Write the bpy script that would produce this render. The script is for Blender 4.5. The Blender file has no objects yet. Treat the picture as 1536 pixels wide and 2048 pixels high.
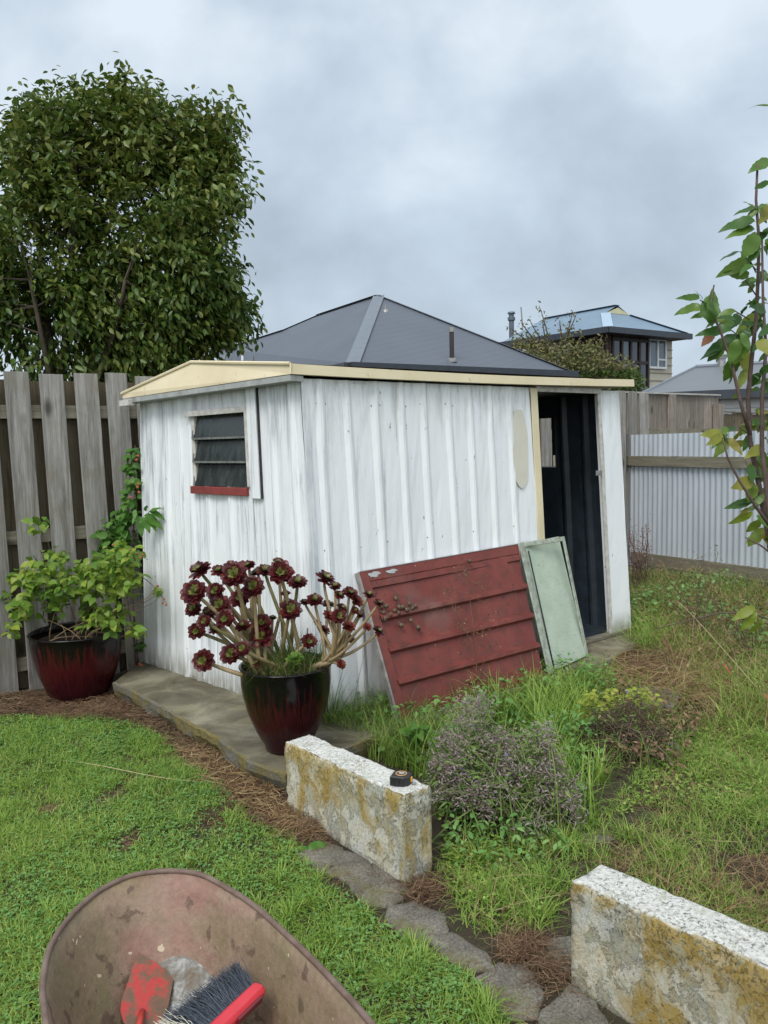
import bpy, math, random
import numpy as np
from mathutils import Vector, Matrix
S = bpy.context.scene
COL = S.collection
random.seed(7)
RNG = np.random.default_rng(11)
rad = math.radians

# ------------------------------------------------------------------ camera, world, sun
FP = 1600.0; PITCH = rad(4.97); ROLL = rad(1.29); CAM = np.array([0, 0, 1.53])
Fv = np.array([0, math.cos(PITCH), -math.sin(PITCH)])
_R = np.array([1, 0, 0.]); _U = np.array([0, math.sin(PITCH), math.cos(PITCH)])
Rv = math.cos(ROLL) * _R - math.sin(ROLL) * _U
Uv = math.cos(ROLL) * _U + math.sin(ROLL) * _R
cd = bpy.data.cameras.new('camera'); cam = bpy.data.objects.new('camera', cd); COL.objects.link(cam)
cd.sensor_width = 36; cd.lens = FP / 2048 * 36; cd.clip_start = 0.02; cd.clip_end = 3000
M4 = Matrix([[Rv[i], Uv[i], -Fv[i], CAM[i]] for i in range(3)] + [[0, 0, 0, 1]])
cam.matrix_world = M4
S.camera = cam
S.view_settings.view_transform = 'Standard'; S.view_settings.look = 'None'
S.view_settings.exposure = 0.55; S.view_settings.gamma = 1.0

SUN_EL = rad(52); SUN_AZ = rad(205)     # azimuth measured clockwise from +Y
W = bpy.data.worlds.new('World'); S.world = W; W.use_nodes = True
nt = W.node_tree; nt.nodes.clear()
def N(tree, t, **k):
    n = tree.nodes.new(t)
    for a, b in k.items():
        if a in ('op',): n.operation = b
        else: setattr(n, a, b)
    return n
def L(tree, a, b): tree.links.new(a, b)
def wmath(op, a, b=None, c=None):
    n = nt.nodes.new('ShaderNodeMath'); n.operation = op
    for i, v in enumerate((a, b, c)):
        if v is None: continue
        if isinstance(v, (int, float)): n.inputs[i].default_value = v
        else: L(nt, v, n.inputs[i])
    return n.outputs[0]
tc = nt.nodes.new('ShaderNodeTexCoord'); sep = nt.nodes.new('ShaderNodeSeparateXYZ'); L(nt, tc.outputs['Generated'], sep.inputs[0])
zc = wmath('MULTIPLY', sep.outputs['Z'], 1.35)
cmb = nt.nodes.new('ShaderNodeCombineXYZ')
L(nt, sep.outputs['X'], cmb.inputs[0]); L(nt, sep.outputs['Y'], cmb.inputs[1]); L(nt, zc, cmb.inputs[2])
def wnoise(scale, det, rough, dist, off):
    mp = nt.nodes.new('ShaderNodeMapping'); mp.inputs['Location'].default_value = off; mp.inputs['Scale'].default_value = (1, 1.25, 1)
    L(nt, cmb.outputs[0], mp.inputs[0])
    n = nt.nodes.new('ShaderNodeTexNoise'); n.inputs['Scale'].default_value = scale; n.inputs['Detail'].default_value = det
    n.inputs['Roughness'].default_value = rough; n.inputs['Distortion'].default_value = dist
    L(nt, mp.outputs[0], n.inputs[0]); return n.outputs[0]
n1 = wnoise(1.9, 3, .5, .3, (3.1, 1.7, .6)); n2 = wnoise(4.2, 7, .52, .15, (0.4, 5.2, 0))
nn = wmath('ADD', wmath('MULTIPLY', n1, .54), wmath('MULTIPLY', n2, .46))
cr = nt.nodes.new('ShaderNodeValToRGB'); L(nt, nn, cr.inputs[0])
e = cr.color_ramp.elements; e[0].position = .38; e[0].color = (.238, .280, .326, 1); e[1].position = .60; e[1].color = (.45, .503, .55, 1)
m_ = cr.color_ramp.elements.new(.5); m_.color = (.325, .383, .443, 1)
# extra sky light added overhead and behind the camera to brighten the scene
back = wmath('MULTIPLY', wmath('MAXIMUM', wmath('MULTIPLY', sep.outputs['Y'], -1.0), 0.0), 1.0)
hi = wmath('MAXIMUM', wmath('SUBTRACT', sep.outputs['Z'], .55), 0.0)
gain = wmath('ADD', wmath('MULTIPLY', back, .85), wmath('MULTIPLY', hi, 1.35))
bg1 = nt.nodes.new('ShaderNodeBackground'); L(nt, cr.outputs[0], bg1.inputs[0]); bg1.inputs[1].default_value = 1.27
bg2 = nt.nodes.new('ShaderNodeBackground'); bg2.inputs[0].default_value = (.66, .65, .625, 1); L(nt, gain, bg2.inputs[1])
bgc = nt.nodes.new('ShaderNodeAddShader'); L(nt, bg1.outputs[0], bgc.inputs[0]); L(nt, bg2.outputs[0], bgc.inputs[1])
sky = nt.nodes.new('ShaderNodeTexSky'); sky.sky_type = 'NISHITA'; sky.sun_disc = False
sky.sun_elevation = SUN_EL; sky.sun_rotation = SUN_AZ
bgs = nt.nodes.new('ShaderNodeBackground'); L(nt, sky.outputs[0], bgs.inputs[0]); bgs.inputs[1].default_value = .08
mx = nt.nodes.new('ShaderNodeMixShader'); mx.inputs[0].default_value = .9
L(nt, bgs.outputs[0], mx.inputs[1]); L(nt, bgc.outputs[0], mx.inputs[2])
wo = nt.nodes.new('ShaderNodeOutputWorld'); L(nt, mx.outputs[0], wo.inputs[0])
sd = bpy.data.lights.new('sun', 'SUN'); sd.energy = 1.5; sd.angle = rad(25); sd.color = (1, .97, .92)
so = bpy.data.objects.new('sun', sd); COL.objects.link(so)
sdir = Vector((math.sin(SUN_AZ) * math.cos(SUN_EL), math.cos(SUN_AZ) * math.cos(SUN_EL), math.sin(SUN_EL)))
so.rotation_euler = sdir.to_track_quat('Z', 'Y').to_euler()

# ------------------------------------------------------------------ survey helpers: photo pixel -> real point
def ray(px, py): return Fv + (px - 768) / FP * Rv + (1024 - py) / FP * Uv
def G(px, py, z=0.0):
    d = ray(px, py); t = (z - CAM[2]) / d[2]; return CAM + t * d
def Y(px, py, y):
    d = ray(px, py); return CAM + d * (y / d[1])
def PL(px, py, p0, n):
    d = ray(px, py); t = np.dot(np.array(p0) - CAM, n) / np.dot(d, n); return CAM + t * d
def proj(P):
    v = np.asarray(P, float) - CAM; d = v @ Fv; return 768 + FP * (v @ Rv) / d, 1024 - FP * (v @ Uv) / d
D1 = np.array([.8, .6, 0]); D2 = np.array([-.64, .768, 0]); UP = np.array([0, 0, 1.])
def nrm(v): v = np.asarray(v, float); return v / (np.linalg.norm(v) + 1e-12)

# ------------------------------------------------------------------ scene graph helpers
def tag(o, label=None, cat=None, group=None, kind=None):
    if label: o['label'] = label
    if cat: o['category'] = cat
    if group: o['group'] = group
    if kind: o['kind'] = kind
    return o
def thing(name, label, cat, loc=(0, 0, 0), group=None):
    o = bpy.data.objects.new(name, None); COL.objects.link(o); o.location = [float(c) for c in loc]; o.empty_display_size = .1
    return tag(o, label, cat, group)
def root_loc(o):
    while o.parent: o = o.parent
    return np.array(o.location)
class MB:
    def __init__(s): s.v = []; s.f = []; s.mi = []; s.n = 0
    def add(s, V, Fc, mi=0):
        V = np.asarray(V, float).reshape(-1, 3); s.v.append(V)
        for fc in Fc: s.f.append([i + s.n for i in fc]); s.mi.append(mi)
        s.n += len(V); return s
    def quad(s, a, b, c, d, mi=0): return s.add([a, b, c, d], [(0, 1, 2, 3)], mi)
    def poly(s, pts, mi=0): return s.add(pts, [tuple(range(len(pts)))], mi)
    def box(s, o, ax, ay, az, mi=0):
        o, ax, ay, az = map(lambda q: np.asarray(q, float), (o, ax, ay, az))
        c = [o, o + ax, o + ax + ay, o + ay]; c += [q + az for q in c]
        fs = [(0, 3, 2, 1), (4, 5, 6, 7), (0, 1, 5, 4), (1, 2, 6, 5), (2, 3, 7, 6), (3, 0, 4, 7)]
        if np.dot(np.cross(ax, ay), az) < 0: fs = [f[::-1] for f in fs]
        return s.add(c, fs, mi)
    def cbox(s, c, ax, ay, az, mi=0):
        ax, ay, az = map(np.asarray, (ax, ay, az)); return s.box(np.asarray(c) - (ax + ay + az) / 2, ax, ay, az, mi)
    def tube(s, pts, rs, k=8, mi=0, cap=True):
        pts = [np.asarray(p, float) for p in pts]
        if isinstance(rs, (int, float)): rs = [rs] * len(pts)
        V = []; ref = np.array([.31, .17, .93])
        for i, p in enumerate(pts):
            t = nrm(pts[min(i + 1, len(pts) - 1)] - pts[max(i - 1, 0)])
            a = np.cross(t, ref)
            if np.linalg.norm(a) < 1e-3: a = np.cross(t, [1, 0, 0])
            a = nrm(a); b = np.cross(t, a)
            for j in range(k):
                q = 2 * math.pi * j / k; V.append(p + rs[i] * (math.cos(q) * a + math.sin(q) * b))
        Fc = [(i * k + j, i * k + (j + 1) % k, (i + 1) * k + (j + 1) % k, (i + 1) * k + j) for i in range(len(pts) - 1) for j in range(k)]
        if cap: Fc += [tuple(range(k))[::-1], tuple(range((len(pts) - 1) * k, len(pts) * k))]
        return s.add(V, Fc, mi)
    def lathe(s, c, prof, k=40, mi=0, ax=UP, capend=False):
        ax = nrm(ax); a = nrm(np.cross(ax, [.2, 1, .1])); b = np.cross(ax, a); c = np.asarray(c, float)
        V = [c + ax * z + r * (math.cos(2 * math.pi * j / k) * a + math.sin(2 * math.pi * j / k) * b) for r, z in prof for j in range(k)]
        Fc = [(i * k + j, i * k + (j + 1) % k, (i + 1) * k + (j + 1) % k, (i + 1) * k + j) for i in range(len(prof) - 1) for j in range(k)]
        if capend: Fc += [tuple(range(k))[::-1], tuple(range((len(prof) - 1) * k, len(prof) * k))]
        return s.add(V, Fc, mi)
    def build(s, name, mats, parent=None, smooth=False, bevel=0, label=None):
        if not isinstance(mats, (list, tuple)): mats = [mats]
        V = np.concatenate(s.v)
        if parent is not None: V = V - root_loc(parent)
        me = bpy.data.meshes.new(name); me.from_pydata(V.tolist(), [], s.f)
        for m in mats: me.materials.append(m)
        if len(mats) > 1: me.polygons.foreach_set('material_index', s.mi)
        if smooth: me.polygons.foreach_set('use_smooth', [True] * len(me.polygons))
        me.update()
        o = bpy.data.objects.new(name, me); COL.objects.link(o)
        if parent is not None: o.parent = parent
        if bevel:
            b = o.modifiers.new('b', 'BEVEL'); b.width = bevel; b.segments = 2; b.limit_method = 'ANGLE'; b.angle_limit = rad(35)
        if label: o['label'] = label
        return o
def bigmesh(name, V, quads=None, tris=None, mats=None, parent=None, mi=None, smooth=False):
    """fast mesh from numpy arrays"""
    V = np.asarray(V, np.float32).reshape(-1, 3)
    if parent is not None: V = V - root_loc(parent).astype(np.float32)
    q = np.zeros((0, 4), np.int32) if quads is None else np.asarray(quads, np.int32)
    t = np.zeros((0, 3), np.int32) if tris is None else np.asarray(tris, np.int32)
    me = bpy.data.meshes.new(name); me.vertices.add(len(V)); me.vertices.foreach_set('co', V.ravel())
    li = np.concatenate([q.ravel(), t.ravel()]); me.loops.add(len(li)); me.loops.foreach_set('vertex_index', li)
    nq, n_t = len(q), len(t); me.polygons.add(nq + n_t)
    st = np.concatenate([np.arange(nq) * 4, nq * 4 + np.arange(n_t) * 3]).astype(np.int32)
    me.polygons.foreach_set('loop_start', st)
    for m in (mats if isinstance(mats, (list, tuple)) else [mats]): me.materials.append(m)
    if mi is not None: me.polygons.foreach_set('material_index', np.asarray(mi, np.int32))
    if smooth: me.polygons.foreach_set('use_smooth', np.ones(nq + n_t, bool))
    me.update(calc_edges=True)
    o = bpy.data.objects.new(name, me); COL.objects.link(o)
    if parent is not None: o.parent = parent
    return o
class Stamp:
    """collect many stamped copies of templates into one mesh"""
    def __init__(s): s.V = []; s.Q = []; s.T = []; s.qm = []; s.tm = []; s.n = 0
    def add(s, tv, tq, tt, P, X, Yv, Z, sc, mi=0):
        tv = np.asarray(tv, np.float32); P = np.asarray(P, np.float32); n = len(P); m = len(tv)
        if n == 0: return
        sc = np.broadcast_to(np.asarray(sc, np.float32).reshape(-1, 1) if np.ndim(sc) < 2 else np.asarray(sc, np.float32), (n, 1) if np.ndim(sc) < 2 else (n, 3))
        if sc.shape[1] == 1: sc = np.repeat(sc, 3, 1)
        W_ = (P[:, None, :] + tv[None, :, 0:1] * (X * sc[:, 0:1])[:, None, :] + tv[None, :, 1:2] * (Yv * sc[:, 1:2])[:, None, :] + tv[None, :, 2:3] * (Z * sc[:, 2:3])[:, None, :])
        s.V.append(W_.reshape(-1, 3)); base = s.n + np.arange(n)[:, None, None] * m
        if len(tq): q = (np.asarray(tq)[None] + base).reshape(-1, 4); s.Q.append(q); s.qm.append(np.full(len(q), mi))
        if len(tt): t = (np.asarray(tt)[None] + base).reshape(-1, 3); s.T.append(t); s.tm.append(np.full(len(t), mi))
        s.n += n * m
    def build(s, name, mats, parent=None, smooth=False):
        Q = np.concatenate(s.Q) if s.Q else None; T = np.concatenate(s.T) if s.T else None
        mi = np.concatenate([np.concatenate(a) for a in (s.qm, s.tm) if a])
        return bigmesh(name, np.concatenate(s.V), Q, T, mats, parent, mi, smooth)
def frames(dirs, nhint):
    Yv = dirs / (np.linalg.norm(dirs, axis=1, keepdims=True) + 1e-9)
    X = np.cross(Yv, nhint); X /= (np.linalg.norm(X, axis=1, keepdims=True) + 1e-9)
    return X, Yv, np.cross(X, Yv)
def rdir(n, zlo=-1, zhi=1):
    z = RNG.uniform(zlo, zhi, n); a = RNG.uniform(0, 2 * np.pi, n); r = np.sqrt(1 - z * z)
    return np.stack([r * np.cos(a), r * np.sin(a), z], 1)
# leaf templates (x across, y along, z out)
LEAF = ([(0, 0, 0), (-.19, .3, .06), (0, .33, -.02), (.19, .3, .06), (-.22, .62, .05), (0, .64, -.05), (.22, .62, .05), (0, 1, -.12)],
        [(0, 2, 1, 1)][:0] + [(1, 2, 5, 4), (2, 3, 6, 5)], [(0, 2, 1), (0, 3, 2), (4, 5, 7), (5, 6, 7)])
LEAFS = ([(0, 0, 0), (-.25, .4, .03), (.25, .4, .03), (0, 1, -.06), (0, .45, -.04)], [], [(0, 4, 1), (0, 2, 4), (1, 4, 3), (4, 2, 3)])
_a = [i * math.pi / 3 for i in range(6)]
CLOV = ([(0, 0, 0)] + [(.5 * math.sin(t) * .9, .5 + -.5 * math.cos(t), .06 * abs(math.sin(t))) for t in _a[1:]], [], [(0, 5, 4), (0, 4, 3), (0, 3, 2), (0, 2, 1)])
def blades(name_or_stamp, P, h, w, lean, mi=0, segs=3, az=None, droop=1.0):
    """curved grass blades; P (n,3), h, w, lean arrays (lean = horizontal reach / height)"""
    n = len(P)
    if n == 0: return
    h = np.broadcast_to(h, n); w = np.broadcast_to(w, n); lean = np.broadcast_to(lean, n)
    az = RNG.uniform(0, 2 * np.pi, n) if az is None else az
    d = np.stack([np.cos(az), np.sin(az), 0 * az], 1); fa = az + RNG.uniform(.8, 2.3, n)
    sd_ = np.stack([np.cos(fa), np.sin(fa), 0 * az], 1)
    V = []
    for k in range(segs + 1):
        t = k / segs
        c = P + d * (h * lean * t ** 1.8)[:, None] + UP * (h * (t - .42 * droop * np.minimum(lean, 1.8) * t ** 2.6))[:, None]
        ww = w * (1 - t ** 1.6) * .5
        if k < segs: V += [c - sd_ * ww[:, None], c + sd_ * ww[:, None]]
        else: V += [c]
    V = np.stack(V, 1); m = 2 * segs + 1
    q = [(2 * k, 2 * k + 1, 2 * k + 3, 2 * k + 2) for k in range(segs - 1)]; t_ = [(2 * segs - 2, 2 * segs - 1, 2 * segs)]
    st = name_or_stamp; base = st.n + np.arange(n)[:, None, None] * m
    st.V.append(V.reshape(-1, 3).astype(np.float32))
    if q: Q = (np.asarray(q)[None] + base).reshape(-1, 4); st.Q.append(Q); st.qm.append(np.full(len(Q), mi))
    T = (np.asarray(t_)[None] + base).reshape(-1, 3); st.T.append(T); st.tm.append(np.full(len(T), mi)); st.n += n * m
def in_poly(x, y, poly):
    poly = np.asarray(poly)[:, :2]; c = np.zeros(len(x), bool); j = len(poly) - 1
    for i in range(len(poly)):
        a, b = poly[i], poly[j]
        m = ((a[1] > y) != (b[1] > y)) & (x < (b[0] - a[0]) * (y - a[1]) / (b[1] - a[1] + 1e-12) + a[0]); c ^= m; j = i
    return c
def zt(x, y):
    x = np.asarray(x, float); y = np.asarray(y, float)
    s = np.clip((x - .9) / 2.0, 0, 1) * np.clip((y - 4.8) / 3.5, 0, 1)
    l = np.clip((y - 4.3) / .9, 0, 1) * np.clip((-1.2 - x) / .5, 0, 1)
    nearf = np.clip((14 - np.hypot(x, y)) / 6, 0, 1)
    return (s * .12 - l * .03 + .008 * np.sin(x * 5.1 + 1) * np.sin(y * 4.3) + .005 * np.sin(x * 13 + y * 9)) * nearf
def scat(polypx, dens, world=False):
    P = [G(*p)[:2] for p in polypx] if not world else [np.array(p) for p in polypx]
    P = np.array(P); lo = P.min(0); hi_ = P.max(0); n = int(dens * np.prod(hi_ - lo))
    xy = RNG.uniform(lo, hi_, (n, 2)); xy = xy[in_poly(xy[:, 0], xy[:, 1], P)]
    return np.column_stack([xy, zt(xy[:, 0], xy[:, 1])])
def vnoise(x, y, s, seed=0):
    """cheap value noise for patchiness, 0..1"""
    r = np.random.default_rng(seed).uniform(0, 1, (64, 64)); X = x * s + 100; Yy = y * s + 100
    i = np.floor(X).astype(int); j = np.floor(Yy).astype(int); u = X - i; v = Yy - j; u = u * u * (3 - 2 * u); v = v * v * (3 - 2 * v)
    g = lambda a, b: r[a % 64, b % 64]
    return (g(i, j) * (1 - u) + g(i + 1, j) * u) * (1 - v) + (g(i, j + 1) * (1 - u) + g(i + 1, j + 1) * u) * v

# ------------------------------------------------------------------ materials
def newmat(name):
    m = bpy.data.materials.new(name); m.use_nodes = True; t = m.node_tree; t.nodes.clear()
    out = t.nodes.new('ShaderNodeOutputMaterial'); b = t.nodes.new('ShaderNodeBsdfPrincipled'); L(t, b.outputs[0], out.inputs[0])
    return m, t, b, out
def c4(c): return (c[0], c[1], c[2], 1)
def coords(t, scale=(1, 1, 1), loc=(0, 0, 0), rot=(0, 0, 0)):
    tc_ = t.nodes.new('ShaderNodeTexCoord'); mp = t.nodes.new('ShaderNodeMapping')
    mp.inputs['Scale'].default_value = scale; mp.inputs['Location'].default_value = loc; mp.inputs['Rotation'].default_value = rot
    L(t, tc_.outputs['Object'], mp.inputs[0]); return mp.outputs[0]
def noise(t, vec, scale=5, det=5, rough=.55, dist=0):
    n = t.nodes.new('ShaderNodeTexNoise'); n.inputs['Scale'].default_value = scale; n.inputs['Detail'].default_value = det
    n.inputs['Roughness'].default_value = rough; n.inputs['Distortion'].default_value = dist; L(t, vec, n.inputs[0]); return n.outputs[0]
def ramp(t, fac, stops, interp='LINEAR'):
    r = t.nodes.new('ShaderNodeValToRGB'); r.color_ramp.interpolation = interp; L(t, fac, r.inputs[0]); el = r.color_ramp.elements
    while len(el) < len(stops): el.new(.5)
    for e_, (p, c) in zip(el, stops): e_.position = p; e_.color = c4(c if not isinstance(c, (int, float)) else (c, c, c))
    return r.outputs[0]
def mixc(t, f, a, b, mode='MIX'):
    m = t.nodes.new('ShaderNodeMix'); m.data_type = 'RGBA'; m.blend_type = mode
    for i, v in ((0, f), (6, a), (7, b)):
        if isinstance(v, (int, float)): m.inputs[i].default_value = v
        elif isinstance(v, (tuple, list)): m.inputs[i].default_value = c4(v)
        else: L(t, v, m.inputs[i])
    return m.outputs[2]
def mth(t, op, a, b=0.0):
    n = t.nodes.new('ShaderNodeMath'); n.operation = op
    for i, v in enumerate((a, b)):
        if isinstance(v, (int, float)): n.inputs[i].default_value = v
        else: L(t, v, n.inputs[i])
    return n.outputs[0]
def bump(t, b, h, strength=.3, dist=.01):
    n = t.nodes.new('ShaderNodeBump'); n.inputs['Strength'].default_value = strength; n.inputs['Distance'].default_value = dist
    L(t, h, n.inputs['Height']); L(t, n.outputs[0], b.inputs['Normal'])
def geo(t): return t.nodes.new('ShaderNodeNewGeometry')
def setc(t, b, c):
    if isinstance(c, (tuple, list)): b.inputs['Base Color'].default_value = c4(c)
    else: L(t, c, b.inputs['Base Color'])
def simple(name, c1, c2=None, scale=8, rough=.7, bmp=.2, stretch=(1, 1, 1), metal=0, spec=.5, det=6):
    m, t, b, o = newmat(name); v = coords(t, stretch); n = noise(t, v, scale, det)
    c2 = c2 or tuple(x * .7 for x in c1); setc(t, b, ramp(t, n, [(.3, c2), (.7, c1)]))
    b.inputs['Roughness'].default_value = rough; b.inputs['Metallic'].default_value = metal; b.inputs['Specular IOR Level'].default_value = spec
    if bmp: bump(t, b, n, bmp, .004)
    return m
def leafmat(name, cols, rough=.5, trans=.3, spec=.4, nscale=1.5, namp=.35, island=True):
    m, t, b, out = newmat(name); g = geo(t); v = coords(t)
    n = noise(t, v, nscale, 2)
    f = mth(t, 'ADD', mth(t, 'MULTIPLY', g.outputs['Random Per Island'], 1 - namp), mth(t, 'MULTIPLY', n, namp))
    c = ramp(t, f, [(.08 + .84 * i / (len(cols) - 1), q) for i, q in enumerate(cols)]); setc(t, b, c)
    b.inputs['Roughness'].default_value = rough; b.inputs['Specular IOR Level'].default_value = spec
    if trans:
        tr = t.nodes.new('ShaderNodeBsdfTranslucent'); L(t, c, tr.inputs[0]); mxs = t.nodes.new('ShaderNodeMixShader'); mxs.inputs[0].default_value = trans
        L(t, b.outputs[0], mxs.inputs[1]); L(t, tr.outputs[0], mxs.inputs[2]); L(t, mxs.outputs[0], out.inputs[0])
    return m
def woodmat(name, cols, axis=2, rough=.85, island=True, sc=1.0, green=.0):
    m, t, b, o = newmat(name); g = geo(t); st = [16 * sc, 16 * sc, 16 * sc]; st[axis] = .9 * sc
    tc_ = t.nodes.new('ShaderNodeTexCoord'); mp = t.nodes.new('ShaderNodeMapping'); mp.inputs['Scale'].default_value = st
    ad = t.nodes.new('ShaderNodeVectorMath'); ad.operation = 'ADD'; L(t, tc_.outputs['Object'], ad.inputs[0])
    vm = t.nodes.new('ShaderNodeVectorMath'); vm.operation = 'SCALE'; vm.inputs[0].default_value = (7.1, 3.3, 5.7); L(t, g.outputs['Random Per Island'], vm.inputs[3]); L(t, vm.outputs[0], ad.inputs[1])
    L(t, ad.outputs[0], mp.inputs[0])
    n = noise(t, mp.outputs[0], 1.6, 8, .65, 1.1); fine = noise(t, mp.outputs[0], 9, 3, .6, .4)
    f = mth(t, 'ADD', mth(t, 'MULTIPLY', n, .72), mth(t, 'MULTIPLY', fine, .28))
    c = ramp(t, f, [(.3, cols[0]), (.5, cols[1]), (.7, cols[2])])
    c = mixc(t, .75, c, ramp(t, g.outputs['Random Per Island'], [(0, .62), (1, 1.1)]), 'MULTIPLY')
    blot = noise(t, ad.outputs[0], 5, 4, .6, .6); c = mixc(t, ramp(t, blot, [(.5, 0), (.72, .5)]), c, cols[3] if len(cols) > 3 else cols[0])
    # knots
    vo = t.nodes.new('ShaderNodeTexVoronoi'); mk = t.nodes.new('ShaderNodeMapping'); ks = [5.5, 5.5, 5.5]; ks[axis] = 2.4; mk.inputs['Scale'].default_value = ks
    L(t, ad.outputs[0], mk.inputs[0]); L(t, mk.outputs[0], vo.inputs[0]); vo.inputs['Scale'].default_value = 1
    c = mixc(t, ramp(t, vo.outputs['Distance'], [(.07, .85), (.2, 0)]), c, tuple(x * .4 for x in cols[0]))
    setc(t, b, c); b.inputs['Roughness'].default_value = rough; b.inputs['Specular IOR Level'].default_value = .25
    bump(t, b, f, .6, .006); return m

def mat_white(name, wear=.5, base=(.80, .825, .845), cream=False):
    m, t, b, o = newmat(name); v = coords(t, (22, 22, .8)); s1 = noise(t, v, 1.5, 9, .72, .7)
    big = noise(t, coords(t, (1, 1, .5)), 1.6, 3, .5, .3)
    f = mth(t, 'ADD', s1, mth(t, 'MULTIPLY', mth(t, 'SUBTRACT', big, .5), .55))
    wm = noise(t, coords(t, (1, 1, .6), (2, 9, 4)), 2.6, 4, .6, .4); wmk = ramp(t, wm, [(.42 - .06 * wear, 0.04), (.62 - .06 * wear, 1)])
    c = mixc(t, mth(t, 'MULTIPLY', wmk, ramp(t, f, [(.62 - .09 * wear, 0), (.68 - .05 * wear, .75)])), base, (.33, .37, .41))
    wn = noise(t, coords(t, (3, 3, .4)), 2.2, 4, .6); c = mixc(t, ramp(t, wn, [(.5, 0), (.8, .25)]), c, (.68, .70, .66))
    # chips
    ch = noise(t, coords(t, (1, 1, .38)), 46, 3, .5, .2); msk = noise(t, coords(t, loc=(4, 1, 3)), 3.2, 3)
    c = mixc(t, ramp(t, mth(t, 'MULTIPLY', ramp(t, ch, [(.69, 0), (.72, 1)]), ramp(t, msk, [(.5, 0), (.6, 1)])), [(0, 0), (1, .85)]), c, (.07, .07, .08))
    # grime low down and under the eave, in real streaks
    sp = t.nodes.new('ShaderNodeSeparateXYZ'); L(t, coords(t), sp.inputs[0]); st_ = noise(t, coords(t, (11, 11, 1.5)), 2, 6, .7)
    low = mth(t, 'MULTIPLY', ramp(t, sp.outputs['Z'], [(.0, 1), (.05, .75), (.17, 0)]), ramp(t, st_, [(.30, 0), (.55, 1)]))
    c = mixc(t, mth(t, 'MULTIPLY', low, .85), c, (.16, .15, .09))
    hg = mth(t, 'MULTIPLY', mth(t, 'MULTIPLY', ramp(t, mth(t, 'SUBTRACT', sp.outputs['Z'], .9), [(.5, 0), (.85, 1)]), ramp(t, st_, [(.47, 0), (.7, 1)])), .7)
    c = mixc(t, hg, c, (.22, .22, .19))
    setc(t, b, c); b.inputs['Roughness'].default_value = .42; b.inputs['Specular IOR Level'].default_value = .4
    bump(t, b, noise(t, coords(t, (1, 1, .5)), 5, 4), .35, .02); return m

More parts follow.
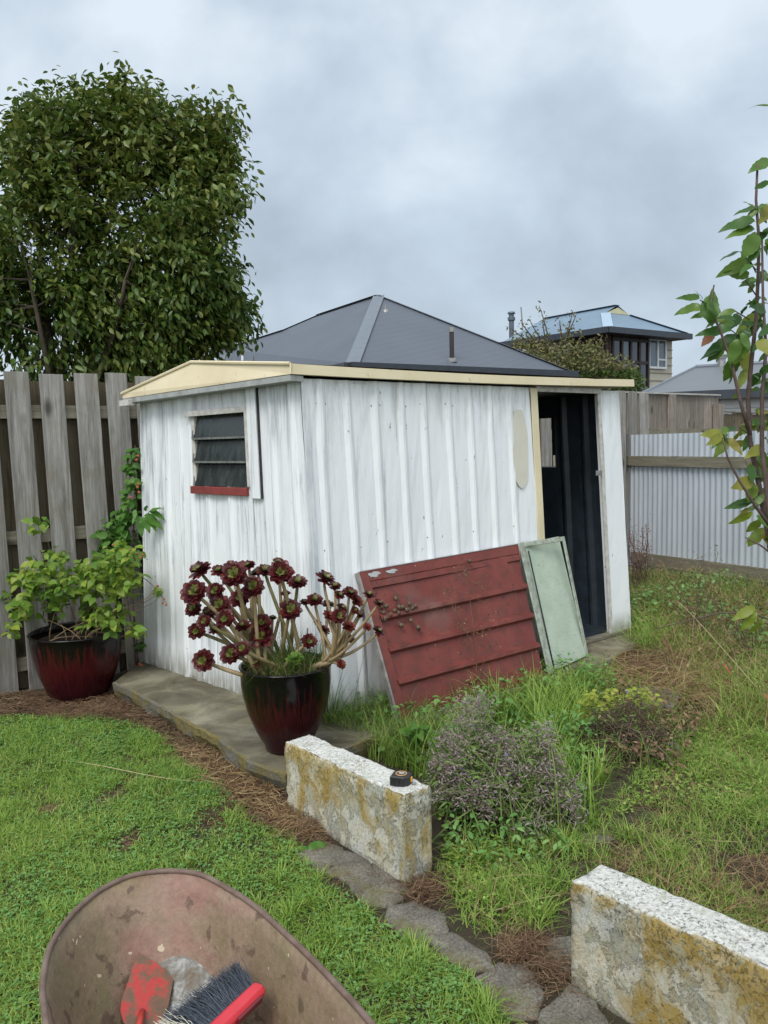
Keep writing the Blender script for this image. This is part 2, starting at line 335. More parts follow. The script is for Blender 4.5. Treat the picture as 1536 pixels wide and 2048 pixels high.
def mat_concrete_paint():
    m, t, b, o = newmat('peeling_white_masonry_paint'); v = coords(t); g = geo(t)
    sp = t.nodes.new('ShaderNodeSeparateXYZ'); L(t, g.outputs['Normal'], sp.inputs[0]); so_ = t.nodes.new('ShaderNodeSeparateXYZ'); L(t, v, so_.inputs[0])
    up = ramp(t, sp.outputs['Z'], [(.45, 0), (.75, 1)]); side = mth(t, 'SUBTRACT', 1.0, up)
    fine = noise(t, v, 85, 7, .75); grit = noise(t, v, 190, 3, .7); mid = noise(t, v, 15, 9, .72, .5)
    # bare render under the paint: grey low down, beige to ochre above
    big = noise(t, coords(t, (1, 1, .7), (5.2, 1, 2)), 6, 5, .62, .6)
    bare = ramp(t, big, [(.36, (.25, .25, .20)), (.48, (.34, .32, .22)), (.56, (.33, .26, .11)), (.63, (.34, .215, .04))])
    bare = mixc(t, mth(t, 'MULTIPLY', ramp(t, so_.outputs['Z'], [(.03, 1), (.15, 0)]), ramp(t, mid, [(.35, .3), (.6, 1)])), bare, (.25, .24, .19))
    bare = mixc(t, .6, bare, ramp(t, fine, [(.32, .55), (.65, 1.3)]), 'MULTIPLY')
    paint = ramp(t, fine, [(.3, (.44, .44, .38)), (.5, (.66, .66, .62)), (.7, (.80, .80, .77))])
    # paint survives on top and in flakes on the sides
    keep = mth(t, 'ADD', mid, mth(t, 'ADD', mth(t, 'MULTIPLY', up, .17), mth(t, 'MULTIPLY', mth(t, 'SUBTRACT', noise(t, coords(t, loc=(1, 4, 8)), 4, 3), .5), .5)))
    keep = mth(t, 'ADD', keep, mth(t, 'MULTIPLY', ramp(t, so_.outputs['Z'], [(.02, 0), (.36, 1)]), .05))
    pm = ramp(t, keep, [(.495, 0), (.512, 1)]); edge = ramp(t, keep, [(.478, 0), (.496, .8), (.506, .0)])
    tone = ramp(t, big, [(.38, (.46, .46, .40)), (.48, (.52, .48, .33)), (.57, (.45, .34, .12))]); tone = mixc(t, .8, tone, ramp(t, fine, [(.3, .6), (.68, 1.25)]), 'MULTIPLY')
    paint = mixc(t, mth(t, 'MULTIPLY', side, .58), paint, tone)
    c = mixc(t, mth(t, 'SUBTRACT', 1.0, mth(t, 'MULTIPLY', mth(t, 'SUBTRACT', 1.0, pm), .62)), bare, paint); c = mixc(t, mth(t, 'MULTIPLY', edge, .45), c, (.12, .11, .07))
    och = mth(t, 'MULTIPLY', mth(t, 'MULTIPLY', ramp(t, noise(t, coords(t, (1, 1, .6), (2.2, 7, 1)), 5.5, 6, .6, .5), [(.50, 0), (.58, .85)]), side), ramp(t, fine, [(.3, .35), (.5, 1)])); c = mixc(t, och, c, (.37, .25, .045))
    # crust of grey green lichen and black specks, thickest just under the arris
    top_e = ramp(t, so_.outputs['Z'], [(.17, 0), (.30, .05)])
    sn = noise(t, coords(t, (1, 1, .8), (9, 2, 1)), 105, 6, .75, .3); cl = noise(t, coords(t, loc=(9, 2, 1)), 8, 5, .65)
    spk = mth(t, 'MULTIPLY', ramp(t, mth(t, 'SUBTRACT', sn, top_e), [(.37, 1), (.44, 0)]), ramp(t, cl, [(.38, .3), (.58, 1)]))
    c = mixc(t, mth(t, 'MULTIPLY', spk, .8), c, (.065, .062, .045))
    gl = mth(t, 'MULTIPLY', ramp(t, noise(t, coords(t, loc=(4, 4, 4)), 24, 6, .7), [(.54, 0), (.62, .6)]), 1.0); c = mixc(t, gl, c, (.42, .43, .33))
    setc(t, b, c); b.inputs['Roughness'].default_value = .92; b.inputs['Specular IOR Level'].default_value = .2
    bump(t, b, mth(t, 'ADD', mth(t, 'ADD', mth(t, 'MULTIPLY', pm, .35), mth(t, 'MULTIPLY', fine, .8)), mth(t, 'MULTIPLY', grit, .25)), 1.0, .008); return m

MW_L = mat_white('weathered_white_paint', 1.25); MW_F = mat_white('white_paint', .25)
M_CREAM = simple('cream_paint', (.66, .57, .34), (.52, .44, .26), 9, .5, .15)
def mat_cream():
    m, t, b, o = newmat('cream_fascia_paint'); n = noise(t, coords(t), 3, 4); c = ramp(t, n, [(.3, (.62, .53, .34)), (.7, (.74, .65, .45))])
    s = noise(t, coords(t, (5, 5, 2)), 4, 7, .7, .3); c = mixc(t, ramp(t, s, [(.6, 0), (.75, .6)]), c, (.20, .17, .10))
    setc(t, b, c); b.inputs['Roughness'].default_value = .5; bump(t, b, n, .2, .01); return m
M_CREAM = mat_cream()
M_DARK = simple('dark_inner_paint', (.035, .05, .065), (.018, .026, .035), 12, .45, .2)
M_DARKRIB = simple('rusty_inner_rib', (.03, .026, .024), (.012, .012, .014), 20, .6, .2)
M_REDSILL = simple('red_sill_paint', (.26, .05, .045), (.17, .035, .03), 14, .6, .3)
M_TRIM = simple('aged_white_trim', (.62, .61, .58), (.38, .36, .33), 22, .75, .3, (1, 1, 1))
M_LEDGE = simple('dirty_louvre_edge', (.22, .23, .21), (.10, .11, .10), 30, .5, .1)
M_REDSILL2 = simple('rusty_screw', (.10, .07, .06), (.05, .03, .025), 60, .7, .1)
M_BLACK = simple('black_plastic', (.02, .02, .022), (.012, .012, .013), 30, .45, .1)
M_STEEL = simple('dull_steel', (.42, .42, .42), (.25, .24, .22), 30, .45, .2, metal=.7)
M_GUTTER = simple('slate_gutter', (.035, .045, .06), (.025, .03, .04), 6, .4, 0)
M_SOIL = simple('potting_soil', (.035, .022, .014), (.015, .010, .007), 40, .95, .8)
def mat_glass():
    m, t, b, o = newmat('dirty_louvre_glass'); n = noise(t, coords(t, (8, 8, 1.2)), 3, 6, .7, .4)
    setc(t, b, ramp(t, n, [(.35, (.016, .022, .024)), (.7, (.045, .055, .052))])); b.inputs['Roughness'].default_value = .12
    L(t, ramp(t, n, [(.3, .06), (.7, .4)]), b.inputs['Roughness']); return m
M_GLASS = mat_glass()
def mat_red():
    m, t, b, o = newmat('weathered_red_paint'); n = noise(t, coords(t), 4, 5, .6, .3); c = ramp(t, n, [(.3, (.13, .030, .025)), (.7, (.205, .050, .040))])
    d = noise(t, coords(t), 13, 7, .75, .3); c = mixc(t, ramp(t, d, [(.47, 0), (.66, .85)]), c, (.085, .035, .028)); sp_ = noise(t, coords(t, loc=(4, 4, 1)), 34, 4, .6, .3); c = mixc(t, ramp(t, sp_, [(.64, 0), (.69, .85)]), c, (.035, .022, .018))
    w = noise(t, coords(t, loc=(3, 3, 3)), 60, 2, .5); c = mixc(t, ramp(t, w, [(.775, 0), (.79, 1)]), c, (.6, .5, .45))
    e_ = noise(t, coords(t, loc=(1, 8, 3)), 2.2, 3); c = mixc(t, ramp(t, e_, [(.62, 0), (.78, .45)]), c, (.2, .15, .13))
    setc(t, b, c); b.inputs['Roughness'].default_value = .55; b.inputs['Specular IOR Level'].default_value = .35; bump(t, b, d, .3, .004); return m
M_RED = mat_red()
def mat_green_board():
    m, t, b, o = newmat('pale_green_paint'); n = noise(t, coords(t), 7, 5); c = ramp(t, n, [(.3, (.35, .43, .34)), (.7, (.45, .52, .42))])
    s = noise(t, coords(t, (1.6, 1.6, 7)), 17, 7, .8, .8); c = mixc(t, ramp(t, s, [(.585, 0), (.64, .85)]), c, (.13, .14, .10))
    s2 = noise(t, coords(t, (.8, .8, 10), (2, 1, 1)), 12, 5, .8, .4); c = mixc(t, ramp(t, s2, [(.55, 0), (.66, .6)]), c, (.30, .36, .28))
    setc(t, b, c); b.inputs['Roughness'].default_value = .7; bump(t, b, s, .4, .003); return m
M_GREEN = mat_green_board()
M_GREENFR = simple('weathered_green_frame', (.40, .46, .38), (.20, .21, .17), 30, .8, .4)
M_WALLP = mat_concrete_paint()
def mat_slab():
    m, t, b, o = newmat('stained_concrete'); v = coords(t); n = noise(t, v, 3.2, 6, .6, .6); c = ramp(t, n, [(.34, (.058, .050, .030)), (.5, (.135, .118, .076)), (.66, (.26, .24, .17))])
    g_ = noise(t, v, 90, 4, .7); c = mixc(t, .5, c, ramp(t, g_, [(.3, .55), (.7, 1.25)]), 'MULTIPLY')
    w = noise(t, coords(t, (1, 1, 1), (6, 6, 0)), 2.0, 3, .5, 1.2); c = mixc(t, ramp(t, w, [(.57, 0), (.6, .35), (.72, .15)]), c, (.26, .24, .13))
    setc(t, b, c); b.inputs['Roughness'].default_value = .75; bump(t, b, mth(t, 'ADD', n, mth(t, 'MULTIPLY', g_, .3)), .5, .012); return m
def mat_slab_edge():
    m, t, b, o = newmat('mossy_concrete_edge'); v = coords(t); n = noise(t, coords(t, loc=(0, 1.3, 0)), 5, 5, .6, .5)
    c = ramp(t, n, [(.3, (.22, .17, .05)), (.46, (.18, .15, .06)), (.54, (.15, .14, .10)), (.75, (.22, .21, .18))])
    g_ = noise(t, v, 70, 5, .75); c = mixc(t, .7, c, ramp(t, g_, [(.3, .45), (.7, 1.3)]), 'MULTIPLY')
    setc(t, b, c); b.inputs['Roughness'].default_value = .9; bump(t, b, mth(t, 'ADD', n, g_), .8, .015); return m
M_SLAB = mat_slab(); M_SLABE = mat_slab_edge()
def mat_paver():
    m, t, b, o = newmat('exposed_aggregate'); v = coords(t); g_ = noise(t, v, 120, 4, .8); n = noise(t, v, 9, 5)
    c = ramp(t, n, [(.3, (.10, .09, .07)), (.7, (.22, .20, .17))]); c = mixc(t, .9, c, ramp(t, g_, [(.35, .4), (.62, 1.5)]), 'MULTIPLY')
    gr = noise(t, coords(t, loc=(5, 3, 0)), 5, 4, .6); c = mixc(t, ramp(t, gr, [(.5, 0), (.65, .6)]), c, (.13, .12, .04))
    setc(t, b, c); b.inputs['Roughness'].default_value = .9; bump(t, b, g_, .8, .006); return m
M_PAVE = mat_paver()
def mat_ground():
    m, t, b, o = newmat('soil_and_turf'); v = coords(t); n = noise(t, v, 4, 6, .65, .4); f_ = noise(t, v, 60, 5, .7)
    c = ramp(t, n, [(.3, (.030, .020, .012)), (.5, (.055, .040, .022)), (.7, (.04, .055, .018))]); c = mixc(t, .7, c, ramp(t, f_, [(.3, .4), (.7, 1.5)]), 'MULTIPLY')
    setc(t, b, c); b.inputs['Roughness'].default_value = .95; bump(t, b, mth(t, 'ADD', f_, n), .9, .02); return m
M_GROUND = mat_ground()
def mat_pot(k=1.0, dk=1.0):
    m, t, b, o = newmat('red_black_drip_glaze'); v = coords(t)
    sp = t.nodes.new('ShaderNodeSeparateXYZ'); L(t, v, sp.inputs[0]); ang = mth(t, 'ARCTAN2', sp.outputs['X'], sp.outputs['Y'])
    cb = t.nodes.new('ShaderNodeCombineXYZ'); L(t, mth(t, 'MULTIPLY', ang, 5.5), cb.inputs[0]); L(t, mth(t, 'MULTIPLY', sp.outputs['Z'], 1.6), cb.inputs[1])
    n = noise(t, cb.outputs[0], 2.4, 4, .65); f = mth(t, 'ADD', sp.outputs['Z'], mth(t, 'MULTIPLY', mth(t, 'SUBTRACT', n, .5), .62))
    c = ramp(t, f, [(.10 * k, (.030 * dk, .004, .007)), (.24 * k, (.058 * dk, .007, .008)), (.30 * k, (.030 * dk, .005, .005)), (.345 * k, (.004, .003, .0035))])
    setc(t, b, c); b.inputs['Specular IOR Level'].default_value = .3; b.inputs['Roughness'].default_value = .2; b.inputs['Coat Weight'].default_value = .15; b.inputs['Coat Roughness'].default_value = .06; return m
M_POT = mat_pot(); M_POTD = mat_pot(.86, .75)
def mat_tray():
    m, t, b, o = newmat('muddy_rusted_steel'); v = coords(t); n = noise(t, v, 5, 6, .6, .5)
    c = ramp(t, n, [(.32, (.17, .085, .062)), (.46, (.27, .185, .135)), (.56, (.22, .155, .105)), (.7, (.18, .15, .08))])
    pt_ = noise(t, coords(t, loc=(0, 3, 0)), 3.5, 4, .6, .4); c = mixc(t, ramp(t, pt_, [(.45, 0), (.6, .55)]), c, (.175, .145, .07)); c = mixc(t, ramp(t, pt_, [(.38, .6), (.47, 0)]), c, (.24, .115, .09))
    g_ = noise(t, v, 75, 5, .7); c = mixc(t, .5, c, ramp(t, g_, [(.3, .6), (.7, 1.3)]), 'MULTIPLY')
    s = noise(t, coords(t, (1, 1, 3)), 9, 5, .7, .4); c = mixc(t, ramp(t, s, [(.58, 0), (.75, .5)]), c, (.10, .09, .035))
    k = noise(t, coords(t, loc=(7, 7, 7)), 38, 3, .5, .3); sc_ = noise(t, coords(t, (1, 6, 1), rot=(0, 0, .5)), 26, 5, .8, .2); c = mixc(t, ramp(t, sc_, [(.60, 0), (.72, .55)]), c, (.30, .24, .18)); c = mixc(t, ramp(t, k, [(.70, 0), (.715, .9)]), c, (.5, .42, .3))
    k2 = noise(t, coords(t, loc=(2, 7, 1)), 20, 4, .6, .3); c = mixc(t, ramp(t, k2, [(.60, 0), (.66, .7)]), c, (.075, .045, .03))
    setc(t, b, c); b.inputs['Roughness'].default_value = .68; bump(t, b, mth(t, 'ADD', mth(t, 'MULTIPLY', g_, .5), k2), .6, .006); return m
M_TRAY = mat_tray()
WOOD_F = woodmat('weathered_fence_wood', [(.11, .10, .085), (.27, .26, .24), (.46, .44, .41), (.19, .165, .12)])
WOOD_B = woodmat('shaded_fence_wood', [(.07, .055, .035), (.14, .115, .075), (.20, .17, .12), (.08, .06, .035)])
WOOD_H = woodmat('fence_rail_wood', [(.12, .11, .08), (.22, .20, .15), (.33, .31, .25), (.14, .13, .08)], axis=0)
WOOD_G = woodmat('mixed_grey_palings', [(.14, .12, .095), (.27, .235, .20), (.42, .38, .34), (.14, .12, .09)])
def rooftex(name, c, rib, axisrot, pitch=.17):
    m, t, b, o = newmat(name); v = coords(t, (1, 1, 1), rot=(0, 0, axisrot)); w = t.nodes.new('ShaderNodeTexWave'); w.wave_type = 'BANDS'; w.bands_direction = 'X'
    w.inputs['Scale'].default_value = .314 / pitch; L(t, v, w.inputs[0]); n = noise(t, coords(t), .8, 3)
    cc = mixc(t, ramp(t, n, [(.3, 0), (.7, 1)]), c, tuple(x * .88 for x in c)); setc(t, b, cc); b.inputs['Roughness'].default_value = .5; b.inputs['Specular IOR Level'].default_value = .3
    bump(t, b, w.outputs[0], .16, .02); return m

# ------------------------------------------------------------------ ground sheet
def ground():
    xs = np.concatenate([-np.geomspace(400, 7, 10), np.linspace(-6, 7, 100), np.geomspace(8, 400, 10)])
    ys = np.concatenate([-np.geomspace(300, 3, 8), np.linspace(-2, 13, 110), np.geomspace(14, 500, 12)])
    X, Yg = np.meshgrid(xs, ys); Z = zt(X, Yg); nx = len(xs); V = np.column_stack([X.ravel(), Yg.ravel(), Z.ravel()])
    i = np.arange(len(ys) - 1)[:, None] * nx + np.arange(nx - 1)[None]; i = i.ravel()
    o = bigmesh('ground', V, np.column_stack([i, i + 1, i + nx + 1, i + nx]), None, M_GROUND, smooth=True); tag(o, kind='structure')
ground()

# ------------------------------------------------------------------ shed
Nb, Lb, Rb = G(642, 1440, .1), G(290, 1325, .1), G(1262, 1262, .1)
Nt, Lt, Rt = Y(600, 757, Nb[1]), Y(280, 797, Lb[1]), Y(1237, 782, Rb[1])
Kb = Lb + (Rb - Nb); Kt = Lt + (Rt - Nt)
def bil(a, b, c, d, u, v, n=None, off=0):
    p = (1 - v) * ((1 - u) * a + u * b) + v * ((1 - u) * c + u * d); return p if n is None else p + n * off
def wall_n(a, b, c): return nrm(np.cross(b - a, c - a))
def find_u(S_, px, v):
    lo, hi_ = -0.2, 1.2
    s = 1 if proj(S_(1, v))[0] > proj(S_(0, v))[0] else -1
    for _ in range(40):
        m = (lo + hi_) / 2
        if (proj(S_(m, v))[0] - px) * s < 0: lo = m
        else: hi_ = m
    return (lo + hi_) / 2
def find_v(S_, py, u):
    lo, hi_ = -.2, 1.2
    for _ in range(40):
        m = (lo + hi_) / 2
        if proj(S_(u, m))[1] > py: lo = m
        else: hi_ = m
    return (lo + hi_) / 2
def ribbed(mb, Sf, u0, u1, v0, v1, ribs, length, d=.0115, w=.03, dent=.004, seed=1, nv=14):
    """panel with pressed vertical ribs at parameters ribs"""
    r = np.random.default_rng(seed); us = [u0]; off = [0.0]; hw = w / length / 2
    for q in sorted(ribs):
        if u0 + hw * 2.4 < q < u1 - hw * 2.4:
            us += [q - hw * 2.2, q - hw * .5, q + hw * .5, q + hw * 2.2]; off += [0, d, d, 0]
    us.append(u1); off.append(0)
    U2, O2 = [us[0]], [off[0]]
    for a, b, oa, ob in zip(us[:-1], us[1:], off[:-1], off[1:]):
        k = 4 if (b - a) * length > .09 else 1
        for j in range(1, k + 1): U2.append(a + (b - a) * j / k); O2.append(oa + (ob - oa) * j / k)
    vs = np.linspace(v0, v1, nv); V = []
    for v in vs:
        for u, o_ in zip(U2, O2):
            dn = dent * math.sin(u * 37 + seed) * math.sin(v * 7 + u * 11 + seed) + r.normal(0, dent * .18)
            V.append(Sf(u, v, o_ + dn))
    m = len(U2); mb.add(V, [(i * m + j, i * m + j + 1, (i + 1) * m + j + 1, (i + 1) * m + j) for i in range(len(vs) - 1) for j in range(m - 1)])
def shed():
    T = thing('garden_shed', 'old white painted ribbed metal garden shed with cream fascia and open doorway', 'shed', (Nb + Rb) / 2 * [1, 1, 0] + [0, 0, .1])
    nF = wall_n(Nb, Rb, Nt); nL = wall_n(Lb, Nb, Lt); nR = wall_n(Rb, Kb, Rt); nB = wall_n(Kb, Lb, Kt)
    lf = np.linalg.norm(Rb - Nb); ll = np.linalg.norm(Nb - Lb)
    SF = lambda u, v, o=0: bil(Nb, Rb, Nt, Rt, u, v, nF, o)
    SL = lambda u, v, o=0: bil(Lb, Nb, Lt, Nt, u, v, nL, o)
    SR = lambda u, v, o=0: bil(Rb, Kb, Rt, Kt, u, v, nR, o)
    SB = lambda u, v, o=0: bil(Kb, Lb, Kt, Lt, u, v, nB, o)
    # front wall, door
    ud0 = find_u(SF, 1062, .9); ud1 = find_u(SF, 1075, .9); ud2 = find_u(SF, 1203, .9)
    vt = find_v(SF, 783, ud1)
    fr = [find_u(SF, x, .9) for x in (641, 696, 751, 803, 848, 898, 940, 980, 1021)]
    mb = MB(); ribbed(mb, SF, 0, ud0, 0, 1, fr, lf, seed=3); ribbed(mb, SF, ud2, 1.0, 0, 1, [], lf, seed=5)
    ribbed(mb, SF, ud0, ud2, vt, 1, [], lf, seed=6, nv=3)
    # turned return of the post panel and the corner fold
    mb.quad(SF(ud2, 0, 0), SF(ud2, 1, 0), SF(ud2, 1, -.05), SF(ud2, 0, -.05))
    ex0 = nrm(Rb - Nb)
    for q_ in fr:
        for vv in (.04, .5, .93):
            for dx in (-.028, .032):
                if random.random() < .35: mb.lathe(SF(q_, vv, .002) + ex0 * dx + UP * random.uniform(-.01, .01), [(.0035, 0), (.0035, .002), (.0005, .0026)], 6, 1, ax=nF)
    mb.build('front_wall', [MW_F, M_REDSILL2], T)
    fr2 = MB()
    fr2.box(SF(ud0, .0, .002), SF(ud1, 0) - SF(ud0, 0), SF(ud0, vt + .012) - SF(ud0, 0), nF * .007)
    fr2.build('door_frame', M_CREAM, T, bevel=.003)
    jm = MB(); jm.box(SF(ud2 - .012, 0, -.01), SF(ud2, 0) - SF(ud2 - .012, 0), SF(ud2, vt) - SF(ud2, 0), nF * .013)
    jm.box(SF(ud1, vt, -.02), SF(ud2, vt) - SF(ud1, vt), SF(ud1, vt + .02) - SF(ud1, vt), nF * .026)
    jm.build('door_jamb', M_TRIM, T, bevel=.002)
    # wood base rail and threshold
    th = MB(); th.box(SF(ud1 - .1, 0, -.04) + UP * .002, SF(1.0, 0) - SF(ud1 - .1, 0), UP * .026, nF * .062)
    th.build('threshold', WOOD_H, T, bevel=.004)
    # latch
    la = MB(); c = SF(ud2 - .014, find_v(SF, 945, ud2), .0); ex = nrm(Rb - Nb)
    la.cbox(c - ex * .035 + nF * .005, ex * .07, UP * .034, nF * .006); la.cbox(c - ex * .035 + nF * .006, ex * .02, UP * .02, nF * .012)
    la.build('latch', M_STEEL, T, bevel=.001)
    # putty patch: a thin filler layer of its own colour
    # left wall with window
    wu0 = find_u(SL, 391, .7); wu1 = find_u(SL, 505, .7); wv1 = find_v(SL, 828, (wu0 + wu1) / 2); wv0 = find_v(SL, 972, (wu0 + wu1) / 2)
    lr = [find_u(SL, x, .9) for x in (308, 333, 358, 379, 542, 583)]; low = lr + [find_u(SL, x, .5) for x in (420, 465, 508)]
    mb = MB(); ribbed(mb, SL, 0, wu0, 0, 1, lr, ll, seed=8, d=.012); ribbed(mb, SL, wu1, 1, 0, 1, [lr[4], lr[5]], ll, seed=9, d=.012)
    ribbed(mb, SL, wu0, wu1, 0, wv0, low, ll, seed=10, d=.010); ribbed(mb, SL, wu0, wu1, wv1, 1, [], ll, seed=11)
    mb.build('side_wall', MW_L, T, label='left side wall with streaky worn white paint')
    # right + back outer walls
    # opening in right wall seen through the door
    q = [PL(px, py, Rb, nR) for px, py in ((1076, 836), (1111, 832), (1118, 935), (1078, 938))]
    eR = nrm(Kb - Rb); ku = [np.dot(p - Rb, eR) / ll for p in q]; k0 = min(ku[1], ku[2]) - .01; k1 = k0 + .40
    kv0 = (q[2][2] - .1) / (Rt[2] - .1); kv1 = (q[1][2] - .1) / (Rt[2] - .1)
    for nm, off, mt, rb in (('right_wall', 0, MW_F, .016), ):
        mb = MB(); rr = [.12 * i for i in range(1, 9)]
        for a, b, c_, d_ in ((0, k0, 0, 1), (k1, 1, 0, 1), (k0, k1, 0, kv0), (k0, k1, kv1, 1)): ribbed(mb, SR, a, b, c_, d_, rr, ll, seed=12)
        mb.build(nm, mt, T)
    mb = MB(); ribbed(mb, SB, 0, 1, 0, 1, [.08 * i for i in range(1, 13)], lf, seed=13); mb.build('back_wall', MW_F, T)
    # inner lining: the same sheets seen from inside, painted dark
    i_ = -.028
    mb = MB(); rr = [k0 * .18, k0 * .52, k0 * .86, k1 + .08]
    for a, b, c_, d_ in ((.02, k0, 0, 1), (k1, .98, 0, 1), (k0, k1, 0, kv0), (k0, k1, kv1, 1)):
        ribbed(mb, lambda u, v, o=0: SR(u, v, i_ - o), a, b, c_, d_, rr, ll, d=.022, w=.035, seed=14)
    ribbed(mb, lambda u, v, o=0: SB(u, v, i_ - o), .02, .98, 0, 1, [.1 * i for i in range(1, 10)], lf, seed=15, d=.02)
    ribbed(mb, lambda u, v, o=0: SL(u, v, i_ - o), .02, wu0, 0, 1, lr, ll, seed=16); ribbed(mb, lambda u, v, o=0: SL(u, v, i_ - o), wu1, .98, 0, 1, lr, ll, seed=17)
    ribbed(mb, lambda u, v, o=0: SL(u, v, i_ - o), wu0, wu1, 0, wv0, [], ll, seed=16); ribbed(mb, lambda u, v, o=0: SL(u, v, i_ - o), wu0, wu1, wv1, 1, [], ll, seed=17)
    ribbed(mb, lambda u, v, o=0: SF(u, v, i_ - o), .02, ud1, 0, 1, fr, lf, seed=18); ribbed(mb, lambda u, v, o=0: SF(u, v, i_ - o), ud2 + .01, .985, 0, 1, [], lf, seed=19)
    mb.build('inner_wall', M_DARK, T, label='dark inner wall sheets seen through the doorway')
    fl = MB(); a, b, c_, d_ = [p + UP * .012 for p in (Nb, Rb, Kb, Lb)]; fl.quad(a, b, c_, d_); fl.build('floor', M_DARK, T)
    # side window of the right wall: louvre glass and frame, open
    w2 = MB(); P0, P1, P2, P3 = SR(k0, kv0, -.02), SR(k1, kv0, -.02), SR(k1, kv1, -.02), SR(k0, kv1, -.02)
    for a, b in ((P0, P1), (P1, P2), (P2, P3), (P3, P0)): w2.tube([a, b], .012, 4)
    for k in range(1, 4):
        a = P0 + (P3 - P0) * k / 4; w2.box(a - nR * .03, eR * .02, UP * .10, nR * .03)
    w2.build('window_frame', M_BLACK, T, label='dark frame of the far side window seen from inside')
    # window (left wall)
    Wn = MB(); eL = nrm(Nb - Lb)
    A, B, C_, D_ = SL(wu0, wv0), SL(wu1, wv0), SL(wu1, wv1), SL(wu0, wv1); wide = np.linalg.norm(B - A); high = np.linalg.norm(D_ - A)
    Wn.box(SL(wu0, wv0, -.03), eL * .034, D_ - A, nL * .048); Wn.box(SL(wu1, wv0, -.03) - eL * .026, eL * .026, C_ - B, nL * .048)
    Wn.box(SL(wu0, wv1, -.03), C_ - D_, UP * .012, nL * .044)
    f = Wn.build('window', M_TRIM, T, bevel=.002)
    for k in range(3):
        a = A + (D_ - A) * (k / 3) + eL * .028; z = (D_ - A) / 3
        p = MB(); p.box(a + nL * .020, eL * (wide - .052), z * 1.02 - nL * .03, nL * .004); p.build('pane', M_GLASS, f)
        if k: 
            p = MB(); p.box(a + nL * .019 - UP * .004, eL * (wide - .052), UP * .011, nL * .012); p.build('louvre_edge', M_LEDGE, f)
        p = MB(); p.box(a - eL * .018 + nL * .014, eL * .014, z * .97 - nL * .02, nL * .012); p.build('louvre_clip', M_STEEL, f)
    s = MB(); s.box(A - eL * .004 + nL * .002 - UP * .045, eL * (wide - .03), UP * .044, nL * .035 - UP * .004); s.build('window_sill', M_REDSILL, f, bevel=.003)
    s = MB(); s.box(D_ - eL * .035 + nL * .004, eL * (wide + .055) + UP * .006, UP * .032, nL * .035 - UP * .006); s.build('window_head_trim', M_TRIM, f, bevel=.003)
    u5 = find_u(SL, 508, .8); s = MB(); vv0 = wv0 - .035
    s.box(SL(wu1 + .004, vv0, .003), SL(u5 + .035, vv0) - SL(wu1 + .004, vv0), SL(wu1, 1.0) - SL(wu1, vv0), nL * .020); s.build('cover_strip', MW_L, T, bevel=.002)
    s = MB(); s.box(SL(u5 + .036, vv0, .002), SL(u5 + .0395, vv0) - SL(u5 + .036, vv0), SL(wu1, 1.0) - SL(wu1, vv0), nL * .013); s.build('strip_shadow_line', M_BLACK, T)  # black strip put in as the shadow line beside the cover strip
    # corner flashing
    cf = MB(); cf.box(Nb - nL * .002 + nF * .003 , nrm(Rb - Nb) * .035, Nt - Nb, nF * .003); cf.build('corner_flashing', MW_L, T)
    # primer patch on the front wall: thin layer, rounded outline
    pu = find_u(SF, 1041, .7); pw = (find_u(SF, 1056, .7) - find_u(SF, 1027, .7)) / 2; pt = find_v(SF, 818, pu); pb = find_v(SF, 975, pu); pts = []
    for k in range(40):
        a = 2 * math.pi * k / 40; cu, sv = math.cos(a) * 1.1, math.sin(a); ex_ = .75
        pts.append(SF(pu + pw * math.copysign(abs(cu) ** ex_, cu) * (1 + .05 * math.sin(5 * a)), (pt + pb) / 2 + (pt - pb) / 2 * math.copysign(abs(sv) ** ex_, sv) * (1 + .02 * math.sin(7 * a)), .0085))
    mb = MB(); mb.poly(pts); mb.build('primer_patch', simple('beige_primer', (.66, .63, .54), (.58, .56, .48), 6, .7, .1), T, label='beige unpainted primer patch')
    # roof: profile at the left end, carried along to the right end
    Oo = nL * .10
    pl = lambda x, y: PL(x, y, Lb + Oo, nL)
    prof = [pl(246, 797), pl(244, 787), pl(383, 724), pl(581, 727), pl(581, 748)]
    e2t, e2b = PL(1268, 759, Nb + nF * .045, nF), PL(1268, 773, Nb + nF * .045, nF)
    e1t, e1b = PL(581, 727, Nb + nF * .045, nF), PL(581, 748, Nb + nF * .045, nF)
    sh = e2t - e1t
    rl = [prof[0] + sh, prof[1] + sh, prof[2] + sh * [1, 1, 0] - UP * .10, e2t, e2b]
    # top sheets
    ro = MB(); ro.quad(prof[1], prof[2], rl[2], rl[1]); ro.quad(prof[2], e1t, e2t, rl[2])
    ro.quad(prof[1] - UP * .006, rl[1] - UP * .006, rl[2] - UP * .006, prof[2] - UP * .006); ro.quad(prof[2] - UP * .006, rl[2] - UP * .006, e2t - UP * .006, e1t - UP * .006)
    ro.build('roof_sheet', M_CREAM, T)
    # gable flashing (left) : panel with small top fold
    ga = MB(); P = [prof[0], prof[1], prof[2], e1t, e1b]
    mid = lambda a, b, k: a + (b - a) * k
    ga.poly([P[0], P[4], P[3], P[2], P[1]]); i2 = [p - nL * .01 for p in P]
    ga.poly([i2[0], i2[1], i2[2], i2[3], i2[4]])
    for a, b in ((P[1], P[2]), (P[2], P[3])): ga.tube([a + nL * .004, b + nL * .004], .009, 6)
    ga.build('gable_flashing', M_CREAM, T)
    gs = MB(); gs.box(P[0] + nL * .002 - UP * .004, P[4] - P[0], -UP * .028 - nL * .0, -nL * .085); gs.build('gable_gutter', simple('grey_gutter', (.42, .44, .42), (.25, .26, .25), 15, .6, .2), T)
    dc = MB(); dc.box(prof[0] - nL * .02 - UP * .05 , nL * .05, UP * .035, eL * .12); dc.build('gutter_end', M_TRIM, T)
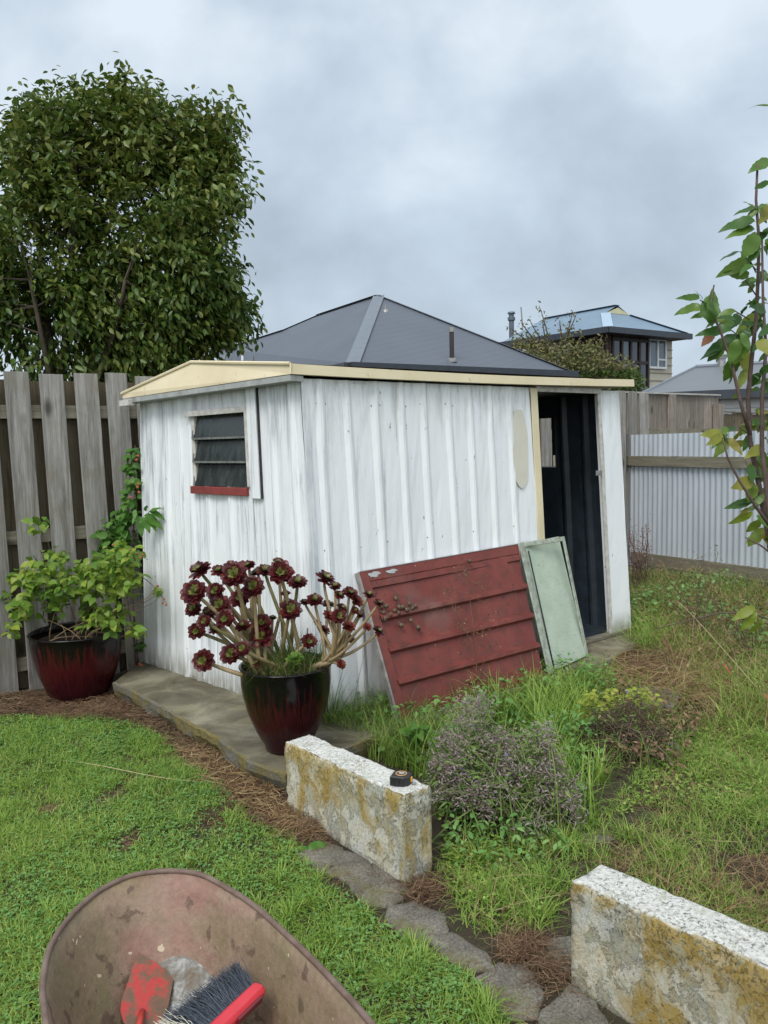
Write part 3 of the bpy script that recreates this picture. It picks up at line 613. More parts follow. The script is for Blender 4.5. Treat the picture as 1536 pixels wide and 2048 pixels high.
    # front fascia, slightly sagging, split sheet with kink near the right end
    fa = MB(); K = 26; V = []
    for k in range(K + 1):
        t_ = k / K; a = mid(e1t, e2t, t_); b = mid(e1b, e2b, t_); kink = -.012 * math.exp(-((t_ - .86) / .012) ** 2) ; sag = -.012 * math.sin(t_ * math.pi)
        V += [a + UP * (sag + kink), b + UP * (sag + kink * .3) + nF * .004, b + UP * sag - nF * .03]
        V += [a + UP * (sag + kink) - nF * .06]
    fa.add(V, [(4 * k + j, 4 * k + (j + 1), 4 * k + 4 + (j + 1), 4 * k + 4 + j) for k in range(K) for j in (0, 1)] + [(4 * k + 3, 4 * k, 4 * k + 4, 4 * k + 7) for k in range(K)])
    fa.poly([V[4 * K], V[4 * K + 3], V[4 * K + 2], V[4 * K + 1]]); fa.tube([e1t + nF * .002, e1b + nF * .002], .006, 5)
    fa.build('front_fascia', M_CREAM, T)
    re = MB(); re.poly([rl[0], rl[1], rl[2], rl[3], rl[4]]); re.build('end_flashing', M_CREAM, T)
    # soffit so no daylight enters
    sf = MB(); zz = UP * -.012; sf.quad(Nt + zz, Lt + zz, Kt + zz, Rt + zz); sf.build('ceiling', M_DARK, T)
    return T, SF, nF, nL, SL
SHED, SF, nF, nL, SL = shed()

# ------------------------------------------------------------------ concrete slab under and beside the shed
def slab():
    top = [(225, 1364), (262, 1380), (300, 1401), (335, 1420), (380, 1447), (428, 1471), (462, 1497), (494, 1521), (532, 1535), (569, 1545)]
    bot = [(225, 1389), (262, 1402), (303, 1429), (335, 1440), (382, 1476), (425, 1494), (462, 1520), (500, 1552), (532, 1566), (571, 1590)]
    A = [G(x, y, .1) for x, y in top]
    ex = nrm(Rb - Nb)
    right = [A[-1] + nrm(Nb - A[-1]) * .05]
    # outer edge of the strip along the front, then round the back
    f0 = Nb + nF * .36 + ex * .1; f1 = SF(.75, 0) + nF * .34; f2 = SF(1.02, 0) + nF * .14
    ring = A + [np.array([*f0[:2], .1]), np.array([*f1[:2], .1]), np.array([*f2[:2], .1])]
    bk = Kb + nrm(Kb - Lb) * .06; ring += [np.array([*bk[:2], .1])]; lb = G(285, 1326, .1); ring += [np.array([*(Lb + nrm(Lb - Nb) * .05)[:2], .1])]
    # densify with jagged wobble
    R = np.random.default_rng(4); dense = []
    for i in range(len(ring)):
        a, b = ring[i], ring[(i + 1) % len(ring)]; k = max(1, int(np.linalg.norm(b - a) / .03))
        for j in range(k): dense.append(a + (b - a) * j / k + np.array([*R.normal(0, .0025, 2), 0]))
    n = len(dense); c = sum(dense) / n; inner = [p + nrm(c - p) * .012 for p in dense]
    V = [q + UP * .0 for q in inner] + [q - UP * (.006 + R.uniform(0, .004)) for q in dense]
    V += [q - UP * .045 + nrm((c - q) * [1, 1, 0]) * R.uniform(-.004, .006) for q in dense]
    low = [q * [1, 1, 0] + UP * (.010 + .008 * math.sin(i_ * .23) + R.uniform(0, .014)) + nrm((c - q) * [1, 1, 0]) * (.012 + .012 * math.sin(i_ * .37) + R.uniform(.0, .012)) for i_, q in enumerate(dense)]; V += low
    V += [q * [1, 1, 0] - UP * .06 + nrm((c - q) * [1, 1, 0]) * .06 for q in dense]
    mb = MB(); F_ = []; mis = []
    mb.add(V, [tuple(range(n))], 0); base = 0
    for r in range(4):
        for j in range(n): mb.f.append([r * n + j, (r + 1) * n + j, (r + 1) * n + (j + 1) % n, r * n + (j + 1) % n]); mb.mi.append(0 if r == 0 and 0 else 1)
    o = mb.build('concrete_path', [M_SLAB, M_SLABE]); tag(o, kind='structure'); return ring
slab()

# ------------------------------------------------------------------ low painted concrete walls
def lowwall(name, label, base, hts, seed):
    """base: 4 ground points (front near, front far, back far, back near)"""
    mb = MB(); R = np.random.default_rng(seed); a, b, c, d = [np.array(p) for p in base]; nu, nz, nw = 90, 16, 14
    T = thing(name, label, 'concrete wall', ((a + b + c + d) / 4) * [1, 1, 0])
    def top(u, w): return hts[0] * (1 - u) + hts[1] * u
    def pt(u, w, h): return ((1 - w) * ((1 - u) * a + u * b) + w * ((1 - u) * d + u * c)) * [1, 1, 0] + UP * h
    me = bpy.data.meshes.new('t')
    pts = []
    nS = np.array(nrm(np.cross(b - a, UP))); L_ = np.linalg.norm(b - a); 
    import mathutils.noise as mn
    def disp(p, n, amt=.005):
        v = mn.fractal(Vector(p * 20), .7, 2.1, 4) * amt * .55 + mn.noise(Vector(p * 60)) * .0022 - max(0, mn.noise(Vector(p * 22 + np.array([3, 1, 7]))) - .25) * .018; return p + n * v
    # perimeter loop rows
    per = []; 
    for k in range(nu): per.append((k / nu, 0))
    for k in range(nw): per.append((1, k / nw))
    for k in range(nu): per.append((1 - k / nu, 1))
    for k in range(nw): per.append((0, 1 - k / nw))
    cen = (a + b + c + d) / 4
    rows = [-.05] + list(np.linspace(0, .80, 11)) + [.86, .91, .94, .96, .98, .993]
    V = []; m = len(per)
    for h in rows:
        ins = 0 if h < .95 else (.001 if h < .965 else .003 if h < .985 else .0075)
        for (u, w) in per:
            hh = top(u, w) * h if h > 0 else -.05; p = pt(u, w, hh)
            # outward normal
            n = -nS if w == 1 else nS if w == 0 else None
            if n is None: n = nrm((b - a)) * (1 if u == 1 else -1)
            n = np.array(n); n = n if n @ ((p - cen) * [1, 1, 0]) > 0 else -n; nearc = min(abs(u), abs(1 - u)) < .03 and (w in (0, 1))
            toward = nrm((cen - p) * [1, 1, 0]); flare = .018 * max(0, (h - .74)) / .1 * (1 if h <= .86 else 1) if h > .74 and h <= .95 else 0
            p = p - n * ins + n * (.003 if .72 < h < .93 else 0)
            if ins: p = p + nrm((cen - p) * [1, 1, 0]) * 0
            V.append(disp(p, n))
    F_ = [(r * m + j, r * m + (j + 1) % m, (r + 1) * m + (j + 1) % m, (r + 1) * m + j) for r in range(len(rows) - 1) for j in range(m)]
    mb.add(V, F_)
    # top grid
    g = []
    for i in range(nu + 1):
        for j in range(nw + 1):
            s_ = .009
            u = s_ / L_ + (1 - 2 * s_ / L_) * i / nu; w = .065 + .87 * j / nw
            p = pt(u, w, top(u, w)); g.append(disp(p, UP, .003))
    mb2 = MB()
    base_n = len(V); mb.add(g, [(i * (nw + 1) + j, (i + 1) * (nw + 1) + j, (i + 1) * (nw + 1) + j + 1, i * (nw + 1) + j + 1) for i in range(nu) for j in range(nw)])
    # bridge the top grid border to the last loop
    last = (len(rows) - 1) * m; gi = lambda i, j: base_n + i * (nw + 1) + j
    border = [gi(k, 0) for k in range(nu)] + [gi(nu, k) for k in range(nw)] + [gi(nu - k, nw) for k in range(nu)] + [gi(0, nw - k) for k in range(nw)]
    for k in range(m): mb.f.append([last + k, last + (k + 1) % m, border[(k + 1) % m], border[k]]); mb.mi.append(0)
    o = mb.build('wall_block', M_WALLP, T, smooth=True)
    return T
H1N = float(Y(794, 1596, G(811, 1775)[1])[2]) + .004; H1F = float(Y(567, 1485, G(574, 1612)[1])[2]) + .004; H2 = float(Y(1147, 1762, G(1143, 1975)[1])[2]) + .002
w1 = [G(811, 1775), G(574, 1612), None, G(865, 1746)]; w1[2] = w1[1] + (w1[3] - w1[0])
lowwall('concrete_wall', 'short low white painted concrete wall with ochre lichen, tape measure on its top', [w1[0], w1[1], w1[2], w1[3]], (H1N, H1F), 1)
b0 = G(1143, 1975); dW = nrm(G(1243, 2035) - b0); pW = nrm(w1[3] - w1[0]); pW = nrm(pW - dW * (pW @ dW))
w2 = [b0 + dW * 1.6, b0, b0 + pW * .14, b0 + dW * 1.6 + pW * .14]
lowwall('concrete_wall', 'long low white concrete wall with black speckled top at the bottom right', w2, (H2 + .05, H2), 2)

# ------------------------------------------------------------------ tape measure
def tape():
    hT = H1N * .85 + H1F * .15 + .002; c = PL(803, 1566, (0, 0, hT), UP); c = np.array([*c[:2], hT])
    T = thing('tape_measure', 'small black tape measure with orange ringed badge lying on the low concrete wall', 'tape measure', c)
    ex = nrm(w1[0] - w1[1]); ex = nrm(ex * .75 + np.array([.65, .25, 0])); ey = np.cross(UP, ex); mb = MB()
    out = [(-.034, -.030), (.018, -.032), (.034, -.018), (.036, .016), (.022, .031), (-.02, .032), (-.034, .018)]
    P = [c + ex * x + ey * y for x, y in out]; h = .034; n = len(P)
    V = P + [p + UP * h * .9 for p in P] + [c + (p - c) * .88 + UP * h for p in P]
    mb.add(V, [tuple(range(n))[::-1]] + [(r * n + j, r * n + (j + 1) % n, (r + 1) * n + (j + 1) % n, (r + 1) * n + j) for r in range(2) for j in range(n)] + [tuple(range(2 * n, 3 * n))])
    for x in (-.018, -.002, .014): mb.box(c + ex * x - ey * .0335 + UP * .004, ex * .003, UP * .022, -ey * .0015)
    mb.build('case', M_BLACK, T, bevel=.002)
    r = MB(); r.lathe(c + UP * (h + .0005), [(.0, .001), (.017, .001), (.018, .0)], 28, capend=False); r.build('badge', simple('badge_black', (.05, .05, .05), (.03, .03, .03), 40, .4, 0), T)
    r = MB(); r.lathe(c + UP * (h + .001), [(.0175, 0), (.0177, .0014), (.0200, .0014), (.0202, 0)], 28); r.build('badge_ring', simple('pale_orange', (.75, .42, .16), (.6, .33, .12), 30, .5, 0), T)
    r = MB()
    for i, (x, y, l) in enumerate(((-.009, .006, .018), (-.011, .001, .022), (-.006, -.005, .012))): r.box(c + ex * x + ey * y + UP * (h + .0018), ex * l, ey * .0022, UP * .0004)
    r.build('badge_lettering', simple('badge_white', (.7, .68, .6), (.6, .58, .5), 30, .5, 0), T)
    r = MB(); r.cbox(c + ex * .0375 + UP * .018, ex * .004, ey * .012, UP * .016); r.build('lock_button', simple('amber', (.75, .38, .05), (.6, .3, .04), 30, .5, 0), T)
    r = MB(); r.cbox(c + ex * .044 - UP * -.004, ex * .014, ey * .016, UP * .0015); r.cbox(c + ex * .051 + UP * .001, ex * .0012, ey * .018, UP * .010); r.build('tape_hook', M_STEEL, T)
tape()

# ------------------------------------------------------------------ leaning red door and green board
def leaning():
    on = lambda x, y: PL(x, y, Nb + nF * .024, nF)
    TL, TR = on(716, 1146), on(1032, 1090); BL, BR = G(797, 1441, .10), G(1088, 1356, .10)
    T = thing('metal_door', 'red ribbed metal door panel lying on its side against the shed wall', 'door panel', (BL + BR) / 2)
    n = nrm(np.cross(BR - BL, TL - BL)); ex = nrm(BR - BL); W_ = np.linalg.norm(BR - BL)
    Q = lambda u, v, o=0: bil(BL, BR, TL, TR, u, v, n, o)
    mb = MB(); vs = []; of = []
    vs = [0, .045, .052]; of = [.016, .016, 0]
    for r in (.235, .455, .675): vs += [r - .030, r - .012, r + .012, r + .030]; of += [0, .026, .026, 0]
    vs += [.875, .882, .925, .932, 1.0]; of += [0, .012, .012, .016, .016]
    us = np.linspace(0.04, 1, 22); R = np.random.default_rng(3); m = len(us); V = [Q(u, v, o + R.normal(0, .0008)) for v, o in zip(vs, of) for u in us]
    mb.add(V, [(i * m + j, i * m + j + 1, (i + 1) * m + j + 1, (i + 1) * m + j) for i in range(len(vs) - 1) for j in range(m - 1)])
    mb.box(Q(.0, 0, -.012), Q(.045, 0) - Q(0, 0), Q(0, 1) - Q(0, 0), n * .030)
    mb.box(Q(.0, 0, -.016), Q(1, 0) - Q(0, 0), Q(0, 1) - Q(0, 0), n * .006)
    mb.build('ribbed_sheet', M_RED, T)
    e_ = MB(); e_.box(Q(-.012, 0, -.016), Q(0, 0) - Q(-.012, 0), Q(0, 1) - Q(0, 0), n * .03); e_.box(Q(0, 1, -.015), (Q(1, 1) - Q(0, 1)), UP * .004, n * .034)
    e_.build('edge_channel', simple('bare_zinc', (.34, .33, .31), (.17, .15, .14), 18, .6, .3), T)
    chp = MB()
    for u, v, su, sv in ((.07, .968, .035, .018), (.17, .968, .03, .014)):
        pts = [Q(u + su * math.cos(a) * (1 + .3 * math.sin(3 * a) + .2 * math.sin(7 * a + u * 9)), v + sv * math.sin(a) * (1 + .3 * math.cos(5 * a)), .0185) for a in np.linspace(0, 2 * math.pi, 14)[:-1]]; chp.poly(pts)
    chp.build('bare_metal_chip', simple('bare_zinc_light', (.42, .45, .46), (.3, .3, .3), 30, .5, .2), T)
    # snails on it
    snail_src = None
    spots = [(771, 1212), (766, 1225), (768, 1237), (779, 1229), (787, 1222), (797, 1215), (803, 1215), (812, 1220), (823, 1216), (829, 1212), (816, 1208), (801, 1251), (820, 1242), (834, 1256), (790, 1198), (938, 1122), (760, 1214), (795, 1226)]
    for i, (x, y) in enumerate(spots):
        p = PL(x, y, BL + n * .014, n); s = thing('snail', 'small brown snail shell stuck to the red metal door, one of a cluster', 'snail', p, 'snails on the red door')
        a1 = nrm(np.array([random.uniform(-1, 1), 0, random.uniform(-.6, 1)])); a1 = nrm(a1 - n * (a1 @ n)); b1 = np.cross(n, a1); r = random.uniform(.0125, .0165)
        mb = MB(); pts = []; rs = []
        for k in range(22):
            th = k / 21 * math.pi * 4.2; q = 1 - k / 24; pts.append(p + n * (r * .55 + r * .7 * (1 - q)) + (a1 * math.cos(th) + b1 * math.sin(th)) * r * .55 * q); rs.append(r * .62 * q + .0004)
        mb.tube(pts, rs, 7); mb.build('shell', M_SNAIL, s, smooth=True)
        f = MB(); f.tube([p + a1 * r * .5 + n * .002, p + a1 * r * 1.1 + n * .003, p + a1 * r * 1.6 + n * .002], [r * .45, r * .35, r * .1], 6); f.build('foot', M_SNAILB, s, smooth=True)
    # droppings / mud flecks
    # green board
    TL, TR = on(1031, 1088) + n * .022, on(1122, 1075) + n * .022; BL, BR = G(1091, 1351, .10) + n * .018, G(1175, 1313, .10) + n * .0
    T2 = thing('framed_board', 'pale green framed timber board leaning beside the red door at the shed doorway', 'board', (BL + BR) / 2)
    n2 = nrm(np.cross(BR - BL, TL - BL)); Q = lambda u, v, o=0: bil(BL, BR, TL, TR, u, v, n2, o)
    mb = MB(); mb.box(Q(.03, .01, -.004), Q(.97, .01) - Q(.03, .01), Q(.03, .99) - Q(.03, .01), n2 * .010); mb.build('board', M_GREEN, T2, bevel=.002)
    fr = MB()
    for u0, u1, v0, v1, o0 in ((0, .12, 0, 1, .001), (.945, 1.0, 0, 1, 0.001), (.121, .944, .962, 1, 0)):
        fr.box(Q(u0, v0, o0), Q(u1, v0) - Q(u0, v0), Q(u0, v1) - Q(u0, v0), n2 * .010)
    fr.build('frame', M_GREENFR, T2, bevel=.003)
    ga = MB(); ga.box(Q(.135, .02, .006), Q(.155, .02) - Q(.135, .02), Q(.28, .93) - Q(.155, .02) - (Q(.125, 0) - Q(0, 0)), n2 * .004); ga.build('cracked_joint', M_BLACK, T2)
M_SNAIL = simple('snail_shell', (.13, .085, .05), (.06, .04, .025), 60, .5, .2); M_SNAILB = simple('snail_body', (.08, .06, .045), None, 60, .4, .2)
leaning()

# ------------------------------------------------------------------ pots
def pot(label, c, prof, soilz, inner, mat):
    T = thing('plant_pot', label, 'plant pot', c)
    mb = MB(); mb.lathe(c, prof, 56); mb.lathe(c, [(prof[0][0], prof[0][1]), (.001, prof[0][1])], 56); mb.build('pot_body', mat, T, smooth=True)
    s = MB(); K = 30; V = [c + UP * (soilz + .012)]; R = np.random.default_rng(2)
    for r in (.33, .66, 1): V += [c + np.array([math.cos(a) * inner * r, math.sin(a) * inner * r, soilz + R.uniform(-.006, .012)]) for a in np.linspace(0, 2 * math.pi, K, endpoint=False)]
    F_ = [(0, 1 + j, 1 + (j + 1) % K) for j in range(K)] + [(1 + r * K + j, 1 + (r + 1) * K + j, 1 + (r + 1) * K + (j + 1) % K, 1 + r * K + (j + 1) % K) for r in range(2) for j in range(K)]
    s.add(V, F_); s.build('soil', M_SOIL, T); return T
c2 = G(572, 1511, .1) + np.array([0, .095, 0])
h2 = Y(571, 1352, c2[1] - .2)[2] - .1
s2 = c2[1] / FP
pot('tall black and red glazed pot on the concrete path holding dark rosettes', c2,
    [(.095, .0), (.108, .01), (.112, .03), (.150, .10), (.186, .19), (.205, .27), (.211, .33), (.212, h2 - .012), (.218, h2 - .004), (.219, h2), (.213, h2 + .004), (.203, h2), (.199, h2 - .02), (.197, h2 - .06)], h2 - .03, .198, M_POTD)
c1 = G(140, 1406, -.02) + np.array([-.0, .16, 0]); c1[2] = -.025; h1 = Y(128, 1282, c1[1] - .26)[2] - c1[2]
pot('wide red glazed pot with black drips in front of the paling fence', c1,
    [(.165, .0), (.178, .01), (.205, .08), (.240, .18), (.264, .28), (.273, .36), (.275, h1 - .015), (.283, h1 - .006), (.284, h1), (.277, h1 + .005), (.266, h1), (.262, h1 - .03), (.258, h1 - .08)], h1 - .06, .258, M_POT)

# ------------------------------------------------------------------ aeonium
M_AEO = leafmat('maroon_succulent_leaf', [(.040, .007, .009), (.080, .012, .014), (.145, .024, .026)], .35, .1, .5)
M_AEG = leafmat('green_succulent_leaf', [(.10, .12, .03), (.17, .19, .05), (.25, .26, .08)], .35, .2, .5)
M_AER = leafmat('dry_reddish_leaf', [(.12, .02, .015), (.20, .05, .03)], .5, .1)
M_STEM = simple('tan_succulent_stem', (.36, .26, .15), (.22, .17, .08), 25, .6, .3, (1, 1, .6))
M_STEMG = simple('olive_succulent_stem', (.20, .17, .07), (.11, .11, .04), 25, .6, .3)
SPAT = []
for r_, w_ in ((0, .10), (.35, .16), (.65, .26), (.85, .25), (.95, .15)): SPAT += [(-w_, r_, .06 * r_ + .05), (0, r_, .0 + .02 * r_), (w_, r_, .06 * r_ + .05)]
SPAT += [(0, 1.05, .03)]
SPQ = [(3 * i + j, 3 * i + j + 1, 3 * i + 4 + j, 3 * i + 3 + j) for i in range(4) for j in range(2)]; SPT = [(12, 13, 15), (13, 14, 15)]
def rosette_mesh(seed, red=False):
    R = np.random.default_rng(seed); st = Stamp()
    for n, ln, el, mi, z in ((11, 1.0, 6, 0, -.12), (11, .90, 22, 0, -.05), (10, .74, 38, 0, .0), (9, .60, 34, 1, .04), (8, .46, 42, 1, .05), (6, .30, 58, 1, .05), (4, .16, 75, 1, .05)):
        a = np.arange(n) * 2 * np.pi / n + R.uniform(0, 6) + R.normal(0, .07, n); e_ = np.radians(el + R.normal(0, 6, n))
        d = np.stack([np.cos(a) * np.cos(e_), np.sin(a) * np.cos(e_), np.sin(e_)], 1); X, Yv, Z = frames(d, np.tile(UP, (n, 1)))
        st.add(SPAT, SPQ, SPT, np.tile([0, 0, z], (n, 1)), X, Yv, Z, ln * R.uniform(.9, 1.08, n), 0 if (red and mi == 0) else mi)
    V = np.concatenate(st.V); o = st.build('rosette', [M_AER if red else M_AEO, M_AER if red else M_AEG], smooth=True); me = o.data; bpy.data.objects.remove(o); return me
def aeonium():
    T = thing('succulent_plant', 'branching succulent with dark maroon rosettes and tan stems in the tall glazed pot', 'succulent plant', c2 + UP * (h2 - .02))
    meshes = [rosette_mesh(s) for s in range(4)]; redm = rosette_mesh(9, True); loc = root_loc(T)
    L7 = [(245, 190, 56, 0), (210, 320, 60, 1), (205, 425, 40, 1), (225, 560, 42, 1), (265, 740, 52, 1), (340, 315, 42, 1), (365, 405, 52, 1), (400, 485, 46, 1), (303, 445, 36, 0), (270, 500, 32, 1), (455, 215, 62, 1), (435, 160, 36, 0), (360, 190, 36, 0), (490, 360, 47, 1), (570, 290, 52, 1), (505, 165, 36, 0), (542, 160, 34, 0), (600, 200, 32, 0), (645, 190, 40, 0), (740, 200, 60, 1), (725, 138, 30, 0), (845, 262, 45, 0), (800, 430, 52, 1), (625, 510, 45, 1), (620, 590, 56, 1), (435, 700, 50, 1), (505, 670, 38, 1), (510, 530, 38, 0), (340, 550, 32, 0), (1015, 240, 50, 0), (1075, 285, 28, 0), (1165, 325, 36, 0), (1100, 338, 25, 0), (950, 370, 38, 0), (890, 385, 26, 0), (1030, 400, 32, 0), (1115, 418, 28, 0), (1100, 468, 36, 1), (1035, 465, 30, 2), (1205, 372, 33, 2), (1197, 432, 20, 0), (1157, 530, 33, 2), (1005, 552, 30, 2), (915, 622, 37, 1), (1165, 608, 26, 2), (1110, 762, 24, 2), (1282, 338, 28, 0), (1342, 388, 26, 0), (1340, 562, 32, 0), (1272, 532, 22, 2), (1230, 462, 18, 0), (720, 792, 30, 0), (590, 757, 27, 0), (690, 480, 20, 0), (965, 510, 20, 2), (770, 330, 24, 0), (560, 440, 24, 0)]
    hub = c2 + UP * (h2 + .0); rb = Y(320 + 1110 / 3.07, 1080 + 715 / 3.07, c2[1] - .02); rb0 = Y(320 + 880 / 3.07, 1080 + 805 / 3.07, c2[1] - .05)
    mb = MB(); mb.tube([rb0 - UP * .03, rb0 + (rb - rb0) * .35 + UP * .002, rb0 + (rb - rb0) * .7 - UP * .004, rb], [.017, .016, .015, .013], 9); mb.build('stem', M_STEM, T, smooth=True)
    R = np.random.default_rng(5)
    for i, (x, y, r, kind) in enumerate(L7):
        px, py = 320 + x / 3.07, 1080 + y / 3.07; right = x > 880
        dep = c2[1] + R.uniform(-.10, .12) - (.10 if kind == 1 else 0) - (.05 if y > 450 else 0); 
        P = Y(px, py, dep); rr = r / 3.07 * dep / FP * 1.42
        out = nrm((P - (hub - UP * .12))); view = nrm(CAM - P)
        nv = nrm(out * .55 + view * (1.15 if kind == 1 else .45) + UP * (.35 if kind != 1 else .15) + R.normal(0, .12, 3))
        me = redm if kind == 2 else meshes[i % 4]; o = bpy.data.objects.new('rosette', me); COL.objects.link(o); o.parent = T
        o.location = P - loc; q = Vector(nv).to_track_quat('Z', 'Y'); o.rotation_mode = 'QUATERNION'; o.rotation_quaternion = q; o.scale = [rr] * 3
        if kind == 2: o['label'] = 'small rusty red rosette'
        # stem
        if right and not (x < 1000 and y > 560):
            k = R.uniform(.45, 1.0); b = rb0 + (rb - rb0) * k; m1 = b + (P - b) * .35 + np.array([.02, 0, -.025 if x > 1150 else .0]); r0 = .009
        else:
            a = R.uniform(0, 6.28); b = hub + np.array([math.cos(a) * .09, math.sin(a) * .07, -.03]) + (P - hub) * [.35, .2, 0]; m1 = b + (P - b) * .45 + UP * .035; r0 = .0105
            if y > 640: m1 = b + (P - b) * .5 - UP * .01
        m0 = P - nv * rr * .9
        pts = [];  # quadratic-ish bezier through b, m1, m0, P
        for t_ in np.linspace(0, 1, 9): pts.append((1 - t_) ** 3 * b + 3 * (1 - t_) ** 2 * t_ * m1 + 3 * (1 - t_) * t_ ** 2 * m0 + t_ ** 3 * (P - nv * rr * .10))
        mb = MB(); mb.tube(pts, [r0 * (1 - .35 * q_ / 8) * (.8 + r / 200) for q_ in range(9)], 7); mb.build('stem', M_STEM if right or i % 3 else M_STEMG, T, smooth=True)
    # little green rosette
    o = bpy.data.objects.new('green_rosette', rosette_mesh(30)); COL.objects.link(o); o.data.materials[0] = M_AEG2; o.data.materials[1] = M_AEG2; o.parent = T
    P = Y(590, 1318, c2[1] - .12); o.location = P - loc; o.rotation_euler = (.5, -.1, 0); o.scale = [.042] * 3; o['label'] = 'fresh green rosette low in the pot'
    # grass growing in the pot
    st = Stamp(); n = 620; a = RNG.uniform(0, 6.28, n); rr = np.sqrt(RNG.uniform(0, 1, n)) * .17
    Pg = np.stack([c2[0] + rr * np.cos(a), c2[1] + rr * np.sin(a) - .02, np.full(n, c2[2] + h2 - .03)], 1)
    blades(st, Pg, RNG.uniform(.08, .25, n), RNG.uniform(.0018, .004, n), RNG.uniform(.2, 1.3, n), 0)
    blades(st, Pg[:130], RNG.uniform(.1, .22, 130), .0022, RNG.uniform(.8, 1.8, 130), 1)
    o = st.build('pot_grass', [M_GRASSD, M_STRAW], T); tag(o, kind='stuff')
M_AEG2 = leafmat('fresh_green_leaf', [(.10, .20, .03), (.17, .29, .05)], .4, .25)
M_GRASSD = leafmat('dark_grass', [(.03, .075, .012), (.07, .13, .02), (.14, .19, .05)], .5, .25, .3)
M_STRAW = leafmat('straw', [(.17, .085, .035), (.30, .20, .10), (.46, .36, .20)], .7, .15, .2)
aeonium()

# ------------------------------------------------------------------ lawn and undergrowth
M_LAWN = leafmat('lawn_blade', [(.085, .185, .025), (.175, .315, .045), (.29, .42, .075), (.44, .48, .14)], .5, .3, .35, 1.2, .45)
M_CLOV = leafmat('clover_leaf', [(.075, .20, .045), (.145, .30, .075), (.24, .38, .12)], .5, .25, .35, 2.0, .45)
M_LONG = leafmat('long_grass', [(.05, .13, .016), (.13, .25, .035), (.25, .33, .07), (.42, .43, .15)], .5, .3, .3, 1.0, .4)
M_BROWN = leafmat('dead_litter', [(.06, .034, .022), (.13, .075, .045), (.23, .15, .09), (.38, .29, .18)], .8, .1, .15, 2.2, .5)
lawn_px = [(-500, 1436), (0, 1432), (110, 1440), (190, 1432), (300, 1462), (350, 1500), (372, 1535), (450, 1580), (510, 1655), (590, 1672), (600, 1700), (640, 1770), (700, 1800), (760, 1850), (880, 1925), (960, 1975), (1040, 2080), (1100, 2300), (-900, 2300)]
BARE = [(225, 1600, .07), (255, 1690, .05), (430, 1700, .0), (640, 1690, .04), (255, 1565, .05), (330, 1585, .05), (440, 1640, .10), (300, 1560, .03), (100, 1620, .04), (150, 1490, .03)]
def lawn_mask(P):
    k = np.ones(len(P))
    for x, y, r in BARE:
        if r <= 0: continue
        c = G(x, y); d = np.hypot(P[:, 0] - c[0], (P[:, 1] - c[1]) * .7); k *= np.clip((d - r * .6) / (r * .8), .12, 1)
    return k
st = Stamp()
near = scat(lawn_px, 19000); k = lawn_mask(near); tall = vnoise(near[:, 0], near[:, 1], 5.5, 1) * .6 + vnoise(near[:, 0], near[:, 1], 13, 2) * .4
# frustum cull with margin
def vis(P, m=260):
    v = P - CAM; d = v @ Fv; x = 768 + FP * (v @ Rv) / d; y = 1024 - FP * (v @ Uv) / d
    return (d > .2) & (x > -m) & (x < 1536 + m) & (y < 2048 + m) & (y > 0)
keep = (RNG.uniform(0, 1, len(near)) < k * (.35 + .9 * tall)) & vis(near); near = near[keep]; tall = tall[keep]; n = len(near)
blades(st, near, RNG.uniform(.022, .050, n) * (.5 + 1.1 * tall), RNG.uniform(.0022, .0048, n), RNG.uniform(.3, 1.6, n), 0, 2)
# brighter tussocks
def tuft(st, P, cnt, h, w, spread, lean=(.2, 1.0), mi=0, segs=3):
    for p in P:
        a = RNG.uniform(0, 6.28, cnt); r = np.abs(RNG.normal(0, spread, cnt)); Q = np.column_stack([p[0] + r * np.cos(a), p[1] + r * np.sin(a), np.full(cnt, p[2] - .005)])
        blades(st, Q, RNG.uniform(*h, cnt), RNG.uniform(*w, cnt), RNG.uniform(*lean, cnt), mi, segs, az=a + RNG.normal(0, .6, cnt))
tp = scat(lawn_px, 48); tp = tp[vis(tp)]
tuft(st, tp, 45, (.03, .07), (.0025, .005), .022, (.3, 1.4))
P = scat(lawn_px, 900); P = P[vis(P)]; n = len(P); blades(st, P, RNG.uniform(.02, .05, n), RNG.uniform(.001, .0028, n), RNG.uniform(.6, 1.8, n), 1, 2)
P = scat([(560, 1700), (1050, 2060), (700, 2060), (520, 1850)], 60); tuft(st, P, 40, (.04, .085), (.003, .0055), .03, (.3, 1.3))
P = scat([(-4.6, .3), (-1.0, .3), (-1.35, 1.9), (-1.9, 2.8), (-2.5, 3.9), (-4.6, 2.2)], 8500, True); P = P[~vis(P)]; n = len(P); blades(st, P, RNG.uniform(.02, .05, n), RNG.uniform(.003, .006, n), RNG.uniform(.3, 1.5, n), 0, 2)
o = st.build('lawn_grass', [M_LAWN, M_STRAW]); tag(o, kind='stuff', label='short mown lawn grass', cat='grass')
st = Stamp(); P = scat(lawn_px, 5200); P = P[vis(P)]; q = vnoise(P[:, 0], P[:, 1], 2.6, 5); P = P[RNG.uniform(0, 1, len(P)) < np.clip((.75 - .0 * q) * lawn_mask(P) * np.clip(1.5 - 3.2 * np.abs(q - .35), .04, 1.2), 0, 1)]
n = len(P); P[:, 2] += RNG.uniform(.008, .026, n)
for j in range(3):
    a = RNG.uniform(0, 6.28, n); e_ = RNG.uniform(-.25, .6, n); d = np.stack([np.cos(a) * np.cos(e_), np.sin(a) * np.cos(e_), np.sin(e_)], 1); X, Yv, Z = frames(d, np.tile(UP, (n, 1)))
    st.add(*CLOV, P, X, Yv, Z, RNG.uniform(.006, .0115, n))
o = st.build('lawn_clover', [M_CLOV]); tag(o, kind='stuff', label='clover leaves growing through the lawn', cat='clover')

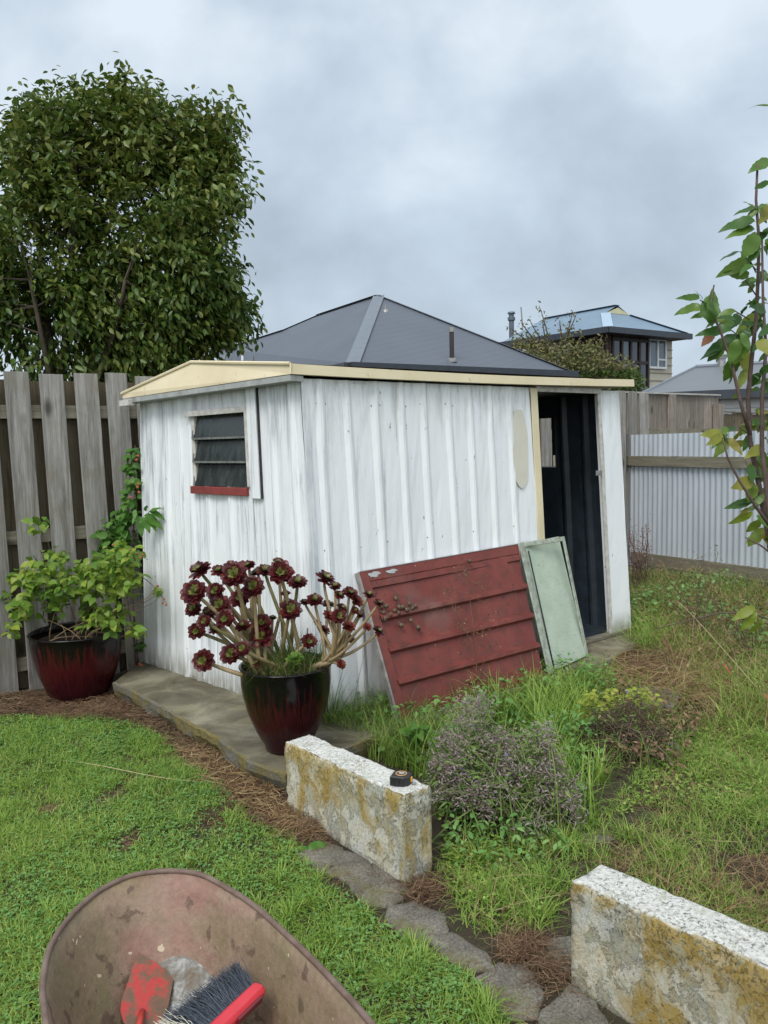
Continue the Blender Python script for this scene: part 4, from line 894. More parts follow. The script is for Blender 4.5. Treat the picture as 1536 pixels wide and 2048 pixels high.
def litter(st, P, l, w, mi=0, lift=.02, flat=.25):
    """curved fibres lying on the ground"""
    n = len(P); a = RNG.uniform(0, 6.28, n); b = a + RNG.normal(0, .9, n); l = RNG.uniform(*l, n)
    p0 = P + UP * RNG.uniform(.001, lift, n)[:, None]; d0 = np.stack([np.cos(a), np.sin(a), RNG.uniform(-.1, flat, n)], 1); d1 = np.stack([np.cos(b), np.sin(b), RNG.uniform(-flat, .1, n)], 1)
    p1 = p0 + d0 * (l * .5)[:, None]; p2 = p1 + d1 * (l * .5)[:, None]; p1[:, 2] = np.maximum(p1[:, 2], P[:, 2] + .003); p2[:, 2] = np.maximum(p2[:, 2], P[:, 2] + .002)
    s = np.stack([-np.sin(a), np.cos(a), RNG.uniform(-.7, .7, n)], 1) * (RNG.uniform(*w, n) / 2)[:, None]
    V = np.stack([p0 - s, p0 + s, p1 - s, p1 + s, p2 - s * .4, p2 + s * .4], 1); base = st.n + np.arange(n)[:, None, None] * 6
    Q = (np.array([(0, 1, 3, 2), (2, 3, 5, 4)])[None] + base).reshape(-1, 4); st.V.append(V.reshape(-1, 3).astype(np.float32)); st.Q.append(Q); st.qm.append(np.full(len(Q), mi)); st.n += n * 6
st = Stamp()
strip = [(-300, 1400), (40, 1385), (230, 1370), (240, 1395), (310, 1432), (400, 1485), (480, 1540), (575, 1592), (640, 1690), (590, 1690), (500, 1650), (440, 1590), (350, 1520), (330, 1478), (180, 1436), (0, 1440), (-300, 1440)]
litter(st, scat(strip, 9000), (.02, .09), (.001, .003), 0, .03)
litter(st, scat([(355, 1490), (420, 1495), (575, 1600), (640, 1680), (560, 1670), (440, 1580), (370, 1530)], 7500), (.04, .14), (.0012, .0032), 1, .035)
litter(st, scat([(90, 1420), (230, 1400), (250, 1440), (100, 1450)], 9000), (.02, .08), (.001, .002), 0, .06, .6)
for x, y, r in BARE:
    if r > 0:
        c = G(x, y); P = c + np.column_stack([RNG.normal(0, r * .6, 260), RNG.normal(0, r * .7, 260), np.zeros(260)]); litter(st, P, (.01, .04), (.001, .0025), 0, .012)
# around the paving
pav = [(600, 1690), (680, 1700), (830, 1780), (1000, 1720), (1140, 1800), (1140, 1950), (1250, 2080), (1060, 2080), (880, 1925), (740, 1840), (640, 1760)]
P = scat(pav, 4500); P = P[vnoise(P[:, 0], P[:, 1], 6, 8) > .42]; litter(st, P, (.01, .05), (.0008, .002), 0, .02)
P = scat(pav, 900); P = P[vnoise(P[:, 0], P[:, 1], 5, 8) > .5]; n = len(P); blades(st, P, RNG.uniform(.008, .03, n), .003, RNG.uniform(.4, 1.5, n), 2, 2)
for x, y, r in ((850, 1785, .09), (1105, 1945, .09), (620, 1655, .08), (1030, 1910, .06), (1060, 1895, .06)):
    c = G(x, y); P = c + np.column_stack([RNG.normal(0, r * .45, 450), RNG.normal(0, r * .5, 450), np.zeros(450)]); litter(st, P, (.03, .09), (.0009, .002), 0, .03, .5)
o = st.build('dead_grass_litter', [M_BROWN, M_STRAW, M_LAWN]); tag(o, kind='stuff', label='brown dead grass and leaf litter along the path edge', cat='litter')

# rough grass to the right
st = Stamp()
def vfield(px, dens, h, w, lean, mi=0, th=.0, segs=3, sd=3, sc=3.0):
    P = scat(px, dens); P = P[vis(P, 200)]; q = vnoise(P[:, 0], P[:, 1], sc, sd) * .6 + vnoise(P[:, 0], P[:, 1], sc * 3, sd + 7) * .4
    m = q > th; P = P[m]; q = q[m]; n = len(P); blades(st, P, RNG.uniform(*h, n) * (.5 + q), RNG.uniform(*w, n), RNG.uniform(*lean, n), mi, segs)
# middle green between the low walls and up to the bush
mid_px = [(868, 1740), (900, 1790), (930, 1850), (1010, 1890), (1090, 1880), (1140, 1790), (1200, 1720), (1536, 1870), (1750, 1900), (1750, 1560), (1536, 1480), (1400, 1440), (1340, 1560), (1180, 1640), (1050, 1700), (900, 1700)]
vfield(mid_px, 7500, (.025, .08), (.002, .0045), (.4, 1.6), 0, .40, 3)
vfield([(1340, 1470), (1536, 1430), (1750, 1430), (1750, 1680), (1536, 1650), (1300, 1600), (1180, 1650)], 8500, (.02, .05), (.002, .0045), (.4, 1.6), 0, .2, 2, 9)
vfield([(880, 1700), (1180, 1650), (1420, 1660), (1460, 1760), (1200, 1740), (1130, 1830), (1000, 1870), (900, 1800)], 3500, (.03, .09), (.0022, .005), (.4, 1.5), 0, .42, 3, 12, 5)
# tall grass behind left low wall, along the slab front
vfield([(600, 1455), (700, 1440), (800, 1455), (900, 1440), (1100, 1370), (1200, 1355), (1230, 1400), (1100, 1440), (960, 1480), (900, 1560), (860, 1570), (760, 1530)], 5200, (.10, .30), (.0025, .0065), (.2, 1.1), 1, .33, 4, 14, 3.5)
vfield([(600, 1460), (640, 1440), (760, 1440), (830, 1480), (840, 1555), (720, 1505)], 2600, (.12, .26), (.002, .005), (.2, .9), 1, .2, 4, 15, 4)
vfield([(860, 1400), (1100, 1365), (1180, 1400), (1160, 1560), (1200, 1640), (1160, 1660), (1050, 1450), (900, 1440)], 3000, (.12, .34), (.003, .007), (.3, 1.2), 0, .35, 4, 16, 4)
# right back field
back_px = [(1262, 1250), (1262, 1178), (1400, 1192), (1536, 1208), (1800, 1235), (1800, 1560), (1536, 1440), (1430, 1400), (1290, 1330)]
vfield(back_px, 2300, (.07, .26), (.003, .007), (.5, 1.6), 1, .3, 4, 18, 1.8)
vfield(back_px, 1900, (.06, .22), (.003, .008), (.4, 1.5), 0, .35, 4, 28, 2.6)
vfield(back_px, 650, (.12, .42), (.002, .004), (.5, 1.7), 2, .35, 4, 19, 2.2)
vfield([(1262, 1262), (1320, 1240), (1345, 1290), (1300, 1330), (1250, 1310)], 4200, (.12, .36), (.003, .007), (.3, 1.2), 0, .1, 4, 20, 3)
vfield([(1400, 1430), (1536, 1380), (1800, 1380), (1800, 1520), (1536, 1500), (1430, 1500)], 2600, (.08, .26), (.003, .006), (.5, 1.4), 0, .3, 4, 22, 3)
vfield([(870, 1500), (960, 1440), (1080, 1480), (1180, 1600), (1120, 1680), (950, 1680), (880, 1620)], 900, (.16, .40), (.003, .006), (.2, .9), 0, .3, 4, 70, 4)
vfield([(1180, 1390), (1400, 1400), (1420, 1520), (1200, 1560)], 900, (.10, .28), (.0025, .005), (.3, 1.3), 1, .35, 4, 71, 4)
vfield([(1280, 1340), (1536, 1400), (1800, 1450), (1800, 1500), (1400, 1460)], 900, (.10, .34), (.0018, .0035), (.4, 1.6), 2, .3, 4, 72, 3)
bw_ = [(1205, 1705), (1300, 1730), (1536, 1800), (1800, 1880), (1800, 2060), (1536, 1930), (1330, 1830), (1200, 1770)]
vfield(bw_, 5200, (.03, .12), (.002, .005), (.4, 1.6), 0, .3, 3, 80, 4); vfield(bw_, 900, (.05, .20), (.0015, .003), (.5, 1.8), 2, .3, 4, 81, 4)
P = scat(bw_, 2200); litter(st, P, (.03, .14), (.001, .0025), 3, .04, .5); P = scat(bw_, 700); litter(st, P, (.05, .2), (.001, .002), 2, .07, .5)
tuft(st, [G(660, 1478), G(648, 1462), G(672, 1470)], 42, (.18, .42), (.003, .008), .03, (.1, .8), 1, 4)
tuft(st, [G(1245, 1500), G(1265, 1470), G(1200, 1560)], 70, (.10, .24), (.003, .006), .04, (.3, 1.2), 0, 4)
for x, y in ((1010, 1790), (1075, 1840), (1090, 1780), (960, 1720), (1180, 1650), (1130, 1700), (1260, 1680), (1330, 1650), (1480, 1620), (1400, 1560), (1500, 1560), (1350, 1720)): tuft(st, [G(x, y)], 80, (.05, .12), (.0025, .005), .035, (.4, 1.4), 0, 3)
# dried stems bottom right behind the long wall
vfield([(1380, 1760), (1536, 1700), (1800, 1720), (1800, 1950), (1536, 1870), (1440, 1820)], 800, (.10, .28), (.0015, .003), (.4, 1.8), 2, .25, 4, 24, 4)
P = scat([(1380, 1770), (1536, 1720), (1800, 1750), (1800, 1950), (1536, 1880)], 1500); litter(st, P, (.06, .25), (.001, .0025), 3, .07, .5)
P = scat([(1190, 1330), (1400, 1300), (1500, 1350), (1450, 1420), (1330, 1410), (1240, 1400)], 3800); litter(st, P, (.08, .30), (.0015, .004), 2, .08, .35)
P = scat([(1240, 1320), (1370, 1315), (1380, 1360), (1230, 1360)], 6500); litter(st, P, (.05, .18), (.0015, .003), 3, .10, .4)
P = scat([(1180, 1380), (1400, 1400), (1500, 1440), (1400, 1480), (1200, 1460)], 3800); litter(st, P, (.03, .12), (.001, .0025), 3, .03, .4)
P = scat([(1290, 1600), (1360, 1560), (1420, 1640), (1320, 1660)], 2500); litter(st, P, (.03, .10), (.001, .0025), 3, .03, .4)
P = scat(back_px, 450); litter(st, P, (.10, .35), (.0015, .003), 2, .12, .5)
P = scat(mid_px, 1500); P = P[vnoise(P[:, 0], P[:, 1], 4.5, 33) > .5]; litter(st, P, (.02, .09), (.0009, .0022), 3, .025, .5)
P = scat(mid_px, 260); litter(st, P, (.05, .18), (.0010, .002), 2, .05, .5)
vfield(mid_px, 350, (.06, .16), (.0012, .0025), (.5, 1.8), 2, .3, 4, 40, 3)
P = scat([(1.15, 1.0), (4.5, 1.0), (6.0, 6.6), (4.2, 7.0), (2.6, 4.0), (1.6, 2.3)], 4200, True); P = P[~vis(P, 200)]; n = len(P); q = vnoise(P[:, 0], P[:, 1], 3, 50); blades(st, P, RNG.uniform(.03, .12, n) * (.4 + q), RNG.uniform(.003, .006, n), RNG.uniform(.4, 1.6, n), 0, 3)
o = st.build('rough_grass', [M_LAWN, M_LONG, M_STRAW, M_BROWN]); tag(o, kind='stuff', label='rough long grass and dried stalks in the right half of the yard', cat='grass')
# distant turf beyond view stays as ground

# clover patch near the gap and at right
st = Stamp(); P = np.concatenate([scat([(880, 1700), (1000, 1690), (1130, 1780), (1060, 1870), (950, 1850), (900, 1790)], 900), scat([(1330, 1480), (1536, 1450), (1700, 1600), (1536, 1660), (1330, 1620), (1230, 1640)], 1500), scat([(870, 1600), (1000, 1680), (1100, 1720), (900, 1760)], 2800)])
n = len(P); P[:, 2] += RNG.uniform(.01, .04, n)
for j in range(3):
    a = RNG.uniform(0, 6.28, n); e_ = RNG.uniform(-.25, .6, n); d = np.stack([np.cos(a) * np.cos(e_), np.sin(a) * np.cos(e_), np.sin(e_)], 1); X, Yv, Z = frames(d, np.tile(UP, (n, 1)))
    st.add(*CLOV, P, X, Yv, Z, RNG.uniform(.007, .014, n))
def broad(px, dens, hmax, size, mi, th=.45, sd=60):
    P = scat(px, dens); q = vnoise(P[:, 0], P[:, 1], 2.4, sd); P = P[q > th]; q = q[q > th]; n = len(P); P[:, 2] += RNG.uniform(.02, hmax, n) * np.clip((q - th) * 3 + .3, 0, 1)
    a = RNG.uniform(0, 6.28, n); e_ = RNG.uniform(-.7, .7, n); d = np.stack([np.cos(a) * np.cos(e_), np.sin(a) * np.cos(e_), np.sin(e_)], 1); X, Yv, Z = frames(d, np.tile(UP, (n, 1)) + RNG.normal(0, .35, (n, 3)))
    s_ = RNG.uniform(*size, n); st.add(*WLF, P, X, Yv, Z, np.column_stack([s_ * RNG.uniform(.5, 1, n), s_, s_]), mi)
WLF = ([(0, 0, 0), (-.28, .25, .05), (0, .27, -.02), (.28, .25, .05), (-.30, .6, .04), (0, .62, -.05), (.30, .6, .04), (0, 1, -.12)], [(1, 2, 5, 4), (2, 3, 6, 5)], [(0, 2, 1), (0, 3, 2), (4, 5, 7), (5, 6, 7)])
broad(back_px, 900, .24, (.025, .06), 1, .42); broad(back_px, 500, .20, (.02, .05), 2, .35, 61)
broad([(600, 1460), (760, 1440), (860, 1440), (1100, 1372), (1180, 1362), (1240, 1420), (1160, 1560), (1180, 1650), (1050, 1500), (900, 1470), (850, 1560), (740, 1510)], 1900, .20, (.018, .05), 1, .36, 62)
broad([(870, 1560), (900, 1740), (1050, 1760), (1200, 1680), (1240, 1560), (1180, 1500), (1100, 1660), (950, 1680)], 2200, .12, (.016, .042), 1, .38, 63)
broad([(1180, 1400), (1400, 1420), (1380, 1560), (1200, 1560)], 1500, .16, (.015, .04), 2, .3, 64)
o = st.build('weed_leaves', [M_LAWN, M_CLOV, M_BROWN]); tag(o, kind='stuff', label='low weed leaves among the rough grass', cat='weeds')

# ------------------------------------------------------------------ paving stones
def paver(label, pts, h=.012, seed=0):
    P = [G(*p) for p in pts]; c = sum(P) / len(P); P = [c + (p - c) * 1.10 for p in P]; h *= .8; T = thing('paving_stone', label, 'paving stone', [c[0], c[1], 0], 'paving stones along the low walls')
    R = np.random.default_rng(seed); ring = []
    for i in range(len(P)):
        a, b = P[i], P[(i + 1) % len(P)]; k = max(2, int(np.linalg.norm(b - a) / .02))
        ring += [a + (b - a) * j / k + np.array([*R.normal(0, .0025, 2), 0]) for j in range(k)]
    n = len(ring); z = [zt(p[0], p[1]) for p in ring]; V = [c * [1, 1, 0] + UP * (h + .004 + float(zt(c[0], c[1])))]
    V += [c + (p - c) * .55 + UP * (h + .002 + R.normal(0, .001)) for p in ring]; V += [p + nrm(c - p) * .006 + UP * (h + zz) for p, zz in zip(ring, z)]; V += [p + UP * (h - .004 + zz) for p, zz in zip(ring, z)]; V += [p - UP * .03 for p in ring]
    F_ = [(0, 1 + (j), 1 + (j + 1) % n) for j in range(n)] + [(1 + r * n + j, 1 + (r + 1) * n + j, 1 + (r + 1) * n + (j + 1) % n, 1 + r * n + (j + 1) % n) for r in range(3) for j in range(n)]
    mb = MB(); mb.add(V, F_); mb.build('stone', M_PAVE, T, smooth=True)
paver('largest grey paving stone against the foot of the short painted wall, its left half', [(598, 1715), (655, 1688), (735, 1722), (745, 1745), (705, 1778), (690, 1762), (640, 1745)], seed=1)
paver('grey paving stone at the near end of the short painted wall, beside the lawn', [(705, 1780), (748, 1745), (742, 1724), (805, 1760), (815, 1782), (780, 1808), (735, 1806)], seed=2)
paver('rounded pale grey paving stone just below the gap between the two low walls', [(778, 1812), (830, 1803), (885, 1828), (890, 1862), (850, 1880), (800, 1868), (775, 1840)], seed=3)
paver('half buried dark paving stone in the middle of the gap, with brown litter on it', [(855, 1872), (905, 1865), (970, 1905), (985, 1935), (945, 1945), (890, 1915)], seed=4)
paver('broad grey brown paving stone left of the long wall corner', [(950, 1965), (1000, 1930), (1050, 1935), (1085, 1985), (1070, 2035), (1010, 2040)], seed=5)
paver('paving stone right under the corner of the long painted wall', [(1085, 2035), (1140, 1985), (1190, 2015), (1215, 2060), (1200, 2130), (1080, 2130)], .02, seed=6)
paver('dark paving stone against the left end of the long painted wall, overgrown with grass', [(1060, 1900), (1110, 1885), (1145, 1880), (1143, 1945), (1095, 1945), (1065, 1925)], seed=7)
paver('small dark paving stone half hidden in grass beyond the gap', [(1150, 1668), (1215, 1662), (1225, 1680), (1160, 1690)], seed=8)
def blockstone():
    P = [G(x, y, .05) for x, y in ((1255, 1372), (1330, 1372), (1362, 1384), (1350, 1412), (1270, 1410))]; c = sum(P) / 5; mb = MB()
    T = thing('broken_slab', 'broken grey concrete slab under the straw near the doorway', 'concrete slab', c * [1, 1, 0])
    mb.add(P + [p - UP * .1 for p in P], [tuple(range(5))[::-1]] + [(i, (i + 1) % 5, 5 + (i + 1) % 5, 5 + i) for i in range(5)]); mb.build('slab', M_PAVE, T, bevel=.008)
blockstone()

# ------------------------------------------------------------------ left paling fence (runs on behind the shed)
FN = np.array([.6, -.8, 0])      # towards the camera
FO = G(0, 1395) * 0 + np.array([-2.44, 5.08, 0]); LEAN = math.tan(rad(1.1))
def fence_left():
    T = thing('wooden_fence', 'weathered grey fence of upright palings with gaps behind the red pot and shed', 'fence', FO)
    R = np.random.default_rng(8); fr, bk = MB(), MB()
    def pale(mb, t, off, top, w, tilt=0):
        b = FO + D1 * (t + LEAN * 1.1 + tilt) + FN * off - UP * .06; tp = FO + D1 * (t - LEAN * .9 + tilt * .3) + FN * off + UP * top
        a = D1 * w; d = -FN * .019; V = [b, b + a, tp + a, tp, b + d, b + a + d, tp + a + d, tp + d]
        mb.add(V, [(0, 1, 2, 3), (4, 7, 6, 5), (0, 4, 5, 1), (1, 5, 6, 2), (2, 6, 7, 3), (3, 7, 4, 0)])
    # positions measured from the photo for the first boards, then regular
    ts = []
    for px in (5, 75, 143, 205, 267): 
        for _t in np.linspace(-.5, 2, 2500):
            q = proj(FO + D1 * (_t - LEAN * .9) + UP * 2.0)
            if q[0] >= px: ts.append(_t); break
    step = .205; ts = [ts[0] - step * k for k in range(8, 0, -1)] + ts + [ts[-1] + step * k for k in range(1, 29)]
    for i, t in enumerate(ts):
        w = .150 + R.uniform(-.006, .006); pale(fr, t, .045 + R.uniform(-.003, .003), 2.03 + R.uniform(-.012, .012), w, R.normal(0, .008))
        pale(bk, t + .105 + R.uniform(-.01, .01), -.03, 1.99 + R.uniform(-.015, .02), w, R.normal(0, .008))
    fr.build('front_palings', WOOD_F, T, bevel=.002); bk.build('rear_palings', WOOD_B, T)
    ang = math.atan2(D1[1], D1[0])
    for z in (1.735, .93, .10):
        r = MB(); r.box(np.array([-1.7, -.02, z - .0]), np.array([8.0, 0, 0]), np.array([0, .045, 0]), UP * .085)
        o = r.build('rail', WOOD_H); o.parent = T; o.location = (0, 0, 0); o.rotation_euler = (0, 0, ang)
    for t in (-1.4, .55, 2.9, 5.2):
        p = MB(); p.box(FO + D1 * t - FN * .06 - UP * .1, D1 * .09, -FN * .09, UP * 2.05); p.build('post', WOOD_B, T)
fence_left()

# ------------------------------------------------------------------ corrugated iron fence and board fence behind
cA, cB = Y(1236, 1100, 9.15), Y(1536, 1100, 7.15); cA[2] = cB[2] = .05
cdir = nrm(cB - cA); cn = nrm(np.cross(UP, cdir)); cn = cn if cn @ (CAM - cA) > 0 else -cn
def corrugated():
    T = thing('corrugated_fence', 'pale blue corrugated iron fence with two timber rails right of the shed', 'fence', cA)
    Lg = np.linalg.norm(cB - cA) + 2.2; st0 = -.25; mb = MB(); n = int((Lg - st0) / .0095); V = []; K = [0, .25, .5, .75, 1]
    for k in K:
        for i in range(n + 1):
            s = st0 + (Lg - st0) * i / n; V.append(cA + cdir * s + cn * (.009 * math.cos(2 * math.pi * s / .076) + .002 * math.sin(s * 3 + k * 3)) + UP * ((1.50 + .010 * s * .5) * k))
    m = n + 1; mb.add(V, [(r * m + i, r * m + i + 1, (r + 1) * m + i + 1, (r + 1) * m + i) for r in range(4) for i in range(n)])
    me_, t, b, o_ = newmat('corrugated_zincalume'); nz = noise(t, coords(t, (3, 3, .6)), 2, 5); setc(t, b, ramp(t, nz, [(.3, (.47, .52, .57)), (.7, (.57, .62, .67))])); b.inputs['Roughness'].default_value = .42; b.inputs['Metallic'].default_value = .25
    mb.build('corrugated_sheet', me_, T, smooth=True)
    ang = math.atan2(cdir[1], cdir[0])
    def zz(px, py, d): return Y(px, py, d)[2]
    for (ya, yb, hh) in ((912, 912, .105), (1103, 1132, .125)):
        a = PL(1262, ya, cA + cn * .03, cn); b = PL(1490, yb if ya > 1000 else 914, cA + cn * .03, cn)
        d = nrm(b - a); a2 = a - d * (.35 if ya < 1000 else -.02); r = MB(); up = nrm(np.cross(cn, d)); up = up if up[2] > 0 else -up
        # built along local x so that the grain runs with the rail
        Lr = np.linalg.norm(b - a) + 2.2; r.box(np.array([0, -.012, -hh]), np.array([Lr, 0, 0]), np.array([0, .035, 0]), UP * hh); o = r.build('rail', WOOD_H)
        X_ = Vector(d); Y_ = Vector(np.cross(up, d)); Z_ = Vector(up); Mx = Matrix([[X_[i], Y_[i], Z_[i], (a2 - cA)[i]] for i in range(3)] + [[0, 0, 0, 1]]); o.parent = T; o.matrix_local = Mx
corrugated()
def boardfence():
    A = Y(1180, 800, 10.2); A[2] = 0
    # line parallel to the left fence
    e1 = Y(1240, 783, 10.7); n_ = nrm(np.array([.6, -.8, 0])); at = lambda px, py: PL(px, py, e1, n_)
    T = thing('board_fence', 'tall close-boarded grey fence with pale capping behind the corrugated iron', 'fence', [e1[0], e1[1], 0])
    a, b = at(1215, 782), at(1436, 789); d = nrm((b - a) * [1, 1, 0]); Lg = np.linalg.norm(b - a); mb = MB(); R = np.random.default_rng(3); s = 0
    topz = lambda s_: a[2] + (b[2] - a[2]) * s_ / Lg
    while s < Lg - .03:
        w = R.uniform(.075, .15); w = min(w, Lg - s); z = topz(s) - .03 - R.uniform(0, .015); p = np.array([*(a + d * s)[:2], 0]) + n_ * R.uniform(0, .008)
        mb.box(p, d * (w - .004), -n_ * .018, UP * z); s += w
    mb.build('boards', WOOD_G, T)
    cp = MB(); cp.box(a + n_ * .05 - UP * .022, b - a, -n_ * .12, UP * .022); cp.build('capping', simple('silvered_capping', (.48, .47, .44), (.33, .32, .29), 12, .8, .3), T)
    ra = at(1215, 856); rb_ = at(1430, 858); r = MB(); r.box(ra + n_ * .012 - UP * .0, rb_ - ra, n_ * .05, -UP * .09); r.build('rail', WOOD_H, T)
    for px, w in ((1333, .13), ): 
        p = at(px, 785); p2 = MB(); p2.box(np.array([p[0], p[1], 0]) + n_ * .02, d * w, n_ * .05, UP * (p[2] - .03)); p2.build('post', WOOD_G, T)
    # stepped end post and the lower fence running on
    p = at(1424, 808); q = MB(); q.box(np.array([p[0], p[1], 0]) + n_ * .02, d * .155, n_ * .08, UP * p[2]); q.build('end_post', WOOD_G, T)
    T2 = thing('lower_board_fence', 'lower brown board fence continuing right of the tall board fence', 'fence', [b[0], b[1], 0]); a = at(1448, 822); b2 = at(1700, 832); d = nrm((b2 - a) * [1, 1, 0]); Lg = np.linalg.norm(b2 - a); mb = MB(); s = 0
    while s < Lg: w = R.uniform(.09, .14); p = np.array([*(a + d * s)[:2], 0]); mb.box(p, d * (w - .006), -n_ * .018, UP * (a[2] - R.uniform(0, .02) - .03)); s += w
    mb.build('boards', WOOD_B, T2); cp = MB(); cp.box(a - UP * .02 + n_ * .03, b2 - a, -n_ * .09, UP * .02); cp.build('capping', WOOD_H, T2)
boardfence()

# ------------------------------------------------------------------ houses
M_ROOF1 = rooftex('charcoal_longrun_roof', (.098, .114, .140), 1, rad(37), .19)
M_ROOF2 = rooftex('blue_roof', (.17, .245, .32), 1, rad(37), .3)
M_ROOF3 = rooftex('grey_roof', (.15, .165, .18), 1, rad(37), .3)
M_RIDGE = simple('ridge_flashing', (.15, .172, .205), (.13, .15, .18), 5, .5, 0)
M_WALLC = simple('cream_weatherboard', (.50, .47, .38), (.42, .40, .32), 3, .7, 0)
M_FRAMEW = simple('white_joinery', (.75, .77, .78), (.68, .70, .71), 5, .5, 0)
M_BROWNJ = simple('dark_brown_joinery', (.035, .025, .024), (.02, .015, .015), 5, .5, 0)
def mat_win(name, c):
    m, t, b, o = newmat(name); setc(t, b, c); b.inputs['Roughness'].default_value = .06; b.inputs['Specular IOR Level'].default_value = .8; return m
M_WIN = mat_win('window_glass', (.10, .14, .18)); M_WIND = mat_win('dark_window_glass', (.04, .045, .06))
def house1():
    k = 1.6; E0 = Y(705, 727, 10.5 * k)        # nearest eave corner
    E1 = PL(1146, 744, E0, UP)                  # far corner of hip end, level with E0
    T = thing('grey_roofed_house', 'house with large charcoal hipped metal roof and flue rising behind the shed', 'house', [E0[0], E0[1], 0])
    d1 = nrm(E1 - E0); d2 = nrm(np.array([-d1[1], d1[0], 0])); d2 = nrm(d2 + d1 * -.02)
    Lh = np.linalg.norm(E1 - E0)
    # plane of the left roof face: through E0, along d2, and the apex (apex lies above the middle of the hip end)
    apx = PL(758, 591, E0 + d1 * Lh / 2, d1)
    nFace = nrm(np.cross(d2, apx - E0)); on = lambda x, y: PL(x, y, E0, nFace)
    R2, V1, R3 = on(637, 624), on(569, 660), on(447, 691)
    R2[2] = apx[2]; R3[2] = V1[2]; far = on(390, 735); far[2] = E0[2]
    mir = lambda p, w=None: p + d1 * 2 * ((E0 + d1 * Lh / 2 - p) @ d1)    # mirrored about the ridge plane
    roof = MB(); roof.poly([E0, apx, R2, V1, R3, far][::-1]); roof.poly([E0, E1, apx]); 
    mE, mV, mR3, mf = E1, mir(V1), mir(R3), mir(far)
    roof.poly([E1, mf, mR3, mV, R2, apx]); roof.poly([R2, mV, V1]); roof.poly([V1, mV, mR3, R3]); roof.poly([R3, mR3, mf, far]); rr = roof.build('roof', M_ROOF1, T)
    rg = MB(); up = UP * .008
    def cap(a, b, w=.13):
        t_ = nrm(b - a); s = nrm(np.cross(t_, UP)) * w; rg.add([a - s + UP * 0, a + up * 1.3, a + s, b - s, b + up * 1.3, b + s], [(0, 1, 4, 3), (1, 2, 5, 4)])
    cap(E0 + up, apx + up, .15); cap(apx + up, R2 + up); cap(E1 + up, apx + up); cap(R2 + up, V1 + up, .08); cap(V1 + up, R3 + up, .08); cap(R3 + up, far + up, .08); rg.build('ridge_flashing', M_RIDGE, rr)
    g = MB(); hh = .22
    for a, b in ((E0 - d1 * .08, E1 + d1 * .08), (E0 - d1 * .08, far - d1 * .08)):
        t_ = nrm(b - a); nn_ = nrm(np.cross(t_, UP)); nn_ = nn_ if nn_ @ (CAM - a) > 0 else -nn_; g.box(a - UP * hh * .9, b - a, nn_ * .12, UP * hh)
    g.build('gutter', M_GUTTER, T)
    w = MB(); ins = .45; a = E0 + d1 * ins + d2 * ins; Lf = np.linalg.norm(far - E0) - ins * 2
    w.box([*a[:2], 0], d1 * (Lh - 2 * ins), d2 * Lf, UP * (E0[2] - .1)); w.build('wall', M_WALLC, T)
    fl = on  # flue on the hip end
    nE = nrm(np.cross(E1 - E0, apx - E0)); b = PL(904, 721, E0, nE); f = MB(); hf = (Y(904, 664, b[1])[2] - b[2]); f.tube([b - UP * .1, b + UP * hf], .055, 10); f.build('flue_pipe', M_BROWNJ, rr)
    f = MB(); f.tube([b + UP * hf, b + UP * (hf + .10)], .065, 10); f.build('flue_cap', M_STEEL, rr); f = MB(); f.lathe(b, [(.12, -.04), (.12, .02), (.05, .06)], 12); f.build('flue_flashing', M_STEEL, rr)
    b = PL(771, 622, E0, nE); f = MB(); f.tube([b - UP * .05, b + UP * .14], .025, 7); f.lathe(b, [(.10, -.05), (.09, .0), (.03, .05)], 10); f.build('vent_pipe', M_STEEL, rr)
    # satellite dish near the left valley
    b = on(449, 712) ; dn = nrm(CAM - b + np.array([1.2, 0, 4])); f = MB(); f.lathe(b + UP * -.05 + nFace * .25 * (1 if nFace @ (CAM - b) > 0 else -1), [(.0, 0), (.15, .01), (.30, .05)], 24, ax=dn); f.build('satellite_dish', M_RIDGE, rr)
    b = on(485, 718); f = MB(); f.tube([b - UP * .05, b + UP * .10], .04, 8); f.build('vent_pipe', M_FRAMEW, rr)
house1()
